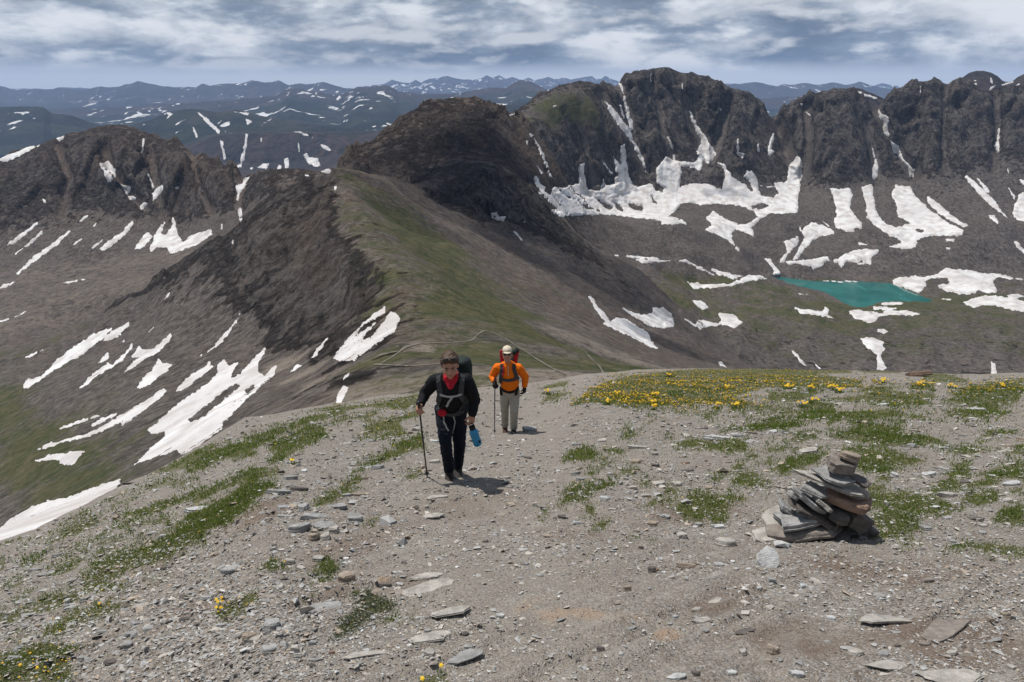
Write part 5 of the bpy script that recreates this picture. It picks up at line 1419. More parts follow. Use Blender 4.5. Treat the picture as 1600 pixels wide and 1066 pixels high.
put_list('L', [(28, 427, 64, 38, 'white'), (1285, 263, 134, 24, 'white', .0), (1425, 215, 54, 16, 'white'), (1272, 322, 114, 24, 'pale', .2), (978, 202, 64, 22, 'pale'), (1062, 206, 62, 30, 'pale'), (595, 365, 44, 46, 'tan', .9), (475, 412, 28, 48, 'grey', 1.0), (880, 506, 64, 36, 'grey'), (1362, 441, 62, 24, 'pale'),
               (1497, 502, 84, 42, 'tan', .1), (1562, 456, 64, 46, 'tan'), (975, 992, 94, 56, 'grey', -.2), (1110, 945, 64, 28, 'grey'), (1000, 652, 94, 38, 'white'), (1120, 802, 164, 46, 'pale', .1), (1512, 732, 134, 36, 'white', .1), (1220, 710, 62, 22, 'dark'), (1292, 946, 74, 36, 'dark'), (1320, 1022, 64, 38, 'grey'), (925, 54, 165, 52, 'rust', .0),
               (215, 182, 50, 16, 'grey'), (700, 265, 100, 20, 'white', .1), (450, 245, 90, 20, 'pale'), (540, 225, 60, 16, 'pale'), (1270, 378, 46, 12, 'dark'), (800, 750, 40, 26, 'grey'), (780, 665, 46, 40, 'white'), (900, 690, 46, 24, 'pale'), (1095, 625, 60, 30, 'grey'), (250, 545, 190, 28, 'pale', .35), (1165, 438, 40, 18, 'pale'), (1240, 205, 40, 14, 'tan'), (1480, 830, 80, 34, 'pale'), (1380, 680, 50, 24, 'white'), (110, 120, 50, 14, 'white')])
put_list('N', [(1085, 322, 160, 46, 'tan', .0), (892, 350, 92, 24, 'rust', .2), (1187, 682, 152, 46, 'pale', .05), (1448, 736, 134, 46, 'dark', .0), (1165, 592, 84, 40, 'pale', .3), (800, 217, 42, 38, 'brown'), (635, 241, 68, 19, 'grey', .2), (415, 947, 38, 28, 'dark'), (1327, 167, 152, 70, 'pale', -.2), (175, 387, 54, 25, 'grey'),
               (1292, 337, 74, 30, 'grey'), (1542, 487, 44, 30, 'white'), (1022, 652, 44, 30, 'white'), (1147, 1017, 62, 54, 'dark', .5), (218, 131, 58, 25, 'tan'), (310, 21, 54, 23, 'dark'), (150, 196, 34, 20, 'white'), (932, 277, 38, 28, 'white'), (550, 882, 56, 38, 'dark'), (1060, 140, 74, 54, 'pale'), (1020, 1047, 134, 44, 'white', .2), (1375, 1002, 64, 40, 'white'),
               (1285, 76, 80, 30, 'white'), (85, 318, 44, 24, 'grey'), (730, 348, 50, 14, 'pale', -.2), (1475, 365, 50, 24, 'white'), (1450, 860, 54, 40, 'pale'), (990, 415, 60, 20, 'pale', .1), (1210, 745, 50, 26, 'grey')])
put_list('M', [(685, 318, 62, 56, 'pale', .2), (360, 263, 42, 24, 'tan'), (1155, 172, 48, 30, 'grey'), (1580, 427, 54, 50, 'grey'), (1480, 657, 58, 42, 'tan'), (400, 662, 68, 38, 'white'), (30, 862, 88, 62, 'tan', .3), (540, 872, 114, 42, 'pale', -.2), (712, 892, 84, 36, 'grey', -.2), (180, 1012, 92, 40, 'white'), (1520, 962, 64, 34, 'pale'),
               (1140, 887, 94, 32, 'pale', .2), (15, 437, 64, 38, 'grey'), (545, 612, 44, 24, 'pale'), (1180, 645, 36, 22, 'pale'), (240, 672, 44, 24, 'pale'), (595, 142, 84, 20, 'white'), (215, 460, 50, 34, 'white'), (970, 500, 40, 26, 'pale'), (1010, 955, 54, 30, 'tan'), (1350, 80, 60, 26, 'pale'), (1300, 40, 80, 28, 'dark'), (980, 830, 90, 36, 'brown'), (930, 1015, 60, 30, 'white')])
# long slabs half sunk in the soil
for (crop, x, y, wd, h, c, yaw, txt) in [('M', 1085, 765, 520, 66, 'brown', .42, 'long dark brown slab lying diagonally with a shadowed edge below the cairn'), ('M', 720, 690, 420, 96, 'pale', .30, 'broad pinkish pale bedrock slab flush with the brown soil'),
                                    ('M', 790, 972, 360, 66, 'pale', .12, 'pale bedrock slab at the lower edge, above the longest pale slab'), ('M', 1170, 1042, 470, 50, 'pale', .05, 'longest pale bedrock slab at the very bottom of the slope'),
                                    ('H', 850, 640, 330, 60, 'pale', .50, 'long pale slate rib crossing the trail, largest of the ribs'), ('H', 820, 580, 190, 26, 'pale', .45, 'narrow pale slate rib just above the largest rib'),
                                    ('H', 950, 750, 260, 60, 'pale', .55, 'grey-pale slate rib below the largest rib, reaching the orange stain'), ('H', 860, 880, 260, 56, 'pale', .5, 'broad flat slate rib on the trail below the orange stain'),
                                    ('H', 880, 240, 120, 22, 'pale', .55, 'thin slate rib on the trail just below the front hiker'), ('H', 870, 320, 130, 24, 'pale', .4, 'short pale slate rib, second below the front hiker'), ('H', 330, 720, 270, 60, 'grey', .6, 'grey ribbed slate ledge beside the leafy tuft'),
                                    ('H', 560, 940, 250, 50, 'pale', .55, 'pale slate rib running to the lower edge of the trail'), ('H', 1000, 960, 200, 60, 'grey', .55, 'grey slate rib near the bottom flower'), ('N', 1270, 540, 170, 36, 'pale', .7, 'pale narrow slate rib ending at two pale stones'),
                                    ('N', 560, 850, 180, 60, 'pale', .45, 'pale flat rib of rock below the orange stain'), ('N', 740, 740, 130, 30, 'grey', .4, 'grey rib of rock touching the orange stain'), ('M', 1420, 800, 160, 36, 'grey', .3, 'grey slab beside the long dark brown slab')]:
    ox, oy, s = CROPS[crop]
    o = put_stone(ox + x / s, oy + y / s, wd / s, h / s, c, yaw=yaw)
    o.name = 'rock_slab'
    o.scale.z *= 0.34
    o.location.z -= 0.006
    PLACED.pop()
    tag(o, txt, 'rock slab')

# a scatter of further stones of the same kind
cand = 0
while len(PLACED) < 285 and cand < 3000:
    cand += 1
    px, py = random.uniform(-20, 1620), random.uniform(600, 1066)
    x, y = ghit(np.array([px]), np.array([py]))
    if not np.isfinite(y[0]) or y[0] > 25 or any(poly_sd(np.array([[px, py]]), p)[0] > -4 for p in polys):
        continue
    if 690 < px < 760 and 650 < py < 790:
        continue
    if 1180 < px < 1400 and 700 < py < 860:
        continue
    s = math.exp(random.gauss(2.35, 0.35))
    put_stone(px, py, s, s * random.uniform(.3, .7), random.choice(['grey', 'grey', 'pale', 'pale', 'white', 'tan', 'dark', 'brown']))

# what sets each stone apart: colour, shape, where it lies, then its rank by size
groups = {}
for e in PLACED:
    groups.setdefault((e[1], e[2], e[3]), []).append(e)
WORD = {'grey': 'grey slate', 'pale': 'pale beige', 'white': 'whitish', 'tan': 'tan', 'dark': 'dark brown', 'rust': 'rust-coloured', 'brown': 'brown'}
RANK = ['largest', 'second largest', 'third largest', 'fourth largest', 'fifth largest', 'sixth largest', 'seventh largest', 'eighth largest', 'ninth largest', 'tenth largest', 'eleventh largest', 'smallest']
for (c, sh, zn), es in groups.items():
    es.sort(key=lambda e: -e[4])
    for i, e in enumerate(es):
        if len(es) == 1:
            lab = 'only %s %s %s' % (WORD[c], sh, zn)
        elif i < 11:
            lab = '%s %s %s %s' % (RANK[i], WORD[c], sh, zn)
        else:
            lab = 'small %s %s %s' % (WORD[c], sh, zn)
        tag(e[0], lab, 'stone', 'loose stones on the slope' if not lab.startswith('small') else 'small %s %ss %s' % (WORD[c], sh, zn))


# ------------------------------------------------------------------ gravel : real chips, far too many to count
def chip_protos(n, seed):
    r = random.Random(seed)
    out = []
    for k in range(n):
        bm = bmesh.new()
        for _ in range(9):
            v = Vector((r.gauss(0, 1), r.gauss(0, 1), r.gauss(0, 1))).normalized()
            bm.verts.new((v.x * .5, v.y * .5 * r.uniform(.6, 1), v.z * .5))
        res = bmesh.ops.convex_hull(bm, input=bm.verts)
        bmesh.ops.delete(bm, geom=[v for v in bm.verts if not v.link_faces], context='VERTS')
        bmesh.ops.triangulate(bm, faces=bm.faces)
        bm.verts.index_update()
        out.append((np.array([v.co[:] for v in bm.verts]), np.array([[v.index for v in f.verts] for f in bm.faces])))
        bm.free()
    return out


PROT = chip_protos(10, 4)


def gravel(N):
    px = RNG.uniform(-240, 1840, N * 3); py = RNG.uniform(585, 1190, N * 3)
    x, y = ghit(px, py)
    ok = np.isfinite(y) & (y < 34) & (y > 0.9)
    x, y, px, py = x[ok], y[ok], px[ok], py[ok]
    # clustered: chips gather in drifts
    P = np.stack([x, y, 0 * x], -1)
    dens = 0.52 + 0.9 * fbm(P / 0.9, 3, 0.55, seed=401) + 0.5 * fbm(P / 0.25, 2, 0.5, seed=402)
    slate = np.clip(1.2 - np.hypot((px - 300) / 420, (py - 980) / 160), 0, 1)
    tw = np.clip(1 - np.abs(x - np.interp(y, [0, 2, 4, 6.6, 11, 20, 40, 70], [0.0, -0.05, -0.3, -0.45, 0.1, 1.3, 4.6, 9.0])) / np.interp(y, [2, 6, 11, 30, 60], [1.3, 1.2, 1.0, 1.4, 2.0]), 0, 1)
    ok = RNG.uniform(0, 1, len(x)) < (dens + 0.7 * slate) * (1 - .28 * np.sqrt(tw))
    x, y, px, py = [q[ok][:N] for q in (x, y, px, py)]
    n = len(x)
    z = ground_h(x, y)
    mp = (y * CP - z * SP) / FPX
    size = np.exp(RNG.normal(1.30, 0.52, n)) * mp * (1 + 0.35 * np.clip(1.2 - np.hypot((px - 300) / 420, (py - 980) / 160), 0, 1))
    # drifts of bigger flat slate shards
    shard = np.zeros(n)
    for qx, qy, rx, ry in ((500, 790, 90, 42), (300, 985, 190, 60), (90, 950, 130, 60), (590, 715, 60, 50), (1150, 905, 120, 40), (1440, 1010, 200, 50), (800, 930, 190, 90), (960, 760, 90, 40), (1500, 700, 120, 60), (1250, 930, 140, 50), (690, 860, 110, 60), (430, 760, 60, 30), (1080, 690, 90, 25)):
        shard = np.maximum(shard, np.clip(1.25 - np.hypot((px - qx) / rx, (py - qy) / ry), 0, 1))
    big = RNG.uniform(0, 1, n) < shard * 0.085
    size = np.where(big, np.exp(RNG.normal(2.55, .34, n)) * mp, size)
    tone = RNG.uniform(0, 1, n)
    base = np.array([SLATE[c] for c in ('grey', 'pale', 'tan', 'brown', 'white', 'dark')])
    pick = RNG.choice(6, n, p=[.34, .27, .15, .11, .08, .05])
    colr = base[pick] * (0.75 + 0.5 * tone)[:, None]
    size = np.clip(size, 0.008, 0.20)
    colr = np.where(big[:, None], np.array([SLATE[c] for c in ('grey', 'pale', 'grey')])[RNG.integers(0, 3, n)] * (0.7 + 0.45 * tone)[:, None], colr)
    yaw = RNG.uniform(0, 6.283, n); tx = RNG.normal(0, .28, n); ty = RNG.normal(0, .28, n) + 0.25
    fl = np.where(big, RNG.uniform(.12, .24, n), RNG.uniform(.22, .62, n)); el = RNG.uniform(.55, 1.0, n)
    VV_, FF_, CC_ = [], [], []
    b = 0
    which = RNG.integers(0, len(PROT), n)
    for k, (pv, pf) in enumerate(PROT):
        m = np.nonzero(which == k)[0]
        q = pv[None] * np.stack([size[m], size[m] * el[m], size[m] * fl[m]], -1)[:, None]
        cy_, sy_ = np.cos(yaw[m])[:, None], np.sin(yaw[m])[:, None]
        X, Y_, Z = q[..., 0] * cy_ - q[..., 1] * sy_, q[..., 0] * sy_ + q[..., 1] * cy_, q[..., 2]
        Z = Z - Y_ * (0.38 + tx[m][:, None] * .5) + X * tx[m][:, None] * .6
        X = X + x[m][:, None]; Y_ = Y_ + y[m][:, None]; Z = Z + (z[m] + size[m] * fl[m] * 0.18)[:, None]
        VV_.append(np.stack([X, Y_, Z], -1).reshape(-1, 3))
        FF_.append((pf[None] + (np.arange(len(m)) * len(pv))[:, None, None] + b).reshape(-1, 3))
        CC_.append(np.repeat(colr[m], len(pv), 0))
        b += len(m) * len(pv)
    m, t = mat('gravel')
    P = t.node('ShaderNodeTexCoord').outputs['Object']
    n1 = t.noise(P, 60.0, 4.0, 0.6)
    c = t.mix(t.math('MULTIPLY', t.ramp(n1, .45, .7), .5), t.attr('tone').outputs['Color'], (0.16, 0.14, 0.12))
    t.principled(c, 0.92, None, 0.15)
    o = mesh_obj('gravel', np.concatenate(VV_), np.concatenate(FF_), m, smooth=False, cols={'tone': np.concatenate(CC_)})
    tag(o, 'angular grey and tan slate gravel strewn over the whole slope', kind='stuff')


gravel(84000)


# ------------------------------------------------------------------ turf
def grass_material(nm, c0, c1, c2):
    m, t = mat(nm)
    at = t.attr('tone').outputs['Fac']
    c = t.mix(t.ramp(at, 0.0, 0.6), c0, c1)
    c = t.mix(t.ramp(at, 0.82, 1.0), c, c2)
    nd = t.principled(c, 0.75, None, 0.15)
    tl = t.node('ShaderNodeBsdfTranslucent')
    t.put(tl.inputs[0], c)
    mx = t.node('ShaderNodeMixShader')
    mx.inputs[0].default_value = 0.42
    t.t.links.new(nd.outputs[0], mx.inputs[1]); t.t.links.new(tl.outputs[0], mx.inputs[2])
    out = [n_ for n_ in t.n if n_.type == 'OUTPUT_MATERIAL'][0]
    t.t.links.new(mx.outputs[0], out.inputs[0])
    return m


M_GRASS = grass_material('grass', (0.070, 0.120, 0.018), (0.165, 0.215, 0.045), (0.36, 0.31, 0.14))
M_GREY = grass_material('grey_leaf', (0.06, 0.085, 0.045), (0.13, 0.16, 0.09), (0.22, 0.22, 0.13))
mf, tf = mat('yellow_petals')
tf.principled(tf.mix(tf.attr('tone').outputs['Fac'], (0.62, 0.34, 0.012), (0.74, 0.50, 0.03)), 0.6, None, 0.2)


def sample_poly(p, n):
    lo, hi = p.min(0) - 8, p.max(0) + 8
    out = []
    got = 0
    while got < n:
        q = lo + RNG.uniform(0, 1, (n * 3 + 30, 2)) * (hi - lo)
        sd = poly_sd(q, p)
        nz = fbm(np.stack([q[:, 0] / 8, q[:, 1] / 5, 0 * q[:, 0]], -1), 3, 0.6, seed=88)
        k = q[(sd > -13) & (sd + nz * 10 + RNG.normal(0, 4.5, len(sd)) > -1.0)]
        if len(k) == 0:
            k = q[sd > 0]
            if len(k) == 0:
                return lo[None]
        out.append(k); got += len(k)
    return np.concatenate(out)[:n]


def blades(q, hscale=1.0, lean=0.62):
    """blades rooted at the ground behind photograph points q"""
    x, y = ghit(q[:, 0], q[:, 1])
    ok = np.isfinite(y) & (y < 95)
    x, y = x[ok], y[ok]
    n = len(x)
    z = ground_h(x, y)
    mp = (y * CP - z * SP) / FPX
    wdt = np.clip(1.15 * mp, 0.0035, 0.05) * RNG.uniform(.7, 1.3, n)
    hgt = np.clip(6.5 * mp, 0.020, 0.080) * RNG.uniform(.5, 1.25, n) * hscale
    hgt *= 0.75 + 0.5 * fbm(np.stack([x / .3, y / .3, 0 * x], -1), 2, seed=91)
    yaw = RNG.uniform(0, 6.283, n)
    ln = RNG.uniform(0.05, lean, n) * hgt * 1.6
    wa = RNG.uniform(0, 6.283, n)
    dx, dy = np.cos(wa), np.sin(wa)
    bx, by = np.cos(yaw) * wdt * .5, np.sin(yaw) * wdt * .5
    B = np.stack([x, y, z - 0.006], -1)
    side = np.stack([bx, by, 0 * bx], -1)
    mid = B + np.stack([dx * ln * .35, dy * ln * .35, hgt * .6], -1)
    tip = B + np.stack([dx * ln, dy * ln, hgt], -1)
    V = np.stack([B - side, B + side, mid + side * .8, mid - side * .8, tip], 1)
    F = np.array([[0, 1, 2], [0, 2, 3], [3, 2, 4]])
    FF = (F[None] + (np.arange(n) * 5)[:, None, None]).reshape(-1, 3)
    tone = np.clip(RNG.normal(.45, .22, n) + 0.35 * fbm(np.stack([x / .5, y / .5, 0 * x], -1), 3, seed=92) + np.where(RNG.uniform(0, 1, n) < .07, .6, 0), 0, 1)
    T = np.repeat(tone, 5)
    return V.reshape(-1, 3), FF, np.repeat(T[:, None], 3, 1), tip


def flower_heads(tip, y, scale=1.0):
    n = len(tip)
    z = tip[:, 2]
    mp = (tip[:, 1] * CP - z * SP) / FPX
    r = np.clip(1.15 * mp, 0.008, 0.028) * RNG.uniform(.7, 1.3, n) * scale
    k = 6
    an = np.linspace(0, 2 * np.pi, k, endpoint=False)
    tl = RNG.normal(0, .35, (n, 2)) + np.array([0, -.35])
    ring = np.stack([np.cos(an), np.sin(an)], -1)
    V = np.empty((n, k + 2, 3))
    for i in range(k):
        V[:, i, 0] = tip[:, 0] + ring[i, 0] * r
        V[:, i, 1] = tip[:, 1] + ring[i, 1] * r
        V[:, i, 2] = z + r * (.25 + ring[i, 0] * tl[:, 0] - ring[i, 1] * tl[:, 1] * -1)
    V[:, k] = tip + np.stack([0 * r, 0 * r, r * .35], -1)
    V[:, k + 1] = tip - np.stack([0 * r, 0 * r, r * .5], -1)
    F = []
    for i in range(k):
        F += [[i, (i + 1) % k, k], [(i + 1) % k, i, k + 1]]
    FF = (np.array(F)[None] + (np.arange(n) * (k + 2))[:, None, None]).reshape(-1, 3)
    return V.reshape(-1, 3), FF, np.repeat(np.repeat(RNG.uniform(0, 1, n), k + 2)[:, None], 3, 1)


GV_, GF_, GT_, HV_, HF_, HT_ = [], [], [], [], [], []
gb = hb = 0


def poly_area(p):
    return 0.5 * abs(np.dot(p[:, 0], np.roll(p[:, 1], 1)) - np.dot(p[:, 1], np.roll(p[:, 0], 1)))


tuft_n = 0
for e, p in zip(TURF, polys):
    A = poly_area(p)
    n = int(A * 1.0 * e[2]) + 12
    q = sample_poly(p, n)
    lab = e[4] if len(e) > 4 else None
    V, F, T, tip = blades(q, 1.15 if lab else 1.0)
    if not len(V):
        continue
    if lab:
        c = V.mean(0)
        r0 = bpy.data.objects.new('grass_tuft', None)
        r0.location = c; COL.objects.link(r0)
        tag(r0, lab, 'grass tuft', 'separate grass tufts on the slope')
        tag(mesh_obj('blades', V - c, F, M_GREY if 'grey-green' in lab else M_GRASS, r0, cols={'tone': T}), kind='stuff')
        if e[3] > 0:
            s = RNG.uniform(0, 1, len(tip)) < max(e[3], .01) * .4
            if s.sum():
                v, f, t_ = flower_heads(tip[s] + [0, 0, .02], None)
                tag(mesh_obj('flowers', v - c, f, mf, r0, cols={'tone': t_}), kind='stuff')
    else:
        GV_.append(V); GF_.append(F + gb); GT_.append(T); gb += len(V)
        if e[3] > 0:
            s = RNG.uniform(0, 1, len(tip)) < e[3] * (.70 if e[3] > .1 else .30)
            # flowers stand in drifts
            s &= fbm(tip / [1.6, 2.6, 9], 3, .6, seed=95) > -.30
            if s.sum():
                v, f, t_ = flower_heads(tip[s] + [0, 0, .025], None)
                HV_.append(v); HF_.append(f + hb); HT_.append(t_); hb += len(v)
# thin growth between the patches
q = np.stack([RNG.uniform(-20, 1620, 11000), RNG.uniform(580, 900, 11000)], -1)
x_, y_ = ghit(q[:, 0], q[:, 1])
kk = fbm(np.nan_to_num(np.stack([x_ / 1.2, y_ / 1.2, 0 * x_], -1)), 3, .6, seed=97) > np.where(q[:, 0] > 900, .02, .26)
kk &= ~((q[:, 0] > 560) & (q[:, 0] < 880)) & (np.nan_to_num(y_, nan=99) < 45)
V, F, T, tip = blades(q[kk], .8)
GV_.append(V); GF_.append(F + gb); GT_.append(T)
grass = mesh_obj('grass', np.concatenate(GV_), np.concatenate(GF_), M_GRASS, cols={'tone': np.concatenate(GT_)})
tag(grass, 'short alpine grass growing in strips and mats between the gravel', kind='stuff')
fl_o = mesh_obj('flowers', np.concatenate(HV_), np.concatenate(HF_), mf, cols={'tone': np.concatenate(HT_)})
tag(fl_o, 'masses of small yellow alpine flowers over the meadow', kind='stuff')

# the clumps of taller flowers one can pick out
CLUMPS = [('L', 215, 240, 46, 6, 'clump of three big yellow blooms on the dark tussock behind the cairn'), ('L', 270, 225, 34, 5, 'yellow flower cluster at the tip of the dark tussock, beside the clump of three'), ('L', 718, 102, 84, 14, 'widest ring of yellow flowers near the meadow edge'), ('L', 440, 165, 44, 6, 'bright yellow flower clump just in front of a dimmer one'), ('L', 395, 148, 50, 7, 'dim yellow flower clump behind the bright one'),
          ('L', 130, 140, 70, 9, 'broad yellow flower clump beside the small round one'), ('L', 262, 152, 36, 5, 'small round yellow clump at the end of the broad clump'), ('L', 1140, 130, 60, 8, 'yellow flower clump at the start of the flowering strip'), ('L', 1455, 122, 52, 9, 'brightest yellow clump at the far end of the flowering strip'), ('L', 950, 132, 90, 10, 'loose yellow flower band by the reddish boulder'),
          ('K', 712, 240, 36, 5, 'yellow flowers standing alone on the meadow edge, upper of two'), ('K', 715, 275, 26, 4, 'yellow flowers standing alone on the meadow edge, lower of two'), ('K', 430, 255, 26, 4, 'single yellow flower head at the near corner of the meadow'), ('K', 1158, 128, 42, 6, 'yellow clump beside the bare gravel gap in the meadow'), ('K', 1225, 240, 56, 6, 'yellow clump in the gravel below the meadow'), ('K', 1108, 237, 30, 4, 'small yellow clump on bare ground below the meadow'),
          ('K', 58, 175, 40, 5, 'yellow flowers at the trail edge beyond the rear hiker'), ('K', 725, 180, 40, 5, 'yellow clump in the middle of the meadow'), ('K', 490, 160, 34, 4, 'yellow clump near the trail side of the meadow'), ('K', 815, 68, 50, 6, 'yellow clump on the meadow crest'),
          ('I', 1008, 715, 46, 4, 'tall yellow flowers at the end of a grass strip'), ('I', 1000, 738, 20, 2, 'short yellow flower under the tall ones'), ('J', 628, 565, 40, 3, 'yellow flower on bare gravel between grass strips'), ('H', 815, 1050, 26, 1, 'tall yellow flower at the bottom edge of the slope'), ('H', 900, 1005, 26, 1, 'orange-yellow flower beside the tall one at the bottom edge'), ('I', 110, 1000, 18, 1, 'yellow bloom in the corner tussock, lower'), ('I', 178, 1008, 18, 1, 'yellow bloom in the corner tussock, beside a lower one'), ('I', 460, 712, 16, 1, 'lone yellow bloom on the narrow grass strip')]
for crop, x, y, wd, nh, lab in CLUMPS:
    ox, oy, s = CROPS[crop]
    p = gpoint(ox + x / s, oy + y / s + 5)
    mp = mpp_at(p)
    r0 = bpy.data.objects.new('yellow_flower_clump', None)
    r0.location = p; COL.objects.link(r0)
    tag(r0, lab, 'flowers', 'clumps of yellow flowers')
    rw = wd / s * mp * .5
    stems = []
    nq = 26 + nh * 5
    qx = RNG.normal(0, rw * .7, nq); qy = RNG.normal(0, rw * .5, nq)
    hh = np.clip(10 * mp, .05, .16)
    pts = np.stack([qx, qy, 0 * qx], -1)
    wq = np.clip(1.0 * mp, .004, .03)
    top = pts + np.stack([qx * .3, qy * .3, hh * RNG.uniform(.35, .8, nq)], -1)
    sd_ = np.tile([wq * .5, 0, 0], (nq, 1))
    Vb = np.stack([pts - sd_ - [0, 0, .02], pts + sd_ - [0, 0, .02], top], 1).reshape(-1, 3)
    tag(mesh_obj('leaves', Vb, np.arange(len(Vb)).reshape(-1, 3), M_GRASS, r0, cols={'tone': np.full((len(Vb), 3), .35)}), kind='stuff')
    for k in range(nh):
        hx, hy = RNG.normal(0, rw * .6), RNG.normal(0, rw * .35)
        tp = np.array([[hx, hy, hh * RNG.uniform(.75, 1.15)]])
        rr_ = np.clip(2.3 * mp, .013, .042)
        an = np.linspace(0, 2 * np.pi, 10, endpoint=False)
        rad = np.where(np.arange(10) % 2 == 0, rr_, rr_ * .62)
        ringv = np.stack([tp[0, 0] + np.cos(an) * rad, tp[0, 1] + np.sin(an) * rad * .9 - 0.0, tp[0, 2] + np.sin(an) * rad * .45], -1)
        V = np.concatenate([ringv, tp + [[0, -.002, rr_ * .18]], tp - [[0, 0, rr_ * .5]]])
        F = []
        for i in range(10):
            F += [[i, (i + 1) % 10, 10], [(i + 1) % 10, i, 11]]
        mesh_obj('flower', V, np.array(F), mf, r0, smooth=False, cols={'tone': np.full((12, 3), RNG.uniform(.2, 1))})

# ------------------------------------------------------------------ cairn of stacked slate
def cairn():
    base = gpoint(1275, 838)
    base.y += 0.10
    base.z = float(ground_h(np.array([base.x]), np.array([base.y]))[0])
    mp = mpp_at(base)
    g = mp / 3.478
    root = bpy.data.objects.new('cairn', None)
    root.location = base; COL.objects.link(root)
    tag(root, 'cairn of stacked rust and grey slate slabs standing beside a grass mat', 'cairn')
    # centre x, y, width, thickness, depth (crop pixels), roll, set back, colour, shape seed
    L = [(962, 258, 150, 44, 120, 20, 10, 'tan', 1), (924, 300, 205, 78, 165, 13, 0, 'brown', 2), (905, 358, 235, 26, 190, 10, 10, 'grey', 3), (1012, 380, 115, 26, 120, 14, -20, 'dark', 4),
         (925, 402, 395, 22, 270, 14, 10, 'pale', 5), (795, 436, 165, 26, 170, 18, -10, 'grey', 6), (968, 486, 240, 58, 200, 8, -30, 'rust', 7), (775, 492, 240, 34, 190, 36, -10, 'grey', 8),
         (838, 506, 130, 26, 150, 36, -40, 'pale', 9), (808, 556, 290, 34, 210, 28, -10, 'dark', 0), (738, 592, 310, 44, 240, -4, -20, 'grey', 1), (748, 640, 410, 52, 260, -6, -30, 'brown', 2),
         (1030, 592, 250, 105, 230, 36, -20, 'dark', 3), (918, 560, 115, 70, 170, 12, -40, 'dark', 4), (585, 690, 225, 52, 190, 3, -60, 'pale', 5), (712, 722, 130, 18, 130, 6, -90, 'pale', 6),
         (935, 680, 150, 58, 150, -8, -60, 'dark', 7), (655, 588, 170, 28, 200, -14, 60, 'pale', 8), (1120, 648, 110, 40, 120, 22, -20, 'dark', 9), (690, 540, 120, 30, 150, 30, 50, 'grey', 0),
         (900, 470, 220, 90, 180, 5, 70, 'grey', 1), (880, 560, 300, 110, 220, 0, 80, 'brown', 2), (840, 640, 420, 90, 260, 0, 70, 'grey', 3), (1000, 660, 200, 60, 200, 5, 40, 'grey', 4), (1010, 440, 190, 22, 170, 12, -10, 'tan', 5), (700, 470, 80, 22, 90, 25, 10, 'grey', 6), (915, 345, 150, 40, 140, 4, 30, 'grey', 7)]
    for (cx, cy, wd, th, dp, roll, back, colr, k) in L:
        px = 1040 + cx / 3.478; py = 640 + cy / 3.478
        x = (px - 1275) * mp
        y = back * g
        z = ((838 - py) * mp - y * 0.46) / 0.885
        me = slab_mesh('stone', 900 + k * 7 + int(cx), M_STONE[colr], 1.0, 7 + k % 4, 0.38)
        o = bpy.data.objects.new('stone', me); COL.objects.link(o)
        o.parent = root
        M = Matrix.Translation((x, y, z)) @ Matrix.Rotation(R(roll), 4, 'Y') @ Matrix.Rotation(R(random.uniform(-9, 5)), 4, 'X') @ Matrix.Rotation(random.uniform(-.3, .3), 4, 'Z') @ Matrix.Diagonal((wd * g * 1.24, dp * g * 1.15, th * g * 0.82, 1))
        o.matrix_local = M
    # the pale flat slab standing against its foot
    p = gpoint(1200, 886)
    o = bpy.data.objects.new('stone', slab_mesh('stone', 4242, M_STONE['white'], 1.0, 9, 0.3)); COL.objects.link(o)
    o.matrix_world = Matrix.Translation(p + Vector((0, .02, .03))) @ Matrix.Rotation(R(34), 4, 'X') @ Matrix.Rotation(R(8), 4, 'Z') @ Matrix.Diagonal((46 * mp, 44 * mp, .035, 1))
    tag(o, 'flat whitish slab lying in front of the cairn, pointed at its lower end', 'stone', 'loose stones on the slope')


cairn()


# ------------------------------------------------------------------ hikers
def simple(name, colr, rough=.85, bump=0.0, scale=60.0, var=.25, spec=.2):
    m, t = mat(name)
    P = t.node('ShaderNodeTexCoord').outputs['Object']
    n = t.noise(P, scale, 5.0, .6)
    n2 = t.noise(P, 7.0, 3.0, .5)
    c = t.mix(t.math('MULTIPLY', t.ramp(n2, .35, .65), var), colr, tuple(v * 0.6 for v in colr))
    c = t.mix(t.math('MULTIPLY', t.ramp(n, .45, .7), var), c, tuple(min(.8, v * 1.35) for v in colr))
    t.principled(c, rough, t.bump(n, bump, .004) if bump else None, spec)
    return m


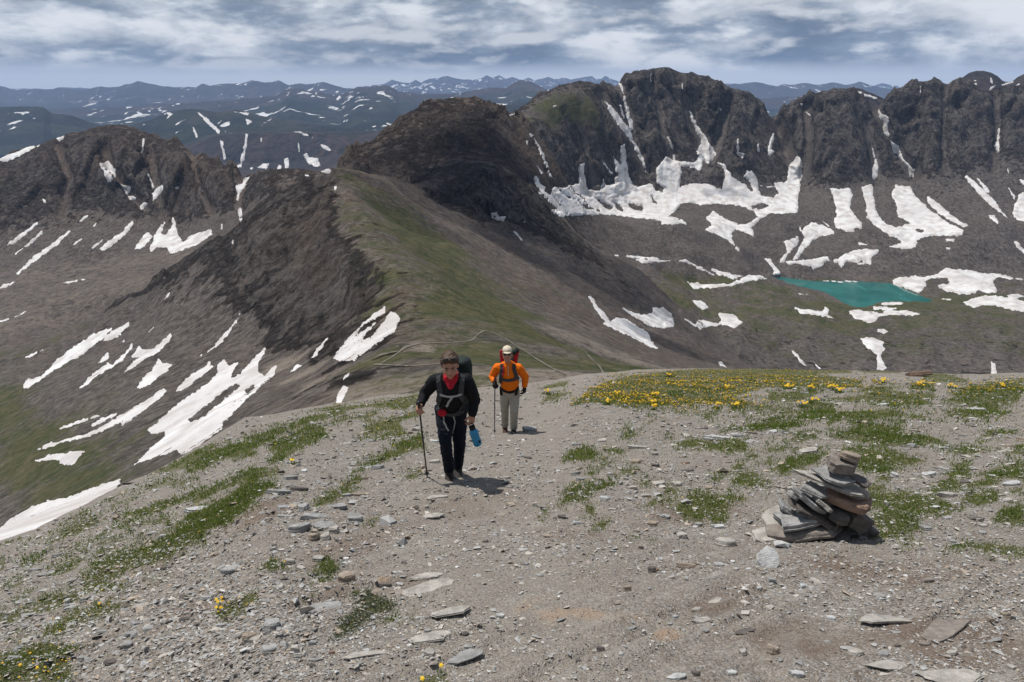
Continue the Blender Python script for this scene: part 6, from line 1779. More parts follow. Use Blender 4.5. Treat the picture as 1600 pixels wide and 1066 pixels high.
M = {
    'skin': simple('skin', (0.40, 0.205, 0.135), .6, 0, 40, .2, .35), 'skin_dark': simple('skin_tanned', (0.40, 0.215, 0.145), .6, 0, 40, .2, .35),
    'jacket': simple('black_shell', (0.009, 0.0095, 0.012), .75, .3, 90, .3, .15), 'trousers': simple('navy_trousers', (0.012, 0.015, 0.024), .85, .3, 120, .3, .1),
    'orange': simple('orange_fleece', (0.75, 0.155, 0.006), .9, .3, 160, .12), 'khaki': simple('light_khaki', (0.36, 0.335, 0.285), .9, .3, 140, .15),
    'hair': simple('brown_hair', (0.060, 0.030, 0.014), .55, .8, 90, .6, .4), 'red': simple('red_cloth', (0.42, 0.015, 0.030), .85, .4, 120, .25), 'boot': simple('boot_leather', (0.030, 0.025, 0.022), .7, .4, 60, .4),
    'boot_brown': simple('brown_boot', (0.075, 0.038, 0.024), .7, .4, 60, .3), 'strap': simple('grey_strap', (0.050, 0.052, 0.056), .8, .4, 200, .3), 'strap_lt': simple('light_strap', (0.36, 0.36, 0.36), .8, .3, 200, .2), 'pack': simple('dark_pack', (0.022, 0.032, 0.030), .75, .4, 120, .35),
    'pack_red': simple('red_pack', (0.30, 0.020, 0.028), .75, .4, 120, .25), 'cap': simple('beige_cap', (0.60, 0.53, 0.42), .9, .3, 150, .12), 'glove': simple('black_glove', (0.012, 0.012, 0.013), .8, .4, 120, .3),
    'lens': simple('dark_lens', (0.008, 0.008, 0.010), .15, 0, 40, .1, .6), 'bottle': simple('blue_bottle', (0.010, 0.215, 0.42), .25, 0, 30, .1, .5), 'bottle_cap': simple('black_cap', (0.015, 0.016, 0.018), .5), 'pole': simple('black_pole', (0.02, 0.02, 0.022), .35, 0, 40, .1, .5), 'cork': simple('pole_grip', (0.05, 0.04, 0.03), .8),
    'metal': simple('steel_tip', (0.4, 0.4, 0.4), .35, 0, 40, .1, .5), 'white': simple('eye_white', (0.22, 0.19, 0.17), .6, 0, 40, .1, .1), 'iris': simple('dark_iris', (0.02, 0.015, 0.012), .3), 'lip': simple('lip', (0.36, 0.13, 0.11), .6), 'watch': simple('watch', (0.25, 0.28, 0.30), .3, 0, 30, .1, .6), 'buckle': simple('buckle', (0.03, 0.03, 0.03), .5),
}


TMP = bpy.data.scenes.new('workbench')      # modifiers are applied here, away from the big scene


_SPH = {}


def sphere_proto(seg):
    if seg not in _SPH:
        rings = max(6, seg * 2 // 3)
        V = [(0, 0, 1)]
        for i in range(1, rings):
            th = math.pi * i / rings
            V += [(math.sin(th) * math.cos(2 * math.pi * k / seg), math.sin(th) * math.sin(2 * math.pi * k / seg), math.cos(th)) for k in range(seg)]
        V.append((0, 0, -1))
        F = []
        for k in range(seg):
            k2 = (k + 1) % seg
            F.append((0, 1 + k, 1 + k2))
            for i in range(rings - 2):
                a, b = 1 + i * seg, 1 + (i + 1) * seg
                F += [(a + k, b + k, b + k2), (a + k, b + k2, a + k2)]
            a = 1 + (rings - 2) * seg
            F.append((a + k, len(V) - 1, a + k2))
        _SPH[seg] = (np.array(V), np.array(F))
    return _SPH[seg]


class Flesh:
    """a pile of tapering limbs and ellipsoids, fused into one continuous skin"""
    def __init__(self):
        self.V, self.F, self.n = [], [], 0

    def ball(self, c, r, rot=None, seg=14):
        if not hasattr(r, '__len__'):
            r = (r, r, r)
        v, f = sphere_proto(seg)
        q = v * np.array(r)[None]
        if rot is not None:
            q = q @ np.array(rot).T
        self.V.append(q + np.array(c)[None]); self.F.append(f + self.n); self.n += len(v)

    def limb(self, pts, rads, flat=1.0, seg=12):
        """chain of joints; flat < 1 squeezes front to back"""
        for (a, b, ra, rb) in zip(pts[:-1], pts[1:], rads[:-1], rads[1:]):
            a, b = Vector(a), Vector(b)
            n = max(2, int((b - a).length / max(0.35 * min(ra, rb), .006)))
            n = min(n, 26)
            for i in range(n + 1):
                f = i / n
                r = ra + (rb - ra) * f
                self.ball(a.lerp(b, f), (r, r * flat, r), seg=seg)

    def build(self, name, m_, parent, voxel, smooth=4, wrinkle=0.0, wl=0.05, seed=0):
        o = mesh_obj(name, np.concatenate(self.V), np.concatenate(self.F))
        rm = o.modifiers.new('fuse', 'REMESH'); rm.mode = 'VOXEL'; rm.voxel_size = voxel; rm.use_smooth_shade = True
        sm = o.modifiers.new('smooth', 'SMOOTH'); sm.iterations = smooth; sm.factor = .5
        COL.objects.unlink(o)
        TMP.collection.objects.link(o)
        vl = TMP.view_layers[0]
        vl.update()
        m2 = bpy.data.meshes.new_from_object(o.evaluated_get(vl.depsgraph))
        TMP.collection.objects.unlink(o)
        COL.objects.link(o)
        o.modifiers.clear()
        o.data = m2
        m2.name = name
        m2.materials.clear(); m2.materials.append(m_)
        n = len(m2.vertices)
        if wrinkle:
            co = np.empty(n * 3, np.float32); m2.vertices.foreach_get('co', co); co = co.reshape(-1, 3)
            no = np.empty(n * 3, np.float32); m2.vertices.foreach_get('normal', no); no = no.reshape(-1, 3)
            w_ = fbm(co * [1, 1, 1.7] / wl, 3, .5, seed=500 + seed, ridged=True)
            co = co + no * (w_ * wrinkle)[:, None]
            m2.vertices.foreach_set('co', co.ravel())
        m2.polygons.foreach_set('use_smooth', np.ones(len(m2.polygons), bool))
        m2.update()
        if parent:
            o.parent = parent
        return o


def tube(name, pts, r, m_, parent, seg=8, r1=None, smooth_n=0):
    P = [Vector(p) for p in pts]
    bm = bmesh.new()
    rings = []
    for i, p in enumerate(P):
        d = (P[min(i + 1, len(P) - 1)] - P[max(i - 1, 0)]).normalized()
        q = d.to_track_quat('Z', 'Y').to_matrix()
        rr_ = r if r1 is None else r + (r1 - r) * i / (len(P) - 1)
        rings.append([bm.verts.new(p + q @ Vector((math.cos(k / seg * 2 * math.pi) * rr_, math.sin(k / seg * 2 * math.pi) * rr_, 0))) for k in range(seg)])
    for a, b in zip(rings[:-1], rings[1:]):
        for k in range(seg):
            bm.faces.new((a[k], a[(k + 1) % seg], b[(k + 1) % seg], b[k]))
    bm.faces.new(rings[0][::-1]); bm.faces.new(rings[-1])
    me = bpy.data.meshes.new(name); bm.to_mesh(me); bm.free()
    me.materials.append(m_)
    me.polygons.foreach_set('use_smooth', np.ones(len(me.polygons), bool))
    o = bpy.data.objects.new(name, me); COL.objects.link(o)
    if parent: o.parent = parent
    return o


def ribbon(name, pts, width, thick, m_, parent, up=Vector((0, 0, 1))):
    """flat webbing strap through points with outward normals [(p, n)]"""
    bm = bmesh.new()
    rows_ = []
    for i, (p, nrm) in enumerate(pts):
        d = (pts[min(i + 1, len(pts) - 1)][0] - pts[max(i - 1, 0)][0]).normalized()
        s = d.cross(nrm).normalized() * width * .5
        q = nrm * thick
        rows_.append([bm.verts.new(p - s), bm.verts.new(p - s + q), bm.verts.new(p + s + q), bm.verts.new(p + s)])
    for a, b in zip(rows_[:-1], rows_[1:]):
        for k in range(4):
            bm.faces.new((a[k], a[(k + 1) % 4], b[(k + 1) % 4], b[k]))
    bm.faces.new(rows_[0][::-1]); bm.faces.new(rows_[-1])
    bmesh.ops.recalc_face_normals(bm, faces=bm.faces)
    me = bpy.data.meshes.new(name); bm.to_mesh(me); bm.free()
    me.materials.append(m_)
    o = bpy.data.objects.new(name, me); COL.objects.link(o)
    if parent: o.parent = parent
    return o


def on_cloth(objs, xz, off=.006, ydir=1):
    """points of the clothing seen from the front at (x, z)"""
    from mathutils.bvhtree import BVHTree
    trees = [BVHTree.FromPolygons([v.co.copy() for v in o.data.vertices], [tuple(p.vertices) for p in o.data.polygons]) for o in objs]
    out = []
    full = []
    for i in range(len(xz) - 1):
        for j in range(5):
            f = j / 5
            full.append((xz[i][0] * (1 - f) + xz[i + 1][0] * f, xz[i][1] * (1 - f) + xz[i + 1][1] * f))
    full.append(xz[-1])
    for x, z in full:
        best = None
        for t in trees:
            h = t.ray_cast(Vector((x, -3 * ydir, z)), Vector((0, ydir, 0)))
            if h[0] is not None and (best is None or h[0].y * ydir < best[0].y * ydir):
                best = h
        if best:
            nrm = (best[1] + Vector((0, -ydir * .5, 0))).normalized()
            out.append((best[0] + nrm * off, nrm))
    return out


def hand(F, wrist, palm_dir, curl_dir, side, grip=.8, s=1.0):
    """palm, four fingers of unequal length curling towards curl_dir and a thumb leaving the side of the palm"""
    wrist = Vector(wrist); d = Vector(palm_dir).normalized(); c = Vector(curl_dir).normalized()
    lat = d.cross(c).normalized() * side
    for i in range(5):
        f = i / 4
        F.ball(wrist + d * (.012 + .070 * f) * s, (.030 * s, .030 * s, .030 * s) if False else (.026 * s + .008 * s * math.sin(f * 3), ) * 3, seg=10)
        F.ball(wrist + d * (.03 + .055 * f) * s + lat * .020 * s, .018 * s, seg=8)
        F.ball(wrist + d * (.03 + .055 * f) * s - lat * .020 * s, .018 * s, seg=8)
    for k, (o_, ln) in enumerate(((.030, .066), (.010, .076), (-.011, .070), (-.031, .054))):
        b = wrist + d * .085 * s + lat * o_ * s
        a1 = b + (d * math.cos(grip * .7) + c * math.sin(grip * .7)) * ln * .42 * s
        a2 = a1 + (d * math.cos(grip * 1.7) + c * math.sin(grip * 1.7)) * ln * .36 * s
        a3 = a2 + (d * math.cos(grip * 2.6) + c * math.sin(grip * 2.6)) * ln * .30 * s
        F.limb([b, a1, a2, a3], [.0105 * s, .0098 * s, .0092 * s, .0082 * s], seg=8)
    t0 = wrist + d * .025 * s + lat * .028 * s + c * .006 * s
    t1 = t0 + (d * .6 + lat * .75 + c * .35).normalized() * .036 * s
    t2 = t1 + (d * .75 + lat * .05 + c * .7).normalized() * .032 * s
    F.limb([t0, t1, t2], [.0135 * s, .0115 * s, .0095 * s], seg=8)


def head(F, c, tilt, s=1.0):
    """skull, jaw, brow, nose, lips, chin, ears; returns the head's own axes"""
    rot = Matrix.Rotation(R(tilt[0]), 3, 'X') @ Matrix.Rotation(R(tilt[1]), 3, 'Z')     # nod, turn
    P = lambda x, y, z: Vector(c) + rot @ Vector((x * s, y * s, z * s))
    b = lambda x, y, z, r: F.ball(P(x, y, z), tuple(v * s for v in r), rot, 16)
    b(0, .012, .030, (.076, .096, .088))
    b(0, -.030, -.020, (.064, .066, .078))
    b(0, -.045, -.072, (.042, .044, .036))
    b(0, -.072, -.092, (.022, .022, .018))
    for sx in (-1, 1):
        b(sx * .034, -.072, -.022, (.026, .022, .022))
        b(sx * .032, -.076, .026, (.026, .016, .010))
        b(sx * .077, .010, -.008, (.010, .020, .031))
        b(sx * .052, -.025, -.055, (.020, .036, .030))
    F.limb([P(0, -.092, .016), P(0, -.112, -.018)], [.010 * s, .0155 * s], seg=10)
    b(.011, -.100, -.022, (.009, .010, .008)); b(-.011, -.100, -.022, (.009, .010, .008))
    b(0, -.090, -.052, (.022, .010, .006)); b(0, -.088, -.062, (.019, .010, .007))
    return P, rot


def face_parts(P, rot, root, s, brows, glasses):
    for sx in (-1, 1):
        if not glasses:
            f = Flesh(); f.ball(P(sx * .031, -.083, .010), (.0125 * s, .008 * s, .0075 * s), rot, 10)
            e = f.build('eye', M['white'], root, .0022, 1)
            f = Flesh(); f.ball(P(sx * .031, -.0905, .010), (.0058 * s, .003 * s, .0058 * s), rot, 8)
            f.build('iris', M['iris'], e, .0016, 1)
        tube('eyebrow', [P(sx * .014, -.093, .027), P(sx * .030, -.094, .032), P(sx * .048, -.083, .027)], .0042 * s, brows, root, 6)
    f = Flesh(); f.limb([P(-.022, -.094, -.056), P(0, -.1, -.055), P(.022, -.094, -.056)], [.004 * s, .006 * s, .004 * s], seg=8)
    f.build('mouth', M['lip'], root, .003, 1)


def shoe(name, heel, fwd, m_, parent, L=.29):
    F = Flesh()
    h = Vector(heel); f = Vector(fwd).normalized()
    for k in range(9):
        q = k / 8
        F.ball(h + f * (L * (q * .80)) + Vector((0, 0, .045 - .012 * q)), (.046 + .008 * math.sin(q * 3), .046, .048 - .012 * q), seg=12)
    F.limb([h + Vector((0, 0, .05)) + f * .04, h + Vector((0, 0, .15)) + f * .02], [.050, .050])
    o = F.build(name, m_, parent, .010, 3, .002, .03, 3)
    bm = bmesh.new()
    ring = []
    s = Vector((-f.y, f.x, 0))
    for k in range(20):
        a = k / 20 * 2 * math.pi
        q = h + f * (L * .40 + math.cos(a) * L * .52) + s * math.sin(a) * (.050 + .006 * math.cos(a))
        ring.append(q)
    lo = [bm.verts.new(q + Vector((0, 0, -.004))) for q in ring]; hi = [bm.verts.new(q + Vector((0, 0, .020))) for q in ring]
    bm.faces.new(lo[::-1]); bm.faces.new(hi)
    for k in range(20):
        bm.faces.new((lo[k], lo[(k + 1) % 20], hi[(k + 1) % 20], hi[k]))
    me = bpy.data.meshes.new('sole'); bm.to_mesh(me); bm.free(); me.materials.append(M['glove'])
    so = bpy.data.objects.new('sole', me); COL.objects.link(so); so.parent = o
    return o


def local_root(name, px, py, label, cat):
    p = gpoint(px, py)
    r0 = bpy.data.objects.new(name, None)
    r0.location = p
    COL.objects.link(r0)
    return tag(r0, label, cat), p, mpp_at(p)


def mapper(p):
    """joint seen at a photograph pixel, y metres behind the figure's own distance"""
    def J(px, py, y=0.0):
        return Vector(world(px, py, p.y + y)) - p
    return J


def ground_z(root, x, y):
    return float(ground_h(np.array([root.location.x + x]), np.array([root.location.y + y]))[0]) - root.location.z


def pole(name, grip, tip, label, root_loc):
    r0 = bpy.data.objects.new(name, None)
    r0.location = root_loc + tip; COL.objects.link(r0)
    tag(r0, label, 'trekking pole')
    g = grip - tip
    d = g.normalized()
    tube('shaft', [d * .02, d * (g.length * .5), g], .0085, M['pole'], r0, 8, .0105)
    tube('grip', [g - d * .05, g, g + d * .05, g + d * .085], .017, M['cork'], r0, 10, .0185)
    tube('knob', [g + d * .083, g + d * .10], .021, M['pole'], r0, 10, .016)
    tube('tip', [d * 0, d * .05], .003, M['metal'], r0, 6, .007)
    tube('basket', [d * .055, d * .060], .026, M['pole'], r0, 12)
    tube('strap', [g + d * .07, g + d * .04 + Vector((.03, -.01, 0)), g - d * .04 + Vector((.035, -.01, -.02)), g + d * .0 + Vector((.01, -.01, -.02))], .006, M['strap'], r0, 6)
    return r0


# ---- front hiker
def front_hiker():
    root, p0, mp = local_root('person', 706, 750, 'hiker in black jacket and red neckerchief, leaning into the climb with a blue bottle', 'person')
    J = mapper(p0)
    hipL, hipR = J(694, 643, .06), J(716, 643, .08)
    kneeL, kneeR = J(696, 691, -.14), J(718, 695, .06)
    ankL, ankR = Vector((J(702, 745, -.02).x, .00, .09)), Vector((J(715, 736, .16).x, .24, .11))
    ankL.z = ground_z(root, ankL.x, ankL.y) + .10; ankR.z = ground_z(root, ankR.x, ankR.y) + .12
    chest = J(705, 606, -.14); belly = J(706, 632, -.03); neck = J(705, 588, -.24); hd = J(703, 571, -.37)
    shL, shR = J(680, 594, -.15), J(729, 594, -.16)
    elL, elR = J(664, 615, -.10), J(742, 624, -.10)
    haL, haR = J(656, 634, -.26), J(737, 651, -.20)
    pelvis = (hipL + hipR) / 2
    # body
    F = Flesh()
    P, rot = head(F, hd, (13, 5), 1.06)
    0 and print('front hiker joints', [(round(v.x, 2), round(v.y, 2), round(v.z, 2)) for v in (hd, neck, chest, belly, hipL, kneeL, ankL, haL, haR)])
    F.limb([neck + Vector((0, .02, -.03)), P(0, .02, -.06)], [.060, .056])
    F.limb([pelvis, belly, chest, neck + Vector((0, .03, -.05))], [.13, .13, .14, .08], .72)
    F.limb([shL, chest, shR], [.05, .09, .05], .8)
    for sh, el, ha in ((shL, elL, haL), (shR, elR, haR)):
        F.limb([sh, el, el.lerp(ha, .88)], [.048, .038, .028])
    for h, k, a in ((hipL, kneeL, ankL), (hipR, kneeR, ankR)):
        F.limb([h, k, a], [.075, .052, .038])
    dl = (haL - elL).normalized()
    hand(F, haL - dl * .03, (dl + Vector((0, -.3, -.1))), Vector((.55, .2, -.5)), -1, .95, 1.05)
    dr = (haR - elR).normalized()
    hand(F, haR - dr * .03, Vector((-.05, -.18, -1)), Vector((-.6, .5, 0)), -1, .75, 1.08)
    body = F.build('body', M['skin'], root, .0062, 2)
    # trousers
    F = Flesh()
    for h, k, a in ((hipL, kneeL, ankL), (hipR, kneeR, ankR)):
        F.limb([h, h.lerp(k, .5), k, k.lerp(a, .5), a + Vector((0, .0, .0))], [.102, .090, .068, .062, .058])
    F.limb([hipL + Vector((.01, 0, .02)), hipR + Vector((-.01, 0, .02))], [.118, .118])
    F.limb([pelvis, belly], [.145, .138], .76)
    tr = F.build('trousers', M['trousers'], root, .011, 3, .010, .075, 1)
    # jacket
    F = Flesh()
    F.limb([pelvis + Vector((0, 0, .03)), belly, chest, chest.lerp(neck, .6)], [.150, .148, .160, .115], .76)
    F.limb([shL, shL.lerp(chest, .5) + Vector((0, 0, .025)), neck + Vector((0, .03, -.03)), shR.lerp(chest, .5) + Vector((0, 0, .025)), shR], [.068, .095, .088, .095, .068], .85)
    for sh, el, ha in ((shL, elL, haL), (shR, elR, haR)):
        F.limb([sh, sh.lerp(el, .5), el, el.lerp(ha, .82)], [.072, .068, .060, .046])
    jk = F.build('jacket', M['jacket'], root, .011, 3, .010, .07, 2)
    F = Flesh()
    for k in range(14):
        a = k / 14 * 2 * math.pi
        F.ball(neck + Vector((math.cos(a) * .074, math.sin(a) * .066 - .005, .018 + .014 * math.sin(a))), (.024, .024, .036), seg=8)
    sc = F.build('jacket_collar', M['jacket'], root, .009, 3)
    sc.name = 'collar'
    # neckerchief
    F = Flesh()
    for k in range(16):
        a = k / 16 * 2 * math.pi
        F.ball(neck + Vector((math.cos(a) * .066, -.022 + math.sin(a) * .060, .030 + .018 * math.sin(a))), (.020, .020, .026), seg=8)
    for i in range(7):
        f = i / 6
        wd = .052 * (1 - f) + .010
        for sx in np.linspace(-1, 1, 5):
            F.ball(neck + Vector((sx * wd, -.105 - .030 * f + .02 * abs(sx), .012 - .085 * f)), (.020, .012, .020), seg=8)
    F.build('neckerchief', M['red'], root, .008, 3, .006, .035, 4)
    # hair
    F = Flesh()
    s = 1.06
    for sx, sy, sz, r in [(0, .030, .060, (.082, .090, .074)), (0, .050, .010, (.082, .070, .075)), (0, -.030, .096, (.066, .052, .030)), (-.045, -.040, .082, (.034, .034, .026)), (.045, -.040, .082, (.034, .034, .026)), (0.02, -.058, .088, (.035, .025, .020)), (-.074, .012, .035, (.014, .032, .034)), (.074, .012, .035, (.014, .032, .034))]:
        F.ball(P(sx, sy, sz), tuple(v * s for v in r), rot, 14)
    F.build('hair', M['hair'], root, .008, 2, .010, .022, 5)
    face_parts(P, rot, root, s, M['hair'], False)
    # sunglasses pushed up on the hair
    sg = bpy.data.objects.new('sunglasses', None); COL.objects.link(sg); sg.parent = root
    for sx in (-1, 1):
        F = Flesh(); F.ball(P(sx * .036, -.066, .112), (.034, .012, .022), rot, 12)
        F.build('lens', M['lens'], sg, .005, 2)
        tube('temple', [P(sx * .066, -.058, .112), P(sx * .086, 0, .085), P(sx * .088, .05, .045)], .004, M['lens'], sg, 6)
    tube('bridge', [P(-.012, -.078, .116), P(.012, -.078, .116)], .005, M['lens'], sg, 6)
    # boots
    for a in (ankL, ankR):
        shoe('boot', (a.x, a.y + .03, a.z - .10), (0.05, -1, 0), M['boot'], root)
    # watch
    w0 = elL.lerp(haL, .80)
    tube('watch', [w0 - dl * .016, w0 + dl * .016], .042, M['watch'], root, 14)
    # straps of the rucksack
    rk = bpy.data.objects.new('backpack', None); rk.location = p0 + neck; COL.objects.link(rk)
    tag(rk, 'dark grey-green rucksack worn by the hiker in black, showing over one shoulder', 'backpack')
    off = neck

    def sh_(o):
        o.location = o.location - off
        o.parent = rk
        return o
    F = Flesh()
    back = J(716, 604, .14)
    top_ = J(723, 572, .08)
    F.limb([back + Vector((0, .04, -.24)), back, top_], [.14, .155, .105], .78)
    pk = sh_(F.build('pack_bag', M['pack'], None, .014, 3, .012, .07, 6))
    F = Flesh(); F.ball(top_ + Vector((.005, -.02, .06)), (.095, .10, .060)); sh_(F.build('top_lid', M['pack'], None, .012, 3, .008, .05, 7))
    cl = [jk, tr]
    for xz in ([(shL.x + .045, shL.z + .095), (shL.x + .055, shL.z + .03), (chest.x - .105, chest.z - .02), (belly.x - .14, belly.z + .04)],
               [(shR.x - .045, shR.z + .095), (shR.x - .05, shR.z + .03), (chest.x + .105, chest.z - .02), (belly.x + .15, belly.z + .04)]):
        pts = on_cloth(cl, xz)
        if len(pts) > 2: sh_(ribbon('shoulder_strap', pts, .060, .014, M['strap'], None))
    for nm, xz, wd, mm in (('chest_strap', [(chest.x - .115, chest.z - .035), (chest.x, chest.z - .045), (chest.x + .115, chest.z - .03)], .024, 'strap_lt'),
                       ('hip_belt', [(belly.x - .165, belly.z - .055), (belly.x, belly.z - .075), (belly.x + .165, belly.z - .05)], .045, 'strap'),
                       ('adjuster', [(chest.x + .02, chest.z - .05), (chest.x - .02, chest.z - .12), (chest.x - .05, chest.z - .20)], .022, 'strap_lt'),
                       ('adjuster', [(belly.x + .02, belly.z - .09), (belly.x + .03, belly.z - .22), (belly.x + .0, belly.z - .38)], .014, 'strap_lt'),
                       ('adjuster', [(belly.x - .09, belly.z - .08), (belly.x - .09, belly.z - .18), (belly.x - .04, belly.z - .27)], .016, 'strap_lt'),
                       ('adjuster', [(belly.x + .13, belly.z + .06), (belly.x + .09, belly.z - .02), (belly.x + .03, belly.z - .07)], .022, 'strap')):
        pts = on_cloth(cl, xz, .012)
        if len(pts) > 2: sh_(ribbon(nm, pts, wd, .006, M[mm], None))
    q = on_cloth(cl, [(belly.x - .085, belly.z - .03), (belly.x - .084, belly.z - .031)], .03)
    if q:
        F = Flesh(); F.ball(q[0][0], (.052, .030, .045)); sh_(F.build('belt_pouch', M['red'], None, .008, 3, .003, .03, 8))
    # pole
    tipx = J(668, 748)
    tip = Vector((tipx.x, -.02, 0)); tip.z = ground_z(root, tip.x, tip.y)
    gp = haL + dl * .05 + Vector((.012, -.012, .015))
    pole('trekking_pole', gp, tip, 'black trekking pole planted by the hiker in the black jacket', p0)
    # bottle
    bt = bpy.data.objects.new('water_bottle', None); COL.objects.link(bt)
    top = haR + Vector((.0, -.05, -.085))
    bt.location = p0 + top
    bt.rotation_euler = (R(8), R(-14), 0)
    tag(bt, 'blue plastic water bottle hanging from the front hiker\'s hand', 'bottle')
    prof = [(.0, -.262), (.042, -.262), (.048, -.254), (.049, -.20), (.046, -.17), (.049, -.14), (.049, -.085), (.040, -.060), (.030, -.050), (.030, -.040)]
    bm = bmesh.new(); rings = []
    for r_, z in prof:
        rings.append([bm.verts.new((math.cos(k / 20 * 6.2832) * max(r_, .001), math.sin(k / 20 * 6.2832) * max(r_, .001), z)) for k in range(20)])
    for a, b in zip(rings[:-1], rings[1:]):
        for k in range(20): bm.faces.new((a[k], a[(k + 1) % 20], b[(k + 1) % 20], b[k]))
    me = bpy.data.meshes.new('flask'); bm.to_mesh(me); bm.free(); me.materials.append(M['bottle']); me.polygons.foreach_set('use_smooth', np.ones(len(me.polygons), bool))
    o = bpy.data.objects.new('flask', me); COL.objects.link(o); o.parent = bt
    tube('cap', [(0, 0, -.045), (0, 0, -.012)], .033, M['bottle_cap'], bt, 18)
    tube('loop', [(.030, 0, -.03), (.028, 0, .010), (0, 0, .028), (-.028, 0, .010), (-.030, 0, -.03)], .005, M['bottle_cap'], bt, 8)
    F = Flesh(); F.ball((.034, -.034, -.205), (.016, .012, .020)); F.build('label_patch', M['bottle_cap'], bt, .005, 1)
    return root


def rear_hiker():
    root, p0, mp = local_root('person', 797, 671, 'hiker in orange top, pale trousers and beige cap walking behind the other', 'person')
    J = mapper(p0)
    hipL, hipR = J(789.5, 613, .02), J(803.5, 613, .02)
    kneeL, kneeR = J(788.5, 638, .04), J(803.5, 640, -.14)
    ankL, ankR = Vector((J(789, 668, .1).x, .24, .1)), Vector((J(802.5, 671).x, -.06, .1))
    for a in (ankL, ankR): a.z = ground_z(root, a.x, a.y) + .11
    ankL.z += .02
    chest = J(794.5, 582, -.08); belly = J(796.5, 598, -.08); neck = J(793.5, 567, -.10); hd = J(792.5, 552.5, -.17)
    shL, shR = J(777, 575, -.06), J(810, 575, -.06)
    elL, elR = J(769.5, 588, .02), J(821, 589, .03)
    haL, haR = J(772.5, 597.5, -.18), J(819.5, 606, -.08)
    pelvis = (hipL + hipR) / 2
    F = Flesh()
    P, rot = head(F, hd, (-6, 0), 1.06)
    0 and print('rear hiker joints', [(round(v.x, 2), round(v.y, 2), round(v.z, 2)) for v in (hd, neck, chest, belly, hipL, kneeL, ankL, haL, haR)])
    F.limb([neck + Vector((0, .02, -.03)), P(0, .02, -.06)], [.062, .058])
    F.limb([pelvis, belly, chest, neck + Vector((0, .03, -.05))], [.13, .14, .14, .08], .72)
    F.limb([shL, chest, shR], [.05, .09, .05], .8)
    for sh, el, ha in ((shL, elL, haL), (shR, elR, haR)):
        F.limb([sh, el, el.lerp(ha, .9)], [.048, .038, .028])
    for h, k, a in ((hipL, kneeL, ankL), (hipR, kneeR, ankR)):
        F.limb([h, k, a], [.075, .052, .038])
    F.build('body', M['skin_dark'], root, .0075, 2)
    for sh, el, ha, sd in ((shL, elL, haL, -1), (shR, elR, haR, 1)):
        d = (ha - el).normalized()
        F = Flesh()
        F.limb([ha - d * .06, ha], [.040, .034])
        if sd < 0: hand(F, ha - d * .02, d + Vector((.1, -.4, -.2)), Vector((.5, .2, -.6)), -1, .95, 1.16)
        else: hand(F, ha - d * .02, Vector((-.05, -.1, -1)), Vector((-.7, .2, 0)), -1, .7, 1.16)
        F.build('glove', M['glove'], root, .007, 2)
    F = Flesh()
    for h, k, a in ((hipL, kneeL, ankL), (hipR, kneeR, ankR)):
        F.limb([h, h.lerp(k, .5), k, k.lerp(a, .5), a + Vector((0, .0, .005))], [.104, .094, .076, .070, .066])
    F.limb([hipL + Vector((.01, 0, .02)), hipR + Vector((-.01, 0, .02))], [.108, .108])
    F.limb([pelvis, belly], [.140, .148], .80)
    tr = F.build('trousers', M['khaki'], root, .012, 3, .012, .08, 11)
    F = Flesh()
    F.limb([pelvis + Vector((0, -.01, .09)), belly, chest, chest.lerp(neck, .6)], [.160, .172, .170, .120], .80)
    F.limb([shL, shL.lerp(chest, .5) + Vector((0, 0, .03)), neck + Vector((0, .02, -.03)), shR.lerp(chest, .5) + Vector((0, 0, .03)), shR], [.080, .105, .085, .105, .080], .85)
    for sh, el, ha in ((shL, elL, haL), (shR, elR, haR)):
        F.limb([sh, sh.lerp(el, .5), el, el.lerp(ha, .80)], [.082, .076, .066, .050])
    jk = F.build('fleece', M['orange'], root, .012, 3, .009, .07, 12)
    # cap with a brim
    cp_ = bpy.data.objects.new('cap', None); COL.objects.link(cp_); cp_.parent = root
    s = 1.06
    F = Flesh(); F.ball(P(0, .014, .060), (.081 * s, .100 * s, .072 * s), rot, 18)
    F.build('crown', M['cap'], cp_, .008, 2, .002, .03, 13)
    F = Flesh()
    for k in range(9):
        a = (k / 8 - .5) * 2.0
        for q in (0.07, .10, .125):
            F.ball(P(math.sin(a) * q * .46, -math.cos(a) * q * 1.02, .050 - q * .10), (.020 * s, .020 * s, .006 * s), rot, 8)
    F.build('brim', M['cap'], cp_, .006, 2)
    # sunglasses on the face
    sg = bpy.data.objects.new('sunglasses', None); COL.objects.link(sg); sg.parent = root
    for sx in (-1, 1):
        F = Flesh(); F.ball(P(sx * .034, -.088, .006), (.029 * s, .012 * s, .019 * s), rot, 12)
        F.build('lens', M['lens'], sg, .004, 2)
        tube('temple', [P(sx * .060, -.080, .010), P(sx * .082, -.02, .012), P(sx * .084, .02, .006)], .004, M['lens'], sg, 6)
    tube('bridge', [P(-.010, -.10, .010), P(.010, -.10, .010)], .005, M['lens'], sg, 6)
    face_parts(P, rot, root, s, M['strap_lt'], True)
    for a in (ankL, ankR):
        shoe('boot', (a.x, a.y + .03, a.z - .10), (0.02, -1, 0), M['boot_brown'] if a is ankL else M['boot'], root)
    rk = bpy.data.objects.new('backpack', None); rk.location = p0 + neck; COL.objects.link(rk)
    tag(rk, 'red and black rucksack worn by the hiker in orange, showing beside his cap', 'backpack')

    def sh_(o):
        o.location = o.location - neck
        o.parent = rk
        return o
    back = J(795, 586, .20)
    F = Flesh(); F.limb([back + Vector((0, .02, -.28)), back, J(795, 567, .18)], [.16, .17, .15], .8)
    sh_(F.build('pack_bag', M['pack'], None, .014, 3, .010, .07, 14))
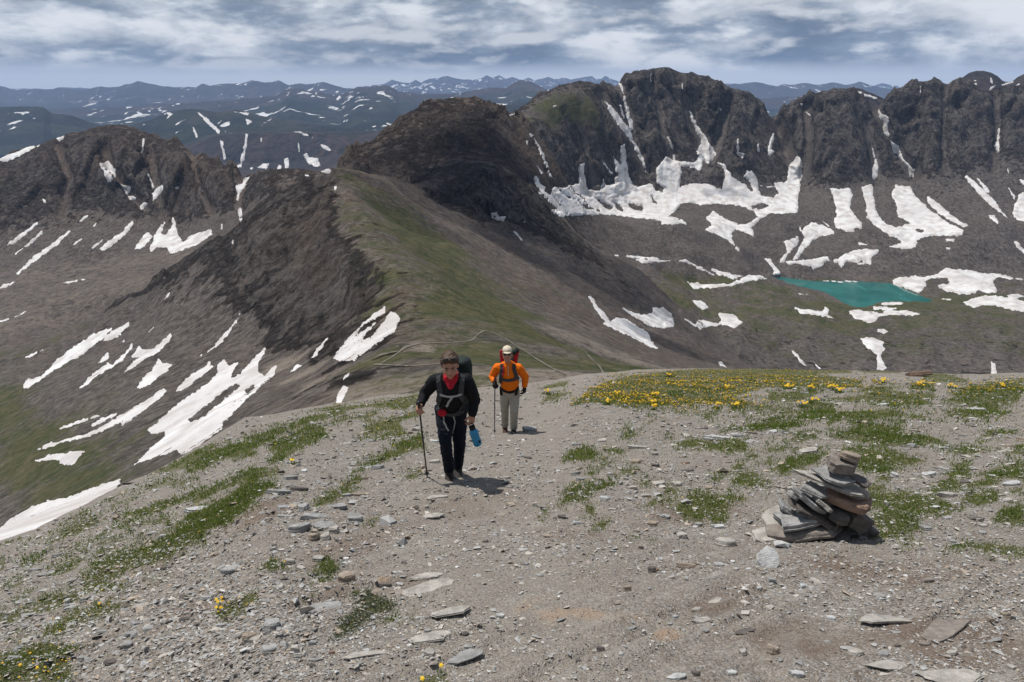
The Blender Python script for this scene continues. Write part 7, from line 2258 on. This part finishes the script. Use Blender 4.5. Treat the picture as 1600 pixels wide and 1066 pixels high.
    for sx, mm in ((-1, 'pack_red'), (1, 'pack_red')):
        F = Flesh(); F.limb([J(795 + sx * 9, 566, .16), J(795 + sx * (11 if sx < 0 else 13), 549.5, .16)], [.052, .040])
        sh_(F.build('side_pocket', M[mm], None, .011, 3, .007, .05, 15))
    F = Flesh(); F.limb([J(803, 551, .14), J(808, 547, .14)], [.05, .042]); sh_(F.build('top_lid', M['pack'], None, .011, 3, .007, .05, 16))
    cl = [jk, tr]
    for xz, mm in (([(shL.x + .085, shL.z + .10), (shL.x + .09, shL.z + .02), (chest.x - .13, chest.z - .04), (belly.x - .16, belly.z + .06), (belly.x - .185, belly.z - .05)], 'strap'),
               ([(shR.x - .085, shR.z + .10), (shR.x - .085, shR.z + .02), (chest.x + .135, chest.z - .04), (belly.x + .165, belly.z + .06), (belly.x + .185, belly.z - .05)], 'strap')):
        pts = on_cloth(cl, xz)
        if len(pts) > 2: sh_(ribbon('shoulder_strap', pts, .066, .016, M[mm], None))
    for nm, xz, wd, mm in (('chest_strap', [(chest.x - .13, chest.z - .09), (chest.x, chest.z - .10), (chest.x + .13, chest.z - .085)], .055, 'strap'),
                       ('hip_belt', [(belly.x - .19, belly.z - .06), (belly.x - .10, belly.z - .13), (belly.x, belly.z - .155), (belly.x + .10, belly.z - .13), (belly.x + .19, belly.z - .06)], .055, 'glove'),
                       ('adjuster', [(belly.x + .13, belly.z - .12), (belly.x + .11, belly.z - .24)], .045, 'glove'), ('adjuster', [(belly.x - .165, belly.z - .08), (belly.x - .15, belly.z - .26)], .05, 'glove'),
                       ('harness_trim', [(shL.x + .115, shL.z + .09), (shL.x + .125, shL.z - .0), (chest.x - .10, chest.z - .02)], .022, 'red'), ('zip', [(chest.x, neck.z - .02), (chest.x - .005, chest.z + .0)], .012, 'strap_lt')):
        pts = on_cloth(cl, xz, .012)
        if len(pts) > 2: sh_(ribbon(nm, pts, wd, .008, M[mm], None))
    tip = Vector((J(773, 675).x, -.10, 0)); tip.z = ground_z(root, tip.x, tip.y)
    pole('trekking_pole', haL + Vector((.01, -.05, .02)), tip, 'thin black trekking pole held upright by the hiker in orange', p0)


front_hiker()
rear_hiker()
bpy.data.scenes.remove(TMP)

# ------------------------------------------------------------------ mountain air
bm = bmesh.new()
X0, X1, Y0_, Y1_, Z0, Z1 = -44000, 44000, -400, 34500, -3600, 520
vs = [bm.verts.new(v) for v in ((X0, Y0_, Z0), (X1, Y0_, Z0), (X1, Y1_, Z0), (X0, Y1_, Z0), (X0, Y0_, Z1), (X1, Y0_, Z1), (X1, Y1_, Z1), (X0, Y1_, Z1))]
for q in ((3, 2, 1, 0), (4, 5, 6, 7), (0, 1, 5, 4), (1, 2, 6, 5), (2, 3, 7, 6), (3, 0, 4, 7)):
    bm.faces.new([vs[i] for i in q])
me = bpy.data.meshes.new('haze'); bm.to_mesh(me); bm.free()
hm, ht = mat('haze')
pv = ht.node('ShaderNodeVolumePrincipled')
pv.inputs['Color'].default_value = (0.42, 0.62, 1.0, 1)
pv.inputs['Density'].default_value = 2.9e-5
pv.inputs['Anisotropy'].default_value = 0.0
ho = ht.node('ShaderNodeOutputMaterial')
ht.t.links.new(pv.outputs[0], ho.inputs['Volume'])
me.materials.append(hm)
hz_o = bpy.data.objects.new('haze', me); COL.objects.link(hz_o)
tag(hz_o, kind='stuff')

# ------------------------------------------------------------------ broken clouds above, shading the ridge and the dark peak
mc, tc = mat('cloud')
tc.principled((0.8, 0.8, 0.8), 1.0, None, 0.0, Alpha=0.24)      # thin broken cloud lets part of the sun through
bm = bmesh.new()
rc = random.Random(3)
for (gx, gy, gz_, ax, ay, n) in ((-60, 930, -90, 225, 340, 46), (-700, 560, -200, 130, 160, 24), (520, 2050, -100, 160, 120, 18)):
    k = (1050 - gz_) / SUN_DIR.z
    cx_, cy_ = gx + SUN_DIR.x * k, gy + SUN_DIR.y * k
    for i in range(n):
        a = rc.uniform(0, 6.283); q = math.sqrt(rc.uniform(0, 1)) * 1.08
        r_ = rc.uniform(.16, .36) * (ax + ay) * .5 * (1.15 - .75 * q)
        mm_ = Matrix.Translation((cx_ + math.cos(a) * q * ax, cy_ + math.sin(a) * q * ay, 1050 + rc.uniform(0, 60))) @ Matrix.Diagonal((r_, r_, r_ * .4, 1))
        bmesh.ops.create_icosphere(bm, subdivisions=3, radius=1.0, matrix=mm_)
V_ = np.array([v.co[:] for v in bm.verts])
dn = fbm(V_ / 45, 4, .55, seed=601)
for v, d in zip(bm.verts, dn):
    v.co.x += d * 26; v.co.y += d * 22; v.co.z += abs(d) * 20
me = bpy.data.meshes.new('clouds'); bm.to_mesh(me); bm.free()
me.materials.append(mc)
me.polygons.foreach_set('use_smooth', np.ones(len(me.polygons), bool))
co_ = bpy.data.objects.new('clouds', me); COL.objects.link(co_)
tag(co_, kind='stuff')
bpy.context.view_layer.update()
